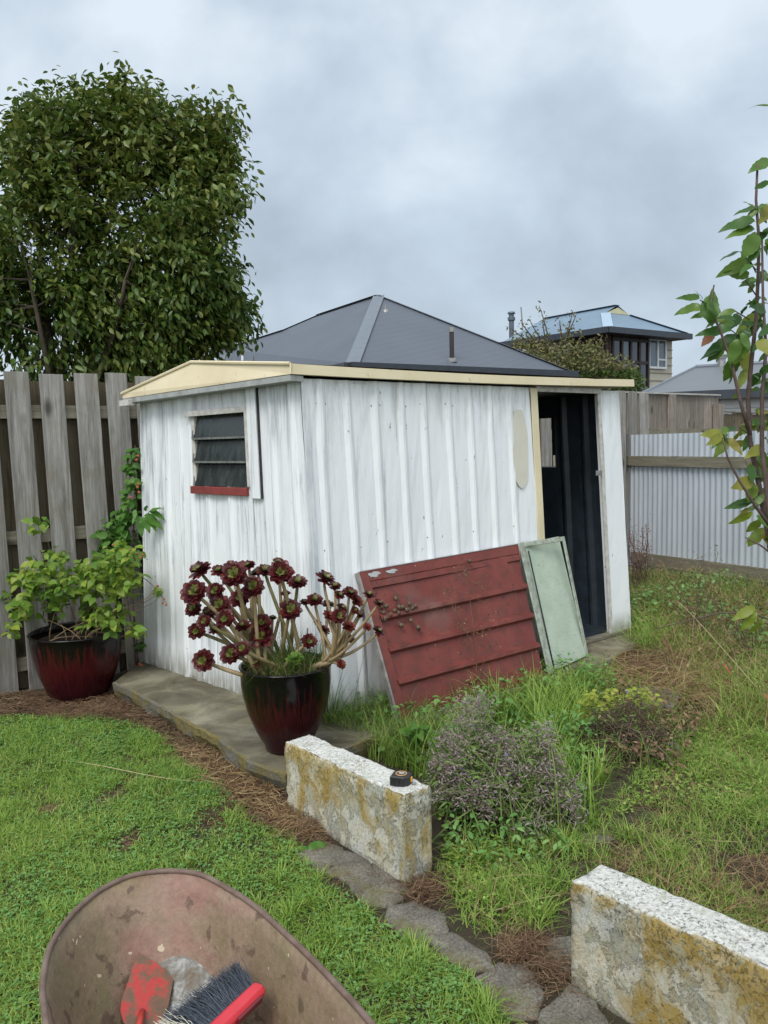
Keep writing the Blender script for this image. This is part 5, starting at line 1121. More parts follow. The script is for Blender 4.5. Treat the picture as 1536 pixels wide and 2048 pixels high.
def house2():
    C0 = Y(1216, 653, 26.0); E1 = PL(1375, 667.5, C0, UP); E2 = PL(1005, 684, C0, UP)
    T = thing('blue_roofed_house', 'two storey cream house with blue hipped roof and dark glazed sunroom beyond the trees', 'house', [C0[0], C0[1], 0])
    d1 = nrm(E1 - C0); d2 = nrm(E2 - C0); L1 = np.linalg.norm(E1 - C0); L2 = np.linalg.norm(E2 - C0)
    # ridge above the middle of the right hand side, parallel to d2
    mid = C0 + d1 * L1 / 2
    gx = PL(1214, 616, mid, d1); ridge0 = gx                      # ridge end (apex of small gable)
    gb = PL(1234, 632, C0 + d2 * 1.0, np.array([-d2[1], d2[0], 0]))
    far_ = PL(1030, 662, mid, d1); 
    rz = gx[2]; rr_len = L2 * .62; ridge1 = ridge0 + d2 * rr_len
    C3 = E1 + (E2 - C0)
    h = rz - C0[2]
    fr = ((ridge0 - C0) @ d2)                                       # how far back the gable stands
    gz_ = C0[2] + h * .70; gl = mid + d2 * fr * .78 - d1 * (L1 / 2 * .30) ; gl[2] = gz_; gr = mid + d2 * fr * .78 + d1 * (L1 / 2 * .30); gr[2] = gz_; g0 = mid + d2 * fr * .78; g0[2] = rz
    ro = MB(); far1 = E2; 
    ro.poly([C0, gl, g0, ridge1, E2][::-1]); ro.poly([C0, E1, gr, gl]); ro.poly([E1, C3, ridge1, g0, gr]); ro.poly([E2, ridge1, C3])
    rr = ro.build('roof', M_ROOF2, T)
    q = MB(); q.poly([gl + UP * .0 - d2 * .02, gr - d2 * .02, g0 - d2 * .02 - UP * .08]); q.build('gable_vent', simple('pale_yellow_gable', (.55, .54, .34), (.5, .48, .3), 5, .7, 0), rr)
    q = MB(); 
    def cap(a, b, w=.16):
        t_ = nrm(b - a); s = nrm(np.cross(t_, UP)) * w; u = UP * .006; q.add([a - s + u, a + u * 1.6, a + s + u, b - s + u, b + u * 1.6, b + s + u], [(0, 1, 4, 3), (1, 2, 5, 4)])
    cap(C0, gl); cap(g0, ridge1); cap(E1, gr); q.build('ridge_flashing', simple('blue_ridge', (.32, .42, .52), (.28, .38, .48), 5, .5, 0), rr)
    g = MB()
    for a, b in ((C0, E1), (C0, E2)):
        t_ = nrm(b - a); nn_ = nrm(np.cross(t_, UP)); nn_ = nn_ if nn_ @ (CAM - a) > 0 else -nn_; g.box(a - UP * .20 - t_ * .1, b - a + t_ * .2, nn_ * .14, UP * .19)
    g.build('gutter', M_GUTTER, T)
    so_ = MB(); so_.poly([C0 - UP * .2, E2 - UP * .2, C3 - UP * .2, E1 - UP * .2]); so_.build('soffit', M_BROWNJ, T)
    ov = .55; nR_ = -d2; a = C0 + d1 * ov + d2 * ov; nf0 = nrm(np.cross(d1, UP)); Wl = (PL(1344, 700, a, nf0) - a) @ d1; w = MB(); w.box([*a[:2], 0], d1 * Wl, d2 * (L2 - 2 * ov), UP * (C0[2] - .2)); w.build('wall', M_WALLC, T)
    nf = nrm(np.cross(d1, UP)); nf = nf if nf @ (CAM - a) > 0 else -nf; nl = nrm(np.cross(d2, UP)); nl = nl if nl @ (CAM - a) > 0 else -nl
    f_ = lambda x, y, o=0: PL(x, y, a + nf * o, nf); l_ = lambda x, y, o=0: PL(x, y, a + nl * o, nl)
    # shadow lines under the weatherboard laps, drawn as thin darker strips
    lp = MB(); x0, x1 = f_(1293, 700), f_(1344, 700)
    for z in np.arange(C0[2] - .5, C0[2] - 4.0, -.27): lp.box([x0[0], x0[1], z], d1 * ((x1 - x0) @ d1), nf * .03, -UP * .03); 
    lp.build('lap_shadow_lines', simple('cream_lap_shadow', (.34, .32, .26), None, 5, .8, 0), T)
    # sunroom: dark frames + glass
    s = MB(); c0, c1 = f_(1221, 700, .02), f_(1294, 700, .02); L_ = np.linalg.norm((c1 - c0) * [1, 1, 0]); dd = nrm((c1 - c0) * [1, 1, 0]); zt_ = C0[2] - .22; zb = zt_ - 2.3
    s.box([c0[0], c0[1], zb - 1.2], dd * L_, nf * .02, UP * 1.3); sr = s.build('sunroom', M_BROWNJ, T)
    for i in range(5):
        s = MB(); s.box(np.array([c0[0], c0[1], zb]) + dd * (L_ * i / 4.0 * .97 - .0), dd * .09, nf * .09, UP * (zt_ - zb)); s.build('frame', M_BROWNJ, sr)
    for z in (zb, zt_ - .85, zt_ - .12): s = MB(); s.box(np.array([c0[0], c0[1], z]), dd * L_, nf * .085, UP * .1); s.build('frame', M_BROWNJ, sr)
    for i in range(4): s = MB(); s.box(np.array([c0[0], c0[1], zb + .1]) + dd * (L_ * i / 4.0 * .97 + .09), dd * (L_ / 4 - .14), nf * .04, UP * (zt_ - zb - .1)); s.build('pane', M_WIND if i != 1 else M_WIN, sr)
    # left side cladding, dark vertical slats
    s = MB(); b0 = l_(1143, 690, .02); Ld = np.linalg.norm((l_(1221, 690) - b0) * [1, 1, 0]); s.box([b0[0], b0[1], zb - 1.0], (l_(1222, 690) - b0) * [1, 1, 0], nl * .03, UP * (zt_ - zb + 1.0))
    for i in range(12): s.box(np.array([b0[0], b0[1], zb]) - d2 * (Ld * i / 12), -d2 * .08, nl * .07, UP * (zt_ - zb))
    s.build('slat_screen', simple('brown_slats', (.085, .055, .05), (.05, .035, .03), 5, .7, 0), T)
    # white window
    A, B, C_, D_ = f_(1295, 737, .03), f_(1331, 738.5, .03), f_(1332, 679, .03), f_(1295, 677, .03); A[2] = B[2]; D_[2] = C_[2]
    wv, hv = B - A, D_ - A; f = MB(); t_ = .07
    f.box(A, wv, UP * t_, nf * .06); f.box(D_ - UP * t_, wv, UP * t_, nf * .06); e_ = nrm(wv)
    f.box(A + UP * t_, e_ * t_, hv - UP * 2 * t_, nf * .06); f.box(B - e_ * t_ + UP * t_, e_ * t_, hv - UP * 2 * t_, nf * .06); f.box(A + wv * .48 + UP * t_, e_ * t_, hv - UP * 2 * t_, nf * .06)
    f.box(A + wv * .48 + e_ * t_ + hv * .28, wv * .52 - e_ * t_ * 2, UP * t_ * .8, nf * .055)
    w_ = f.build('window', M_FRAMEW, T)
    p = MB(); p.box(A + e_ * .03 + UP * .03, wv - e_ * .06, hv - UP * .06, nf * .02); p.build('pane', M_WIN, w_)
    # chimney flue and aerial
    c = PL(1022, 657, mid + d1 * .0, d1); c = Y(1023, 652, C0[1] + 9); f = MB(); hf = Y(1023, 632, c[1])[2] - c[2]; f.tube([c - UP * 1.0, c + UP * hf * .5], .11, 12); f.lathe(c + UP * hf * .5, [(.11, 0), (.16, .03), (.16, .15), (.11, .18), (.11, .28), (.17, .31), (.15, .38), (.01, .41)], 14); f.build('chimney_flue', simple('flue_blue_grey', (.10, .13, .17), None, 5, .5, 0), rr)
    c = Y(1047, 650, C0[1] + 8); f = MB(); f.tube([c - UP * .6, Y(1042, 614, c[1])], .03, 5); f.build('aerial', M_STEEL, rr)
    E3 = PL(957, 668, C0 + d2 * 8, np.array([*(-d2)[:2], 0]))
    s = MB(); a_ = Y(960, 668, C0[1] + 10); s.box(a_ - UP * .9, np.array([2.0, .8, -.05]), np.array([0, 2, .3]), UP * .14); s.build('rear_roof', M_ROOF2, T)
house2()
def house3():
    A = Y(1298, 779, 19); nf = nrm(np.array([-.77, -.64, 0])); on = lambda x, y, o=0.: PL(x, y, A + nf * o, nf)
    C0 = Y(1395, 784, 15.5); nw = nrm(np.array([-.42, -.9, 0])); ow = lambda x, y, o=0.: PL(x, y, C0 + nw * o, nw)
    T = thing('grey_roofed_garage', 'low white weatherboard building with dull grey roof and flue at the right', 'house', [C0[0], C0[1], 0])
    e0 = ow(1285, 789); e1 = ow(1600, 760); e1[2] = e0[2] = (ow(1400, 782)[2]); d = nrm(e1 - e0); back = -nw * 2.6
    e1 = e0 + d * 7.5
    rg0 = PL(1391, 735, e0 + back, nw); rg1 = rg0 + d * 6.0; bz = lambda p: p - nw * 2.6
    b0 = e0 - nw * 5.2; b1 = e1 - nw * 5.2
    ro = MB(); ro.poly([e0, e1, rg1, rg0]); ro.poly([b1, b0, rg0, rg1]); ro.poly([e0, rg0, b0]); ro.poly([e1, b1, rg1]); rr = ro.build('roof', M_ROOF3, T)
    q = MB(); q.tube([rg0, rg1], .06, 6); q.tube([e0, rg0], .04, 6); q.build('ridge_flashing', M_RIDGE, rr)
    g = MB(); g.box(e0 - UP * .17, e1 - e0, nw * .12, UP * .17); g.build('gutter', M_GUTTER, T)
    w = MB(); a = e0 - nw * .25 + d * .9; w.box([a[0], a[1], 0], d * 6, -nw * 4.6, UP * (e0[2] - .15)); w.build('wall', M_FRAMEW, T)
    lp = MB()
    for z in np.arange(e0[2] - .35, 0.2, -.20): lp.box([a[0], a[1], z], d * 6, nw * .02, UP * .012)
    lp.build('lap_shadow_lines', simple('white_lap_shadow', (.45, .48, .50), None, 5, .8, 0), T)  # darker strips drawn in as the shadow under each board
    c = PL(1443, 729, rg0 , nw); f = MB(); hf = Y(1443, 712, c[1])[2] - c[2]; f.tube([c - UP * .5, c + UP * hf * .7], .085, 10); f.tube([c + UP * hf * .7, c + UP * hf], .11, 10); f.tube([c + UP * hf, c + UP * (hf + .03)], .16, 10); f.build('flue', M_STEEL, rr)
house3()

# ------------------------------------------------------------------ trees
M_TREELEAF = leafmat('big_tree_leaf', [(.028, .062, .012), (.052, .105, .017), (.095, .15, .024), (.17, .20, .04), (.21, .16, .045)], .42, .28, .45, .55, .55)
M_BARK = simple('grey_brown_bark', (.11, .085, .06), (.045, .035, .025), 14, .9, .8, (1, 1, .3))
M_BARKM = simple('mossy_bark', (.16, .14, .05), (.06, .05, .03), 14, .9, .8)
def bez(a, b, c, d, n):
    return [(1 - t) ** 3 * a + 3 * (1 - t) ** 2 * t * b + 3 * (1 - t) * t ** 2 * c + t ** 3 * d for t in np.linspace(0, 1, n)]
def bigtree():
    dep = 8.3; base = Y(95, 900, dep); base = np.array([base[0], base[1], 0]); T = thing('leafy_tree', 'large dark green broadleaf tree with drooping leaves behind the paling fence', 'tree', base)
    blobs = [(130, 330, 150, 5), (255, 260, 110, 3.2), (370, 330, 95, 3.0), (425, 245, 48, 1.0), (60, 300, 100, 2), (395, 440, 80, 2.5), (250, 450, 190, 6), (80, 520, 190, 5), (405, 600, 85, 3.2), (250, 630, 130, 6), (130, 560, 110, 3), (100, 660, 130, 4), (-110, 420, 210, 5), (-120, 620, 190, 4), (330, 550, 130, 4), (452, 640, 42, .9), (300, 690, 80, 2.2), (450, 400, 34, .6), (150, 200, 62, .8), (250, 175, 42, .6), (40, 230, 50, .5), (462, 215, 26, .3), (365, 685, 40, .8), (462, 560, 25, .3), (90, 175, 25, .14), (0, 250, 30, .2), (300, 200, 30, .25)]
    w = np.array([b[3] for b in blobs]); w /= w.sum(); n = 2650; idx = RNG.choice(len(blobs), n, p=w); cl = []
    for i in idx:
        px, py, r, _ = blobs[i]; d = rdir(1)[0]; rr = r * RNG.uniform(.15, 1) ** .45; x, z = px + d[0] * rr, py - d[2] * rr
        cl.append(Y(x, z, dep + d[1] * rr / FP * dep * 1.0))
    mac = np.array(cl)[::7]; cl = np.repeat(mac, 7, 0) + RNG.normal(0, 1, (len(mac) * 7, 3)) * RNG.uniform(.07, .19, len(mac)).repeat(7)[:, None]
    hz_ = np.array([proj(p) for p in cl]); tl = np.interp(hz_[:, 0], [-400, -60, 0, 60, 110, 150, 200, 250, 300, 350, 400, 440, 475, 500], [420, 300, 262, 205, 195, 165, 185, 150, 172, 205, 225, 205, 235, 330]); rl_ = np.interp(hz_[:, 1], [150, 230, 300, 380, 450, 520, 580, 640, 690, 740], [455, 468, 462, 478, 462, 452, 470, 502, 462, 400])
    out_ = np.maximum(tl - hz_[:, 1], hz_[:, 0] - rl_); cl = cl[out_ < RNG.exponential(9, len(cl)) - 4]; mz = np.array([proj(p) for p in mac]); mac = mac[(mz[:, 1] > 215) & (mz[:, 0] < 450)]
    cl = cl[cl[:, 2] > 1.9]; fy = 5.08 + .75 * (cl[:, 0] + 2.44); cl = cl[cl[:, 1] > fy + .35]
    st = Stamp()
    heart = base + UP * 2.8; k = 21
    for j in range(k):
        P = cl + RNG.normal(0, .075, cl.shape); a = RNG.uniform(0, 6.28, len(P)); out = P - heart; out /= np.linalg.norm(out, axis=1, keepdims=True)
        d = np.stack([np.cos(a), np.sin(a), 0 * a], 1) * .7 + out * .5 + UP * -RNG.uniform(.1, 1.5, len(P))[:, None]; X, Yv, Z = frames(d, np.tile(UP, (len(P), 1)) + RNG.normal(0, .5, P.shape))
        sc = RNG.uniform(.052, .112, len(P)); st.add(*LEAF, P, X, Yv, Z, np.column_stack([sc * .95, sc, sc]))
    o = st.build('crown', [M_TREELEAF], T)
    mb = MB(); fork = base + np.array([.1, .1, 1.3]); mb.tube([base - UP * .1, base + np.array([.03, .02, .7]), fork], [.17, .14, .13], 12); mb.build('trunk', M_BARK, T, smooth=True)
    br = MB(); tw = MB(); ends = []
    for px, py, dd, r in ((250, 430, .1, .07), (80, 400, .2, .075), (400, 560, -.1, .055), (380, 350, .1, .05), (150, 330, -.3, .055), (-60, 450, 0, .06), (250, 560, -.6, .045), (60, 560, -.6, .045), (300, 640, .3, .04), (250, 250, .2, .035)):
        e_ = Y(px, py, dep + dd); b = fork + RNG.normal(0, .04, 3); m = bez(b, b + (e_ - b) * .3 + UP * -.05 + RNG.normal(0, .08, 3), b + (e_ - b) * .7 + RNG.normal(0, .12, 3), e_, 9); br.tube(m, list(np.linspace(r, r * .35, 9)), 8); ends += m[3:]
    br.build('limbs', M_BARK, T, smooth=True)
    m = MB(); a, b = Y(120, 790, dep - .3), Y(240, 722, dep - .35); m.tube(bez(a, a + (b - a) * .4, b - (b - a) * .2 + UP * .03, b, 7), [.035, .035, .03, .03, .025, .02, .014], 8); m.build('mossy_branch', M_BARKM, T, smooth=True)
    ends = np.array(ends); sel = mac[mac[:, 1] > 5.08 + .75 * (mac[:, 0] + 2.44) + .3]
    for p in sel:
        s = ends[np.argmin(np.linalg.norm(ends - p, axis=1) + RNG.uniform(0, .3, len(ends)))]; tw.tube([s, s + (p - s) * .5 + RNG.normal(0, .06, 3) + UP * .06, p + UP * .03], [.011, .007, .003], 4, cap=False)
    tw.build('twigs', M_BARK, T)
bigtree()
M_BUSHL = leafmat('olive_bush_leaf', [(.07, .09, .03), (.14, .16, .05), (.22, .20, .09), (.28, .19, .09)], .6, .25, .3, .4, .5)
M_BUSHG = leafmat('green_bush_leaf', [(.035, .07, .015), (.07, .12, .02), (.13, .17, .04)], .6, .25, .3, .4, .5)
def yardtree():
    dep = 22.0; base = Y(1160, 900, dep); base[2] = 0; T = thing('small_garden_tree', 'straggly olive green tree with bare upright shoots in front of the blue roofed house', 'tree', base)
    bl = [(1110, 735, 50, 4), (1180, 735, 50, 4), (1240, 745, 38, 2.5), (1075, 712, 36, 1.4), (1140, 705, 34, 1.2), (1190, 702, 28, .7), (1265, 765, 30, 1.2), (1050, 690, 30, .8), (1250, 770, 40, 1.5), (1150, 760, 60, 2.5), (1210, 770, 50, 2), (1030, 690, 18, .3)]
    w = np.array([b[3] for b in bl]); w /= w.sum(); n = 5600; idx = RNG.choice(len(bl), n, p=w); P = []
    for i in idx:
        px, py, r, _ = bl[i]; d = rdir(1)[0]; rr = r * RNG.uniform(.1, 1) ** .45; P.append(Y(px + d[0] * rr, py - d[2] * rr, dep + d[1] * rr / FP * dep))
    P = np.array(P); mb = MB(); mb.tube([base, base + UP * 1.4 + D1 * .1, base + UP * 2.6], [.14, .12, .08], 8); mb.build('trunk', M_BARK, T, smooth=True)
    tw = MB(); sh = []
    for tx, ty, bx, by in ((1078, 612, 1110, 710), (1085, 640, 1100, 720), (1152, 630, 1130, 700), (1020, 655, 1075, 700), (1042, 645, 1085, 700), (1120, 640, 1125, 700), (1010, 690, 1060, 710), (1060, 640, 1090, 700), (1145, 622, 1128, 690), (1205, 670, 1190, 710), (1160, 665, 1160, 710)):
        a, b = Y(bx, by, dep), Y(tx, ty, dep + RNG.uniform(-.3, .3)); m = bez(a, a + (b - a) * .3 + RNG.normal(0, .06, 3), a + (b - a) * .7 + RNG.normal(0, .06, 3), b, 9); tw.tube(m, list(np.linspace(.03, .009, 9)), 5); sh += [q for q in m for _ in range(4)]
    for i in range(60): tw.tube([base + UP * 1.9, P[i * 7] * .5 + (base + UP * 2.2) * .5 + RNG.normal(0, .1, 3), P[i * 7]], [.03, .015, .006], 5, cap=False)
    tw.build('branches', M_BARK, T); sh = np.array(sh) + RNG.normal(0, .045, (len(sh), 3)) * 1.4
    st = Stamp(); P = np.concatenate([P, sh]); gm = (np.array([proj(p)[1] for p in P]) > 738).astype(int)
    for mi in (0, 1):
        q = P[gm == mi]; d = rdir(len(q), -1, .6); X, Yv, Z = frames(d, rdir(len(q))); st.add(*LEAFS, q, X, Yv, Z, RNG.uniform(.07, .14, len(q)), mi)
    st.build('crown', [M_BUSHL, M_BUSHG], T)
yardtree()

# ------------------------------------------------------------------ young tree at the right edge
M_YL = leafmat('young_tree_leaf', [(.035, .10, .02), (.07, .16, .022), (.13, .22, .03)], .38, .35, .45, 3, .2)
M_YY = leafmat('yellowing_leaf', [(.11, .19, .025), (.20, .26, .03), (.28, .24, .05)], .45, .35, .4, 3, .2)
M_YR = leafmat('red_autumn_leaf', [(.45, .05, .03), (.55, .12, .08), (.50, .25, .15)], .5, .3, .3, 3, .2)
M_TWIG = simple('purplish_bark', (.13, .085, .07), (.06, .04, .035), 40, .7, .4)
def serr(n=9, w=.215):
    V = []; t = np.linspace(0, 1, n); Q = []; 
    for i, q in enumerate(t):
        ww = w * math.sin(math.pi * min(1, q * .92 + .04) ** .85) * (1 + (.07 if i % 2 else -.05)); z = -.34 * q * q + .04 * math.sin(q * 9); V += [(-ww, q - .03, z + ww * .25), (0, q, z), (ww, q - .03, z + ww * .25)]
    V[-3] = V[-2]; V[-1] = V[-2]
    for i in range(n - 1): Q += [(3 * i, 3 * i + 1, 3 * i + 4, 3 * i + 3), (3 * i + 1, 3 * i + 2, 3 * i + 5, 3 * i + 4)]
    return V, Q, []
SER = serr(11)
def leafat(st, a, b, mi, w=1.0, roll=None):
    """leaf from base point a to tip b"""
    d = b - a; l = np.linalg.norm(d); hint = UP + RNG.normal(0, .55, 3) if roll is None else roll
    X, Yv, Z = frames(d[None], np.array([hint])); st.add(*SER, a[None], X, Yv, Z, np.array([[l * w, l, l]]), mi)
def youngtree():
    dep = 2.05; base = G(1640, 1700); base = np.array([Y(1575, 1200, dep)[0], dep, 0]); T = thing('young_tree', 'slim young tree with large toothed green leaves at the right edge of the yard', 'tree', base)
    y = lambda x, yy, o=0: Y(x, yy, dep + o); mb = MB()
    stems = [([(1575, 1400), (1545, 1120), (1535, 1060), (1518, 970), (1500, 880), (1496, 800), (1503, 720), (1512, 640), (1516, 560), (1518, 480), (1512, 400), (1515, 330)], .0085, .0028, 0),
             ([(1545, 1120), (1536, 1000), (1524, 900), (1524, 800), (1532, 700), (1526, 600), (1524, 480)], .0075, .0025, -.04),
             ([(1570, 1250), (1550, 1000), (1540, 850), (1548, 700), (1560, 500), (1560, 300), (1565, 240)], .008, .003, .05),
             ([(1500, 870), (1480, 800), (1462, 720), (1440, 660), (1420, 615), (1428, 570)], .0050, .0020, -.05),
             ([(1545, 1060), (1510, 1010), (1478, 960), (1455, 915), (1446, 878)], .0045, .0018, -.08),
             ([(1560, 1120), (1520, 1090), (1490, 1075)], .003, .0015, -.1), ([(1548, 1030), (1515, 985), (1490, 920)], .003, .001, .02),
             ([(1560, 1300), (1540, 1240), (1500, 1225), (1440, 1226), (1380, 1240), (1310, 1258)], .0035, .001, .1)]
    for pts, r0, r1, o in stems:
        P = [y(a, b, o) for a, b in pts]; 
        mb = MB(); mb.tube(P, list(np.linspace(r0, r1, len(P))), 7); mb.build('stem', M_TWIG, T, smooth=True)
    lo = MB(); lo.tube([base - UP * .05, base + UP * .35 + np.array([.01, 0, 0]), y(1575, 1400)], [.012, .0105, .009], 8); lo.build('trunk', M_TWIG, T, smooth=True)
    st = Stamp()
    LV = [  # base px, tip px, kind, width
        ((1540, 322), (1506, 330), 0, 1), ((1540, 365), (1505, 374), 0, 1), ((1514, 420), (1495, 395), 0, 1.5), ((1512, 418), (1472, 417), 0, .8), ((1509, 442), (1447, 444), 0, .9), ((1508, 458), (1462, 460), 0, .7), ((1516, 420), (1536, 400), 0, 1.2), ((1520, 440), (1550, 425), 0, 1), ((1513, 470), (1492, 510), 0, 1.4),
        ((1482, 505), (1440, 508), 0, .9), ((1500, 520), (1436, 547), 0, .9), ((1512, 465), (1500, 505), 0, 1.3), ((1522, 470), (1548, 455), 0, 1.2), ((1505, 530), (1480, 535), 0, .8), ((1510, 560), (1488, 565), 0, .8), ((1510, 570), (1490, 585), 3, 1.5), ((1530, 540), (1518, 555), 3, 1),
        ((1400, 612), (1346, 622), 0, .9), ((1398, 596), (1365, 590), 0, .6), ((1404, 598), (1394, 576), 0, 1.2), ((1412, 606), (1428, 582), 0, 1.6), ((1415, 600), (1425, 640), 0, 1.4), ((1412, 628), (1388, 630), 0, .8), ((1424, 640), (1430, 575), 0, .9),
        ((1470, 622), (1415, 640), 0, .8), ((1462, 660), (1396, 658), 0, .9), ((1478, 675), (1415, 692), 0, .9), ((1470, 640), (1442, 625), 0, 1), ((1428, 664), (1404, 690), 2, 1.3), ((1484, 628), (1492, 606), 0, 1), ((1500, 612), (1545, 618), 0, 1), ((1480, 650), (1520, 640), 0, 1), ((1498, 660), (1470, 690), 0, 1.4), ((1478, 680), (1455, 725), 0, 1.3), ((1495, 680), (1478, 720), 0, 1.3), ((1472, 712), (1452, 765), 0, 1.2), ((1486, 700), (1500, 745), 1, 1.1), ((1502, 610), (1495, 602), 1, 1), ((1520, 680), (1536, 700), 1, 1.6),
        ((1492, 740), (1480, 770), 1, .9), ((1500, 735), (1508, 775), 1, .8), ((1520, 745), (1548, 730), 0, 1.3), ((1462, 735), (1468, 765), 0, 1.2), ((1480, 782), (1465, 800), 1, .7), ((1518, 850), (1480, 842), 1, .8), ((1520, 830), (1550, 812), 1, 1.4), ((1500, 838), (1500, 870), 1, 1.5), ((1510, 820), (1540, 835), 1, 1.2),
        ((1446, 876), (1416, 862), 0, .9), ((1440, 872), (1425, 885), 1, .9), ((1447, 868), (1455, 848), 0, 1.2), ((1450, 866), (1475, 845), 0, 1.0), ((1480, 858), (1470, 890), 1, .8), ((1500, 868), (1490, 900), 0, 1), ((1525, 895), (1500, 905), 1, .9), ((1510, 905), (1548, 930), 0, 1.6), ((1500, 930), (1510, 960), 0, 1.2),
        ((1505, 960), (1470, 975), 1, 1.5), ((1510, 970), (1495, 1000), 1, 1.5), ((1512, 1000), (1480, 1000), 0, 1), ((1503, 1002), (1455, 1014), 0, .8), ((1504, 1024), (1462, 1052), 1, .8), ((1518, 1020), (1542, 1035), 0, 1.4), ((1510, 1010), (1530, 985), 0, 1.1), ((1520, 1065), (1495, 1080), 1, .8), ((1500, 1075), (1492, 1090), 1, 1.4), ((1536, 1090), (1528, 1060), 1, 1), ((1542, 950), (1515, 940), 0, 1.2), ((1542, 760), (1520, 790), 0, 1.2), ((1548, 650), (1525, 665), 0, 1.1), ((1548, 560), (1524, 540), 0, 1), ((1545, 480), (1530, 500), 0, 1.2),
        ((1508, 1215), (1470, 1235), 1, .9), ((1512, 1225), (1482, 1262), 1, .9), ((1520, 1240), (1505, 1275), 1, .9), ((1530, 1050), (1560, 1020), 0, 1.2)]
    for (a, b, kd, w) in LV:
        o = RNG.uniform(-.08, .06); leafat(st, y(*a, o), y(b[0], b[1], o + RNG.uniform(-.05, .03)), {0: 0, 1: 1, 2: 2, 3: 1}[kd], w, roll=nrm(UP * .6 + np.array([0, -.8, 0]) + RNG.normal(0, .35, 3)))
    HB = [(1478, 660, 26), (1490, 700, 24), (1520, 640, 20), (1520, 480, 22), (1515, 550, 16), (1525, 760, 22), (1515, 860, 26), (1525, 930, 22), (1515, 1000, 26), (1520, 420, 16), (1420, 610, 14), (1450, 880, 12), (1530, 1040, 20), (1460, 690, 18), (1535, 600, 20), (1535, 700, 20), (1540, 850, 20)]
    for x_, y__, r_ in HB:
        for k in range(6):
            px_, py_ = x_ + RNG.normal(0, r_ * .6), y__ + RNG.normal(0, r_ * .7); o = RNG.uniform(-.08, .12); sgn = -1 if RNG.uniform() < .6 else 1; Lp = RNG.uniform(30, 56)
            leafat(st, y(px_, py_, o), y(px_ + sgn * Lp * RNG.uniform(.2, .9), py_ + Lp * RNG.uniform(-.15, .8), o + RNG.uniform(-.04, .04)), 1 if (y__ > 800 and k % 2) or k == 4 else 0, RNG.uniform(.8, 1.3), roll=nrm(UP * .6 + np.array([0, -.8, 0]) + RNG.normal(0, .4, 3)))
    for k in range(70):  # fill outside the frame so the crown is whole
        c = y(RNG.uniform(1560, 1720), RNG.uniform(150, 1200), RNG.uniform(-.15, .3)); leafat(st, c, c + nrm(rdir(1)[0] + np.array([0, 0, -.5])) * RNG.uniform(.06, .11), 0 if k % 4 else 1)
    lf = st.build('leaves', [M_YL, M_YY, M_YR], T, smooth=True)
    for a, b in (((1400, 600), (1420, 612)), ((1482, 505), (1512, 540)), ((1500, 520), (1512, 545)), ((1490, 560), (1512, 590)), ((1462, 660), (1500, 690)), ((1470, 622), (1500, 640)), ((1498, 600), (1512, 615)), ((1447, 868), (1450, 880)), ((1505, 1010), (1548, 1060)), ((1478, 855), (1500, 870)), ((1518, 850), (1522, 870)), ((1478, 675), (1500, 700))): tw = MB(); tw.tube([y(*a, -.02), y(*b, -.01)], [.0014, .002], 5); tw.build('twig', M_TWIG, T)
youngtree()
def lonely_leaves():
    for (x, y_, l, lab, mt) in ((1452, 1350, .10, 'curled bright red leaf hanging over the straw', M_YR), (1532, 1408, .10, 'hanging red leaf at the far right edge above the lawn', M_YR), (1330, 1300, .11, 'dull brown curled leaf standing by the doorway grass', M_BRL), (1462, 1290, .05, 'small brown leaf hanging among the weeds on the right', M_BRL)):
        g = G(x, y_ + 45); d = g[1] * .97; a = Y(x - 6, y_ - 22, d); T = thing('autumn_leaf', lab, 'leaf', a); st = Stamp()
        b = Y(x - 4, y_ + 22, d); V, Q, _t = SER; n = len(V)
        Vc = [(v[0] * 1.0, v[1], .22 * math.sin(v[1] * 3.1)) for v in V]; dd = b - a; L_ = np.linalg.norm(dd); X, Yv, Z = frames(dd[None], np.array([[1, -.5, .1]])); st.add(Vc, Q, [], a[None], X, Yv, Z, np.array([[L_ * .9, L_, L_ * 1.3]])); st.build('blade', [mt], T, smooth=True)
        m = MB(); m.tube(bez(a, a + UP * .03 + np.array([.01, 0, 0]), np.array([a[0] + .05, a[1], a[2] + .01]), np.array([a[0] + .06, a[1] + .02, 0.]), 8), .0012, 5); m.build('stalk', M_TWIG, T)
M_BRL = leafmat('brown_dry_leaf', [(.16, .07, .035), (.26, .13, .07)], .7, .2)
lonely_leaves()

# ------------------------------------------------------------------ raspberry plants
M_RASP = leafmat('raspberry_leaf', [(.06, .15, .02), (.13, .24, .03), (.22, .32, .045), (.34, .37, .06)], .45, .35, .35, 2, .4)
M_RASPD = leafmat('deep_green_leaf', [(.04, .12, .02), (.08, .20, .03), (.14, .27, .05)], .45, .35, .35, 2, .4)
M_CANE = simple('pale_cane', (.34, .24, .13), (.18, .12, .07), 30, .8, .2)
M_BERRY = leafmat('red_berries', [(.35, .03, .02), (.5, .10, .05)], .4, 0)
OV = ([(0, 0, 0), (-.30, .2, .05), (0, .22, -.02), (.30, .2, .05), (-.36, .5, .05), (0, .52, -.05), (.36, .5, .05), (-.22, .78, .0), (0, .8, -.1), (.22, .78, 0), (0, 1.05, -.18)],
      [(1, 2, 5, 4), (2, 3, 6, 5), (4, 5, 8, 7), (5, 6, 9, 8)], [(0, 2, 1), (0, 3, 2), (7, 8, 10), (8, 9, 10)])
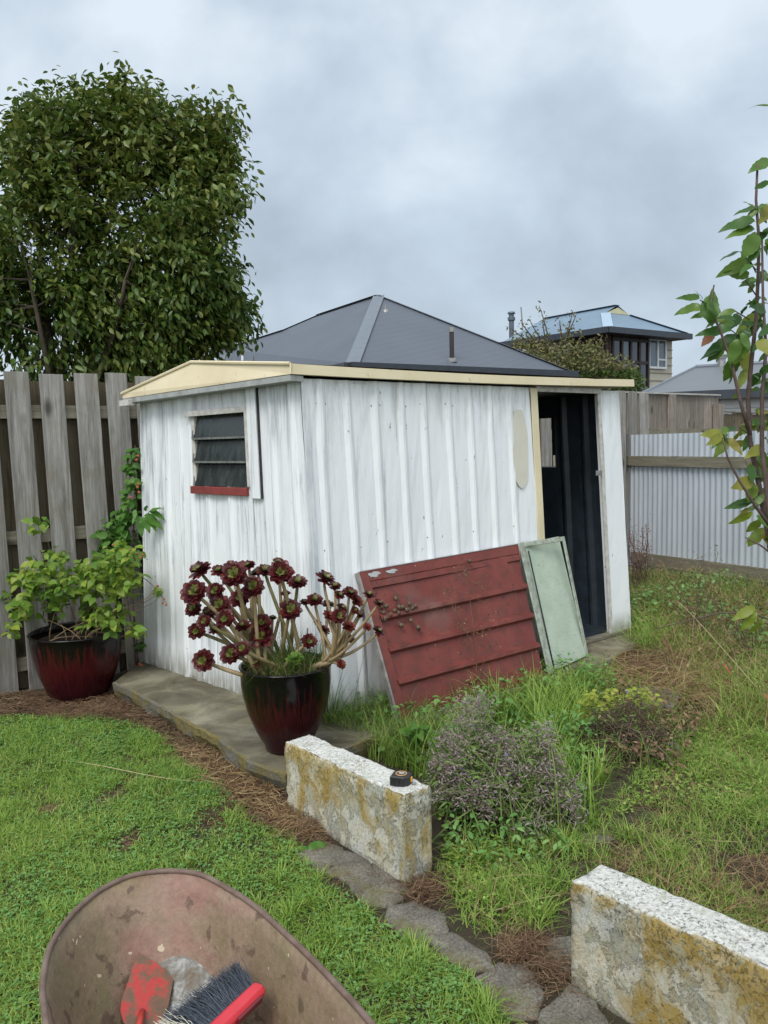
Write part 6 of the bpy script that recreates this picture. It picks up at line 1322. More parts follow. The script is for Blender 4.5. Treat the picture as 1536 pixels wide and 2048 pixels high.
def leafcloud(name, blobs, n, size, mats, T, dep, depr, droop=.6, mi_f=None, tmpl=OV, smooth=False):
    w = np.array([b[3] for b in blobs], float); w /= w.sum(); idx = RNG.choice(len(blobs), n, p=w); P = []; mi = []
    for i in idx:
        b = blobs[i]; d = rdir(1)[0]; rr = b[2] * RNG.uniform(.05, 1) ** .5; P.append(Y(b[0] + d[0] * rr, b[1] - d[2] * rr, (b[4] if len(b) > 4 else dep) + d[1] * depr)); mi.append(b[5] if len(b) > 5 else 0)
    P = np.array(P); mi = np.array(mi); a = RNG.uniform(0, 6.28, n); d = np.stack([np.cos(a), np.sin(a) - .25, -RNG.uniform(-.2, droop * 2, n)], 1); X, Yv, Z = frames(d, np.tile(UP, (n, 1)) + np.array([0, -.5, 0]) + RNG.normal(0, .4, (n, 3)))
    st = Stamp()
    for m in range(len(mats)):
        k = mi == m
        if k.any(): s = RNG.uniform(*size, k.sum()); st.add(*tmpl, P[k], X[k], Yv[k], Z[k], s, m)
    return st.build(name, mats, T, smooth), P
def raspberries():
    d0 = c1[1]; T = thing('raspberry_plant', 'yellow green raspberry bush growing in the wide red pot', 'plant', c1 + UP * (h1 - .06))
    bl = [(75, 1045, 20, .5), (80, 1125, 30, .5), (110, 1120, 30, .8), (60, 1160, 45, 2.2), (40, 1210, 32, 1.3), (25, 1260, 20, .6), (110, 1180, 45, 2), (150, 1160, 42, 1.8), (190, 1150, 45, 2.4), (225, 1130, 40, 2.2), (250, 1110, 35, 1.6), (245, 1165, 36, 1.8), (200, 1205, 36, 1.3), (180, 1235, 28, .9), (215, 1245, 28, .8), (240, 1225, 28, .6), (285, 1160, 18, .3), (110, 1215, 30, .7), (270, 1260, 15, .35), (318, 1180, 12, .12), (10, 1190, 14, .2)]
    leafcloud('leaves', bl, 1050, (.034, .072), [M_RASP], T, d0 - .08, .20)
    R = np.random.default_rng(6)
    for i in range(16):
        a = c1 + np.array([R.uniform(-.17, .12), R.uniform(-.14, .05), h1 - .07]); q = bl[R.integers(2, len(bl))]; e_ = Y(q[0] + R.uniform(-15, 15), q[1], d0 + R.uniform(-.15, .1)); m = MB(); m.tube(bez(a, a + UP * .15, e_ - UP * .12, e_, 9), list(np.linspace(.0035, .0018, 9)), 6); m.build('cane', M_CANE, T, smooth=True)
    for pts in ([(85, 1240), (100, 1160), (85, 1100), (75, 1040)], [(150, 1240), (120, 1150), (100, 1110), (90, 1060)], [(250, 1140), (290, 1150), (315, 1175), (335, 1210)], [(200, 1220), (240, 1230), (270, 1255), (290, 1290)]):
        P = [Y(x, y_, d0 - .1) for x, y_ in pts]; m = MB(); m.tube(bez(*P, 12), list(np.linspace(.003, .0015, 12)), 6); m.build('cane', M_TWIG, T, smooth=True)
    bs = MB()
    for x, y_ in ((232, 1097), (226, 1090), (240, 1104), (262, 1100), (275, 1108), (280, 1116), (52, 1148), (45, 1145), (332, 1210), (326, 1206), (316, 1172), (328, 1198), (60, 1150), (285, 1110)):
        c = Y(x, y_, d0 - .18); bs.lathe(c, [(.001, -.007), (.006, -.004), (.008, 0), (.006, .005), (.001, .008)], 8)
    bs.build('berries', M_BERRY2, T, smooth=True)
    # taller plant climbing beside the shed wall
    dd = 5.32; T2 = thing('climbing_raspberry', 'deep green raspberry cane climbing between the fence and the shed corner', 'plant', Y(268, 1340, dd) * [1, 1, 0])
    bl = [(268, 905, 16, .8), (262, 935, 16, 1), (268, 965, 16, .9), (262, 1000, 20, .8), (240, 1050, 30, 1.6), (215, 1075, 25, 1.2), (255, 1030, 22, 1.2), (225, 1095, 30, 1.2), (250, 1080, 30, 1.2), (200, 1110, 26, .7), (282, 1290, 14, .5), (290, 1270, 10, .25)]
    leafcloud('leaves', bl, 420, (.035, .075), [M_RASPD], T2, dd, .10)
    st = Stamp()
    for a, b in (((290, 1030), (325, 1050)), ((286, 1035), (300, 1062)), ((296, 1028), (312, 1058)), ((300, 1022), (328, 1032)), ((280, 1040), (282, 1072)), ((275, 1028), (262, 1045)), ((292, 1022), (290, 1006)), ((300, 1024), (318, 1010)), ((270, 1020), (268, 1036))): leafat(st, Y(*a, 5.05), Y(*b, 5.0), 0, .95, roll=UP + np.array([0, -.6, 0]))
    st.build('big_leaves', [M_RASPD], T2, smooth=True)
    for pts in ([(272, 1330), (262, 1180), (268, 1020), (270, 890)], [(280, 1335), (250, 1200), (230, 1100), (300, 1022)], [(275, 1335), (278, 1200), (240, 1120), (215, 1060)]):
        P = [Y(x, y_, dd - .02 - (.2 if x == 300 else 0)) for x, y_ in pts]; m = MB(); m.tube(bez(*P, 14), list(np.linspace(.005, .002, 14)), 6); m.build('cane', M_TWIG, T2, smooth=True)
    bs = MB()
    for x, y_ in ((276, 912), (273, 920), (277, 968), (275, 975), (278, 985), (262, 995), (281, 1330), (278, 1328), (284, 1332)):
        c = Y(x, y_, dd - .15); bs.lathe(c, [(.001, -.010), (.009, -.005), (.011, 0), (.008, .007), (.001, .011)], 8)
    bs.build('berries', M_BERRY2, T2, smooth=True)
M_BERRY2 = simple('dull_red_berry', (.40, .10, .05), (.25, .05, .03), 60, .5, 0)
raspberries()

# ------------------------------------------------------------------ borage bush and companions
M_BORS = leafmat('hairy_grey_purple_calyx', [(.13, .10, .08), (.24, .185, .17), (.34, .26, .28), (.42, .35, .35)], .85, .2, .1, 5, .35)
M_BORG = leafmat('borage_leaf', [(.07, .13, .03), (.15, .23, .06), (.27, .31, .12)], .7, .25, .2, 4, .35)
M_BORB = leafmat('blue_star_flower', [(.20, .19, .46), (.33, .28, .55)], .6, .3, .2)
M_BORD = leafmat('dried_brown_stem', [(.05, .035, .028), (.11, .08, .06), (.20, .15, .11)], .9, .1, .1, 4, .4)
M_YG = leafmat('lime_seedling', [(.24, .30, .04), (.38, .42, .08)], .6, .35, .2)
def bush(name, label, blobs, nst, calyx, leaf, mats, flowers, seed, dep, core):
    R = np.random.default_rng(seed); T = thing(name, label, 'flowering bush', core); tips = []
    w = np.array([b[3] for b in blobs], float); w /= w.sum(); sm = MB(); tips = []
    for i in range(nst):
        b = blobs[R.choice(len(blobs), p=w)]; d = rdir(1)[0]; rr = b[2] * R.uniform(.2, 1) ** .5; e_ = Y(b[0] + d[0] * rr, b[1] - d[2] * rr, dep(b) + d[1] * .16); g = core + np.array([R.normal(0, .12), R.normal(0, .10), 0]); g[2] = 0
        m = bez(g, g + (e_ - g) * .3 + UP * .12, e_ + UP * .04 - (e_ - g) * .1, e_, 7); sm.tube(m, list(np.linspace(.0035, .0012, 7)), 4, cap=False)
        tips += [m[-1]] * 3 + [m[-2]] * 2 + [m[-3]]
    sm.build('stems', mats[3], T)
    tips = np.array(tips); st = Stamp(); k = calyx // len(tips) + 1; P = np.repeat(tips, k, 0) + R.normal(0, .020, (len(tips) * k, 3)); n = len(P)
    d = rdir(n, -1, .7); X, Yv, Z = frames(d, rdir(n)); st.add(*LEAFS, P, X, Yv, Z, np.column_stack([R.uniform(.007, .013, n), R.uniform(.012, .026, n), np.full(n, .01)]), 0); st.build('flower_heads', [mats[0]], T)
    st = Stamp(); P = core * [1, 1, 0] + np.column_stack([R.normal(0, 1, leaf) * 0, np.zeros(leaf), np.zeros(leaf)]); P = tips[R.integers(0, len(tips), leaf)] * 1; f = R.uniform(.45, 1, leaf)[:, None]; g = core * [1, 1, 0] + UP * .08; P = g + (P - g) * f + R.normal(0, .03, (leaf, 3)); P[:, 2] = np.maximum(P[:, 2], .01)
    d = rdir(leaf, -.7, .5); X, Yv, Z = frames(d, np.tile(UP, (leaf, 1)) + R.normal(0, .5, (leaf, 3))); st.add(*OV, P, X, Yv, Z, np.column_stack([R.uniform(.008, .020, leaf), R.uniform(.018, .048, leaf), R.uniform(.02, .05, leaf)]), 0); st.build('leaves', [mats[1]], T)
    st = Stamp()
    for x, y_ in flowers:
        c = Y(x, y_, dep(blobs[0]) - .22); n = 7; P = np.tile(c, (n, 1)) + R.normal(0, .005, (n, 3)); d = rdir(n, -.6, .6); X, Yv, Z = frames(d, rdir(n)); st.add(*LEAFS, P, X, Yv, Z, R.uniform(.008, .014, n), 0)
    st.build('star_flowers', [mats[2]], T)
g1 = G(1010, 1640)
bush('borage_bush', 'rounded bush of grey purple hairy borage with a few blue flowers behind the low wall', [(960, 1500, 70, 3.4), (1040, 1540, 80, 4), (900, 1560, 45, 1.6), (1110, 1590, 55, 2.5), (1000, 1610, 70, 3), (940, 1440, 35, 1.0), (960, 1410, 24, .5), (890, 1530, 34, 1), (1100, 1540, 30, .7), (870, 1590, 24, .6), (1160, 1600, 22, .4), (1080, 1490, 50, 1.5), (900, 1490, 40, 1.4), (1060, 1640, 50, 1.6), (950, 1600, 50, 1.5), (920, 1415, 22, .4), (1130, 1630, 35, .9)], 330, 12500, 3400, (M_BORS, M_BORG, M_BORB, M_BORG), [(945, 1452), (925, 1540), (910, 1550), (1043, 1535), (1100, 1537), (936, 1602), (938, 1590), (1012, 1505), (940, 1575)], 1, lambda b: g1[1] + (1640 - b[1]) / 200 * .42 - .1, g1)
g3 = G(1240, 1500)
bush('dried_borage_bush', 'collapsed dark dried borage bush with lime seedlings, right of the purple bush', [(1240, 1460, 60, 3), (1300, 1500, 55, 2), (1190, 1450, 45, 2), (1220, 1510, 50, 2), (1330, 1470, 35, 1), (1270, 1420, 30, 1), (1160, 1480, 35, 1)], 190, 5200, 420, (M_BORD, M_BORG, M_BORB, M_BORD), [(1272, 1508), (1338, 1500), (1256, 1385), (1345, 1490)], 2, lambda b: g3[1] + (1500 - b[1]) / 150 * .35, g3 - [0, .05, 0])
def seedlings():
    g = G(1220, 1480); T = thing('lime_weed', 'patch of lime yellow seedling weeds on the dried bush', 'weed', g); leafcloud('leaves', [(1180, 1400, 22, 1), (1175, 1430, 18, 1), (1230, 1400, 22, 1.2), (1270, 1395, 22, 1), (1250, 1430, 18, .6), (1290, 1385, 12, .4), (1205, 1420, 20, .8), (1300, 1400, 14, .4)], 330, (.015, .035), [M_YG], T, g[1] + .12, .10, .1)
    m = MB(); R = np.random.default_rng(5)
    for i in range(24): a = g + np.array([R.normal(0, .12), R.normal(.1, .05), 0]); b = Y(R.uniform(1165, 1300), R.uniform(1385, 1430), g[1] + .1); m.tube([a, (a + b) / 2 + UP * .03, b], .0012, 4, cap=False)
    m.build('stems', M_YG, T)
seedlings()
def weeds():
    # broad leaved weeds behind the wall, next to the borage
    g = G(850, 1570); T = thing('broadleaf_weed', 'clump of round green weed leaves between the low wall and the borage', 'weed', G(850, 1560))
    leafcloud('leaves', [(845, 1475, 30, 2), (880, 1490, 28, 2), (860, 1520, 24, 1.6), (830, 1460, 20, 1), (905, 1465, 20, 1), (880, 1650, 22, 1.3), (900, 1690, 25, 1.5), (940, 1680, 25, 1.2), (880, 1600, 18, .8)], 330, (.03, .065), [M_RASPD], T, G(850, 1540)[1] + .1, .10, .2)
    m = MB(); R = np.random.default_rng(5)
    for i in range(26): a = G(R.uniform(850, 910), R.uniform(1560, 1640)); b = Y(R.uniform(830, 910), R.uniform(1470, 1600), a[1] + .05); m.tube([a, (a + b) / 2 + UP * .02, b], .0016, 4, cap=False)
    m.build('stems', M_RASPD, T)
    # small sprout by the wall foot
    for (x, y_, lab, ls) in ((620, 1700, 'little two leaf green sprout at the foot of the short painted wall', [((618, 1702), (652, 1683)), ((614, 1705), (600, 1690)), ((618, 1706), (610, 1720)), ((612, 1700), (628, 1688))]), (806, 1785, 'tiny green sprout at the near corner of the short painted wall', [((805, 1787), (812, 1778)), ((804, 1788), (797, 1792)), ((806, 1788), (814, 1790))])):
        g = G(x, y_ + 5); T = thing('sprout', lab, 'weed', g); st = Stamp()
        for a, b in ls: leafat(st, Y(*a, g[1]) , Y(*b, g[1] + .02), 0, 1.6, roll=UP + np.array([0, -1, 0]))
        st.build('leaves', [M_RASPD], T, smooth=True); m = MB(); m.tube([g - UP * .01, Y(x, y_, g[1])], .0015, 5); m.build('stem', M_RASPD, T)
    # branched dry weed in front of the red door
    g = G(955, 1425, .0); T = thing('dry_stemmed_weed', 'thin reddish branching dry weed standing in front of the red door', 'weed', g); d = g[1]
    m = MB(); y = lambda x, yy, o=0: Y(x, yy, d + o)
    tr = [([(955, 1400), (953, 1330), (948, 1270), (940, 1200), (930, 1150)], .0035), ([(953, 1330), (965, 1270), (975, 1235)], .002), ([(950, 1300), (930, 1260), (912, 1225), (908, 1180)], .002), ([(948, 1270), (960, 1210), (952, 1170)], .0018), ([(955, 1350), (985, 1290), (1000, 1240)], .0016), ([(954, 1345), (925, 1290), (918, 1250)], .0016), ([(940, 1200), (955, 1170), (960, 1160)], .0012), ([(935, 1170), (915, 1145), (918, 1130)], .0012), ([(912, 1225), (900, 1200), (896, 1185)], .001)]
    R = np.random.default_rng(9); P = []
    for pts, r in tr:
        q = [y(a, b, R.normal(0, .01)) for a, b in pts]; m.tube(q, list(np.linspace(r, r * .45, len(q))), 5); P += q[1:]
    for p in P:
        for k in range(5): e_ = p + nrm(np.array([R.normal(0, 1), R.normal(0, .5), R.uniform(.1, 1.3)])) * R.uniform(.02, .06); m.tube([p, e_], [.0010, .0006], 4, cap=False)
    m.build('stems', simple('reddish_dry_stem', (.20, .09, .05), (.12, .055, .03), 30, .8, 0), T)
    st = Stamp(); q = np.array(P); n = 130; q = q[R.integers(0, len(q), n)] + R.normal(0, .035, (n, 3)); dd = rdir(n); X, Yv, Z = frames(dd, rdir(n)); st.add(*LEAFS, q, X, Yv, Z, R.uniform(.006, .014, n)); st.build('seed_heads', [M_STRAW], T)
    # pinkish dead weeds at the iron fence
    g = Y(1275, 1190, 7.4); g[2] = .05; T = thing('pink_dry_weed', 'pinkish dry seeding weed between the shed corner and the corrugated iron', 'weed', g); m = MB(); P = []
    for i in range(34): b = Y(R.uniform(1255, 1298), R.uniform(1045, 1120), 7.4 + R.normal(0, .1)); a = g + np.array([R.normal(0, .08), R.normal(0, .06), 0]); q = bez(a, a + UP * .2, b - UP * .1, b, 6); m.tube(q, .0022, 4, cap=False); P += q[3:]
    m.build('stems', M_BORD, T); st = Stamp(); P = np.array(P); n = 900; q = P[R.integers(0, len(P), n)] + R.normal(0, .03, (n, 3)); dd = rdir(n); X, Yv, Z = frames(dd, rdir(n)); st.add(*LEAFS, q, X, Yv, Z, R.uniform(.010, .022, n)); st.build('seed_heads', [leafmat('pink_seed', [(.20, .12, .11), (.36, .24, .22)], .8, .2)], T)
    # tall twiggy dead weeds right
    for cx, cy, h, lab in ((1400, 1290, .62, 'tall twiggy dead weed in the long grass near the iron fence'), (1490, 1330, .60, 'dark twiggy shrub stems at the right edge among the long grass')):
        g = G(cx, cy); T = thing('twiggy_weed', lab, 'weed', g); m = MB(); P = []
        for i in range(16): a = g + np.array([R.normal(0, .05), R.normal(0, .05), 0]); b = g + np.array([R.normal(0, .22), R.normal(0, .15), h * R.uniform(.6, 1.1)]); q = bez(a, a + UP * .2, b - UP * .15 + R.normal(0, .04, 3), b, 7); m.tube(q, list(np.linspace(.003, .001, 7)), 4, cap=False); P += q[2:]
        for p in P: e_ = p + nrm(R.normal(0, 1, 3) + UP * .5) * R.uniform(.03, .10); m.tube([p, e_], [.0012, .0007], 4, cap=False)
        m.build('stems', M_BORD, T); st = Stamp(); P = np.array(P); n = 260; q = P[R.integers(0, len(P), n)] + R.normal(0, .04, (n, 3)); dd = rdir(n); X, Yv, Z = frames(dd, rdir(n)); st.add(*LEAFS, q, X, Yv, Z, R.uniform(.012, .03, n)); st.build('leaves', [M_BUSHL], T)
    # bare dark twigs beside the door, at the shed foot
    g = G(745, 1400, .1); T = thing('dark_twig_weed', 'small dark leafless weed at the foot of the shed, left of the red door', 'weed', g); m = MB()
    for pts in ([(750, 1395), (735, 1360), (725, 1345)], [(750, 1395), (748, 1360), (740, 1335)], [(748, 1370), (718, 1350)], [(745, 1360), (755, 1335)]): m.tube([Y(x, y_, g[1]) for x, y_ in pts], .0014, 4)
    for k in range(22): p = Y(R.uniform(715, 760), R.uniform(1330, 1360), g[1]); m.cbox(p, np.array([.006, 0, 0]), np.array([0, .004, 0]), UP * .005)
    m.build('stems', M_BROWNJ, T)
    # long curved dry stalks
    for pts, lab, r in (([(108, 1520), (230, 1527), (290, 1562), (430, 1564)], 'long pale dry stalk lying across the lawn', .0022), ([(1140, 1765), (1060, 1740), (1000, 1745), (910, 1785)], 'long bent seed stalk reaching from the long wall over the gap', .0018), ([(1120, 1790), (1050, 1800), (1010, 1815), (985, 1822)], 'shorter pale seed stalk in the gap below the bent one', .0016), ([(1530, 1395), (1440, 1290), (1370, 1210), (1350, 1200)], 'long arching straw stalk at the right above the straw pile', .0022)):
        a = G(*pts[0], .02); T = thing('grass_stalk', lab, 'grass stalk', a); P = [G(x, y_, .035 if i in (1, 2) else .02) for i, (x, y_) in enumerate(pts)]
        if pts[0][0] > 1500: P = [Y(x, y_, G(1500, 1420)[1] + .1 * i) for i, (x, y_) in enumerate(pts)]
        m = MB(); m.tube(bez(*P, 22), list(np.linspace(r, r * .6, 22)), 5); m.build('stalk', simple('pale_straw_stalk', (.48, .42, .24), (.36, .30, .16), 30, .7, 0), T)
        st = Stamp(); b = np.array(bez(*P, 22)); n = 26; q = b[R.integers(10 if 'seed' in lab else 18, 16 if 'seed' in lab else 21, n)] + R.normal(0, .004, (n, 3)); dd = rdir(n) * .5 + nrm(P[3] - P[0]); X, Yv, Z = frames(dd, rdir(n)); st.add(*LEAFS, q, X, Yv, Z, np.column_stack([np.full(n, .006), R.uniform(.012, .022, n), np.full(n, .01)])); st.build('seed_head', [M_STRAW], T)
weeds()
# long thin blades in front of the tall pot
def potgrass():
    g = G(655, 1480); T = thing('tall_grass_clump', 'clump of long grass blades between the tall pot and the low wall', 'grass clump', g); st = Stamp(); R = np.random.default_rng(3)
    for a, b, w in (((655, 1478), (640, 1280), .008), ((652, 1478), (668, 1255), .007), ((650, 1478), (600, 1370), .006), ((655, 1480), (552, 1340), .005), ((660, 1478), (560, 1455), .004), ((660, 1480), (545, 1400), .004), ((648, 1470), (580, 1420), .003), ((660, 1478), (690, 1330), .004), ((665, 1478), (720, 1370), .0035), ((655, 1475), (620, 1400), .004), ((668, 1478), (700, 1400), .005), ((640, 1470), (530, 1380), .0028), ((662, 1478), (640, 1330), .006), ((650, 1472), (500, 1370), .0025), ((700, 1470), (735, 1290), .003)):
        P0 = Y(*a, g[1]); P3 = Y(*b, g[1] - .05 + R.uniform(-.08, .05)); m = bez(P0, P0 + (P3 - P0) * .3 + UP * .10, P3 - (P3 - P0) * .25 + UP * .05, P3, 9); s = nrm(np.cross(P3 - P0, [0, 1, .3])) * w / 2; V = []
        for i, p in enumerate(m): k = 1 - (i / 8) ** 2 * .95; V += [p - s * k, p + s * k]
        base = st.n; st.V.append(np.array(V, np.float32)); Q = np.array([(2 * i, 2 * i + 1, 2 * i + 3, 2 * i + 2) for i in range(8)]) + base; st.Q.append(Q); st.qm.append(np.zeros(8, int)); st.n += len(V)
    n = 60; P = np.tile(g, (n, 1)) + R.normal(0, .035, (n, 3)) * [1, 1, 0]; blades(st, P, R.uniform(.15, .38, n), R.uniform(.0025, .006, n), R.uniform(.1, .9, n), 0, 4); st.build('blades', [M_GRASSC], T)
M_GRASSC = leafmat('clump_grass', [(.05, .11, .02), (.11, .20, .05), (.20, .28, .09)], .45, .3, .4, 2, .3)
potgrass()

# ------------------------------------------------------------------ wheelbarrow and its load
RZ = .62
def barrow():
    rim_px = [(92, 2048), (86, 1960), (104, 1888), (146, 1828), (200, 1782), (262, 1753), (335, 1743), (400, 1750), (456, 1778), (508, 1812), (560, 1858), (620, 1915), (680, 1978), (742, 2048)]
    rim = [PL(x, y, (0, 0, RZ), UP) for x, y in rim_px]
    a, b = rim[-1], rim[0]; ax = nrm((rim[6] - (a + b) / 2)); 
    rt = a - nrm(rim[-3] - a) * .16 - ax * .10; lf = b - ax * .28 + np.array([.03, 0, 0]); w_ = rt - lf
    rim += [rt, rt - ax * .12 - nrm(w_) * .05, lf + w_ * .5 - ax * .16, lf - ax * .10 + nrm(w_) * .06, lf]
    # smooth closed spline
    P = np.array(rim); n = len(P); out = []
    for i in range(n):
        p0, p1, p2, p3 = P[i - 1], P[i], P[(i + 1) % n], P[(i + 2) % n]
        for t in np.linspace(0, 1, 8, endpoint=False): out.append(.5 * ((2 * p1) + (-p0 + p2) * t + (2 * p0 - 5 * p1 + 4 * p2 - p3) * t * t + (-p0 + 3 * p1 - 3 * p2 + p3) * t ** 3))
    rim = np.array(out); m = len(rim); cen = (rim[0] + rt) / 2 - ax * .02; cen[2] = 0
    T = thing('wheelbarrow', 'muddy rusty wheelbarrow with rounded steel tray cut off by the bottom edge', 'wheelbarrow', [cen[0], cen[1], 0])
    secs = [(1.0, RZ), (.965, RZ - .035), (.90, RZ - .10), (.82, RZ - .165), (.74, RZ - .215), (.66, RZ - .25), (.56, RZ - .27), (.4, RZ - .276), (.2, RZ - .278)]
    def ring(s, z, o=0): q = cen + (rim - cen) * s; q[:, 2] = z; return q
    import mathutils.noise as mn
    for nm, off in (('tray', 0),):
        V = []; 
        for s, z in secs:
            q = ring(s, z); q = np.array([p + UP * mn.fractal(Vector(p * 25), .8, 2, 3) * .0018 for p in q]); V.append(q)
        V = np.concatenate(V + [np.array([[cen[0], cen[1], RZ - .278]])]); nn_ = len(secs)
        F_ = [(r * m + j, r * m + (j + 1) % m, (r + 1) * m + (j + 1) % m, (r + 1) * m + j) for r in range(nn_ - 1) for j in range(m)] + [((nn_ - 1) * m + j, (nn_ - 1) * m + (j + 1) % m, nn_ * m) for j in range(m)]
        mb = MB(); mb.add(V, F_); tray = mb.build('tray', M_TRAY, T, smooth=True); so2 = tray.modifiers.new('s', 'SOLIDIFY'); so2.thickness = .0025
    r = MB(); q = [p for p in rim]; V = []; k = 8
    pts = q + [q[0]]; r.tube([p + UP * .001 for p in pts], .0058, 8, cap=False); r.build('rolled_rim', simple('rusty_rim', (.19, .14, .11), (.10, .06, .045), 30, .7, .3), T, smooth=True)
    # mud lumps and flecks in the tray
    R = np.random.default_rng(4); mud = MB()
    for i in range(220):
        j = R.integers(8, 100); s = R.uniform(.70, .93); z = np.interp(s, [x[0] for x in secs][::-1], [x[1] for x in secs][::-1]); p = cen + (rim[j % m] - cen) * s; p[2] = z + .001; rr = R.uniform(.0010, .0034); mud.lathe(p, [(.0005, rr * .55), (rr * .7, rr * .4), (rr, -.001)], 6)
    mud.build('mud_flecks', simple('dry_mud', (.12, .085, .06), (.06, .04, .03), 60, .9, .3), T)
    # chassis: wheel under the nose, two frame tubes to the handles, legs
    sd = nrm(np.cross(ax, UP)); nose = rim[48]; wc = nose - ax * .22; wc[2] = .19
    wt = MB()
    for aa in np.linspace(0, 2 * math.pi, 33)[:-1]: pass
    ringp = [wc + .155 * (math.cos(t) * ax + math.sin(t) * UP) for t in np.linspace(0, 2 * math.pi, 33)]; wt.tube(ringp, .033, 10, cap=False); wh = wt.build('wheel', M_BLACK, T, smooth=True)
    wr = MB(); wr.lathe(wc - sd * .02, [(.02, 0), (.125, .005), (.125, .035), (.02, .04)], 24, ax=sd); wr.tube([wc - sd * .09, wc + sd * .09], .008, 8); wr.build('wheel_hub', M_REDSILL, wh)
    for s_ in (-1, 1):
        f = MB(); f.tube([wc + sd * .09 * s_, wc + sd * .10 * s_ + ax * -.25 + UP * .08, wc + sd * .20 * s_ - ax * .75 + UP * .15, wc + sd * .27 * s_ - ax * 1.3 + UP * .36], .014, 8); f.build('frame_tube', M_BROWNJ, T, smooth=True)
        f = MB(); p = wc + sd * .20 * s_ - ax * .72; f.tube([p + UP * .14, [p[0], p[1], .012], *( [[(p - ax * .12)[0], (p - ax * .12)[1], .012]] )], .012, 8); f.build('leg', M_BROWNJ, T, smooth=True)
    return T, rim, cen, secs, m
WB, rim, cen, secs, mrim = barrow()
def tray_z(P):
    """height of the tray surface under a point"""
    d = (P - cen)[:2]; ang = np.arctan2(rim[:, 1] - cen[1], rim[:, 0] - cen[0]); a = math.atan2(d[1], d[0]); k = np.argmin(np.abs(np.angle(np.exp(1j * (ang - a))))); s = np.linalg.norm(d) / np.linalg.norm((rim[k] - cen)[:2])
    return float(np.interp(s, [x[0] for x in secs][::-1], [x[1] for x in secs][::-1]))
def on_tray(px, py, lift=.0):
    d = ray(px, py); lo = .9; 
    for t in np.arange(.9, 2.4, .002):
        P = CAM + d * t
        if P[2] <= tray_z(P) + lift: return P
    return P
def tools():
    # grey trowel blade
    o1 = [(318, 2048), (304, 1990), (314, 1930), (332, 1915), (360, 1912), (392, 1914), (408, 1922), (424, 1950), (432, 2000), (436, 2060)]
    A = on_tray(365, 1914, .010); B = on_tray(310, 2040, .028); C_ = on_tray(435, 2040, .028); n = nrm(np.cross(C_ - B, A - B)); n = n if n @ (CAM - A) > 0 else -n
    def plate(o, n, p0, th, mats, name, parent):
        P = [PL(x, y, p0, n) for x, y in o]; k = len(P); V = P + [p - n * th for p in P]; mb = MB(); mb.add(V, [tuple(range(k))[::-1], tuple(range(k, 2 * k))] + [(i, (i + 1) % k, k + (i + 1) % k, k + i) for i in range(k)]); return mb.build(name, mats, parent)
    ms, t, b, o = newmat('scraped_steel_blade'); nz = noise(t, coords(t), 30, 7, .7, .4); setc(t, b, ramp(t, nz, [(.36, (.10, .065, .035)), (.50, (.15, .145, .13)), (.64, (.33, .33, .32))])); b.inputs['Roughness'].default_value = .5; b.inputs['Metallic'].default_value = .35; bump(t, b, nz, .3, .002)
    T = thing('steel_trowel', 'rounded grey steel trowel blade lying in the wheelbarrow under the brush', 'trowel', A)
    plate(o1, n, A, .002, ms, 'blade', T)
    h = MB(); e_ = PL(380, 2090, A + n * .03, n); h.tube([PL(375, 2030, A, n), PL(376, 2050, A + n * .03, n), e_], [.005, .005, .012], 8); h.build('handle', M_BROWNJ, T)
    # red trowel
    mr, t, b, o = newmat('scuffed_red_enamel'); nz = noise(t, coords(t, loc=(3, 1, 0)), 15, 9, .72, .3); c = ramp(t, nz, [(.42, (.13, .085, .05)), (.51, (.18, .085, .05)), (.57, (.44, .04, .035))]); g_ = noise(t, coords(t), 120, 3); c = mixc(t, .4, c, ramp(t, g_, [(.3, .7), (.7, 1.2)]), 'MULTIPLY'); setc(t, b, c); b.inputs['Roughness'].default_value = .45
    o2 = [(241, 2020), (243, 2002), (274, 1908), (277, 1904), (282, 1908), (303, 1920), (328, 1937), (346, 1958), (344, 1975), (337, 2010), (322, 2048), (300, 2080), (262, 2060), (247, 2045)]
    A2 = on_tray(300, 1910, .026); B2 = on_tray(245, 2030, .050); C2 = on_tray(340, 2030, .058); n2 = nrm(np.cross(C2 - B2, A2 - B2)); n2 = n2 if n2 @ (CAM - A2) > 0 else -n2
    T = thing('red_trowel', 'muddy red enamelled trowel blade with pointed corner, lying left in the wheelbarrow', 'trowel', A2); plate(o2, n2, A2, .002, mr, 'blade', T)
    h = MB(); h.tube([PL(285, 2022, A2 + n2 * .004, n2), PL(279, 2048, A2 + n2 * .012, n2), PL(270, 2110, A2 + n2 * .035, n2)], [.0062, .0075, .012], 10); h.build('handle', simple('red_handle_paint', (.50, .06, .045), (.36, .04, .03), 20, .4, 0), T, smooth=True)
    # hand brush
    q = lambda x, y, z: PL(x, y, (0, 0, z), UP)
    zb = .545; P0, P1 = q(395, 2095, zb), q(513, 1982, zb); ax = nrm(P1 - P0); L_ = np.linalg.norm(P1 - P0); per = nrm(np.cross(UP, ax)); per = per if per @ (q(440, 1930, zb) - P0) > 0 else -per
    T = thing('hand_brush', 'red handled hand brush with black and cream bristles lying in the wheelbarrow', 'brush', P0)
    up2 = nrm(UP + per * -.25); rd = simple('glossy_red_plastic', (.62, .045, .06), (.50, .03, .045), 8, .28, 0)
    mb = MB(); st_ = []; prof = [(-.018, -.010), (-.020, .004), (-.010, .013), (.010, .013), (.018, .004), (.016, -.010)]
    for i, (s, k) in enumerate(((-.42, .72), (-.2, .8), (-.05, .9), (.1, 1.0), (.55, 1.05), (.9, 1.05), (1.02, 1.0), (1.06, .7))): st_ += [P0 + ax * L_ * s + per * a * k * .92 + up2 * b_ * k for a, b_ in prof]
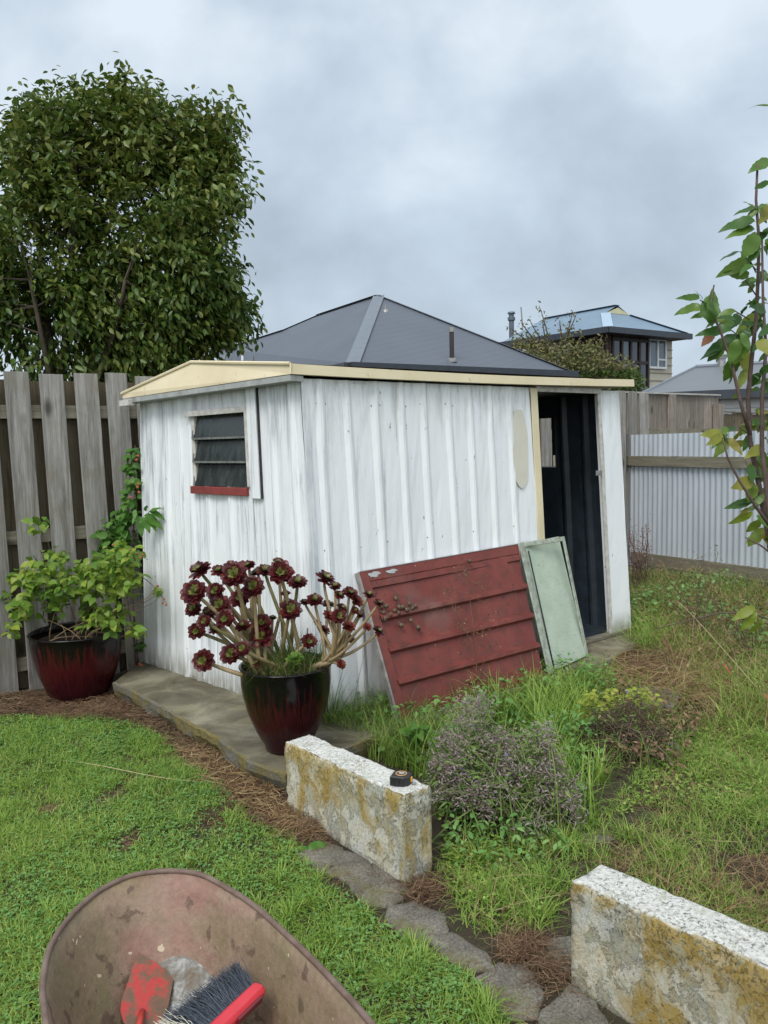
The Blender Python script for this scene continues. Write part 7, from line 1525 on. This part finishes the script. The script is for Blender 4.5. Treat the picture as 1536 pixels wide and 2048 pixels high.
    nn_ = 6; mb.add(st_, [(r * nn_ + j, r * nn_ + (j + 1) % nn_, (r + 1) * nn_ + (j + 1) % nn_, (r + 1) * nn_ + j) for r in range(7) for j in range(nn_)] + [tuple(range(6))[::-1], tuple(range(42, 48))]); hb = mb.build('handle', rd, T, smooth=False, bevel=.003)
    g = MB(); g.box(P0 + ax * L_ * .50 - per * .0245 - up2 * .006, ax * L_ * .42, per * .008, up2 * .013); g.build('grip_shade_inset', simple('red_recess_shade', (.17, .018, .025), (.12, .012, .018), 12, .4, 0), hb, bevel=.002)  # solid darker red block; the hollow's shade is in its colour
    st = Stamp(); R = np.random.default_rng(8)
    for cnt, s0, s1, mi in ((34, .14, 1.0, 0), (7, -.06, .12, 1)):
        for c in range(cnt):
            for row in (0, 1, 2):
                s = s0 + (s1 - s0) * (c + .5) / cnt; root = P0 + ax * L_ * s + per * (.010 + .000 * row) + up2 * (-.010 + .008 * row); n = 34
                ln = R.uniform(.080, .094, n); tilt = R.normal(.62 * s - .05, .10, n); dn = R.normal(-.16, .10, n); d = per + ax * tilt[:, None] + up2 * dn[:, None]; d /= np.linalg.norm(d, axis=1, keepdims=True)
                pr = root + R.normal(0, .0016, (n, 3)); e_ = pr + d * ln[:, None]; bend = R.normal(0, .004, (n, 3)) - UP * .003; mid = (pr + e_) / 2 - bend; sv = np.cross(d, up2) * .0007; V = np.stack([pr - sv, pr + sv, mid - sv, mid + sv, e_ - sv * .5, e_ + sv * .5], 1); base = st.n + np.arange(n)[:, None, None] * 6; Q = (np.array([(0, 1, 3, 2), (2, 3, 5, 4)])[None] + base).reshape(-1, 4); st.V.append(V.reshape(-1, 3).astype(np.float32)); st.Q.append(Q); st.qm.append(np.full(len(Q), mi)); st.n += n * 6
    st.build('bristles', [leafmat('black_bristle', [(.018, .022, .032), (.05, .06, .08), (.11, .125, .15)], .5, 0, .4), leafmat('cream_bristle', [(.45, .42, .33), (.68, .65, .54)], .6, 0, .3)], T)
tools()

for o in COL.objects:
    if o.type == 'MESH' and o.parent is not None and o.name.split('.')[0] in ('seed_heads', 'flower_heads', 'mud_flecks', 'berries', 'bristles', 'seed_head', 'star_flowers'): o['kind'] = 'stuff'
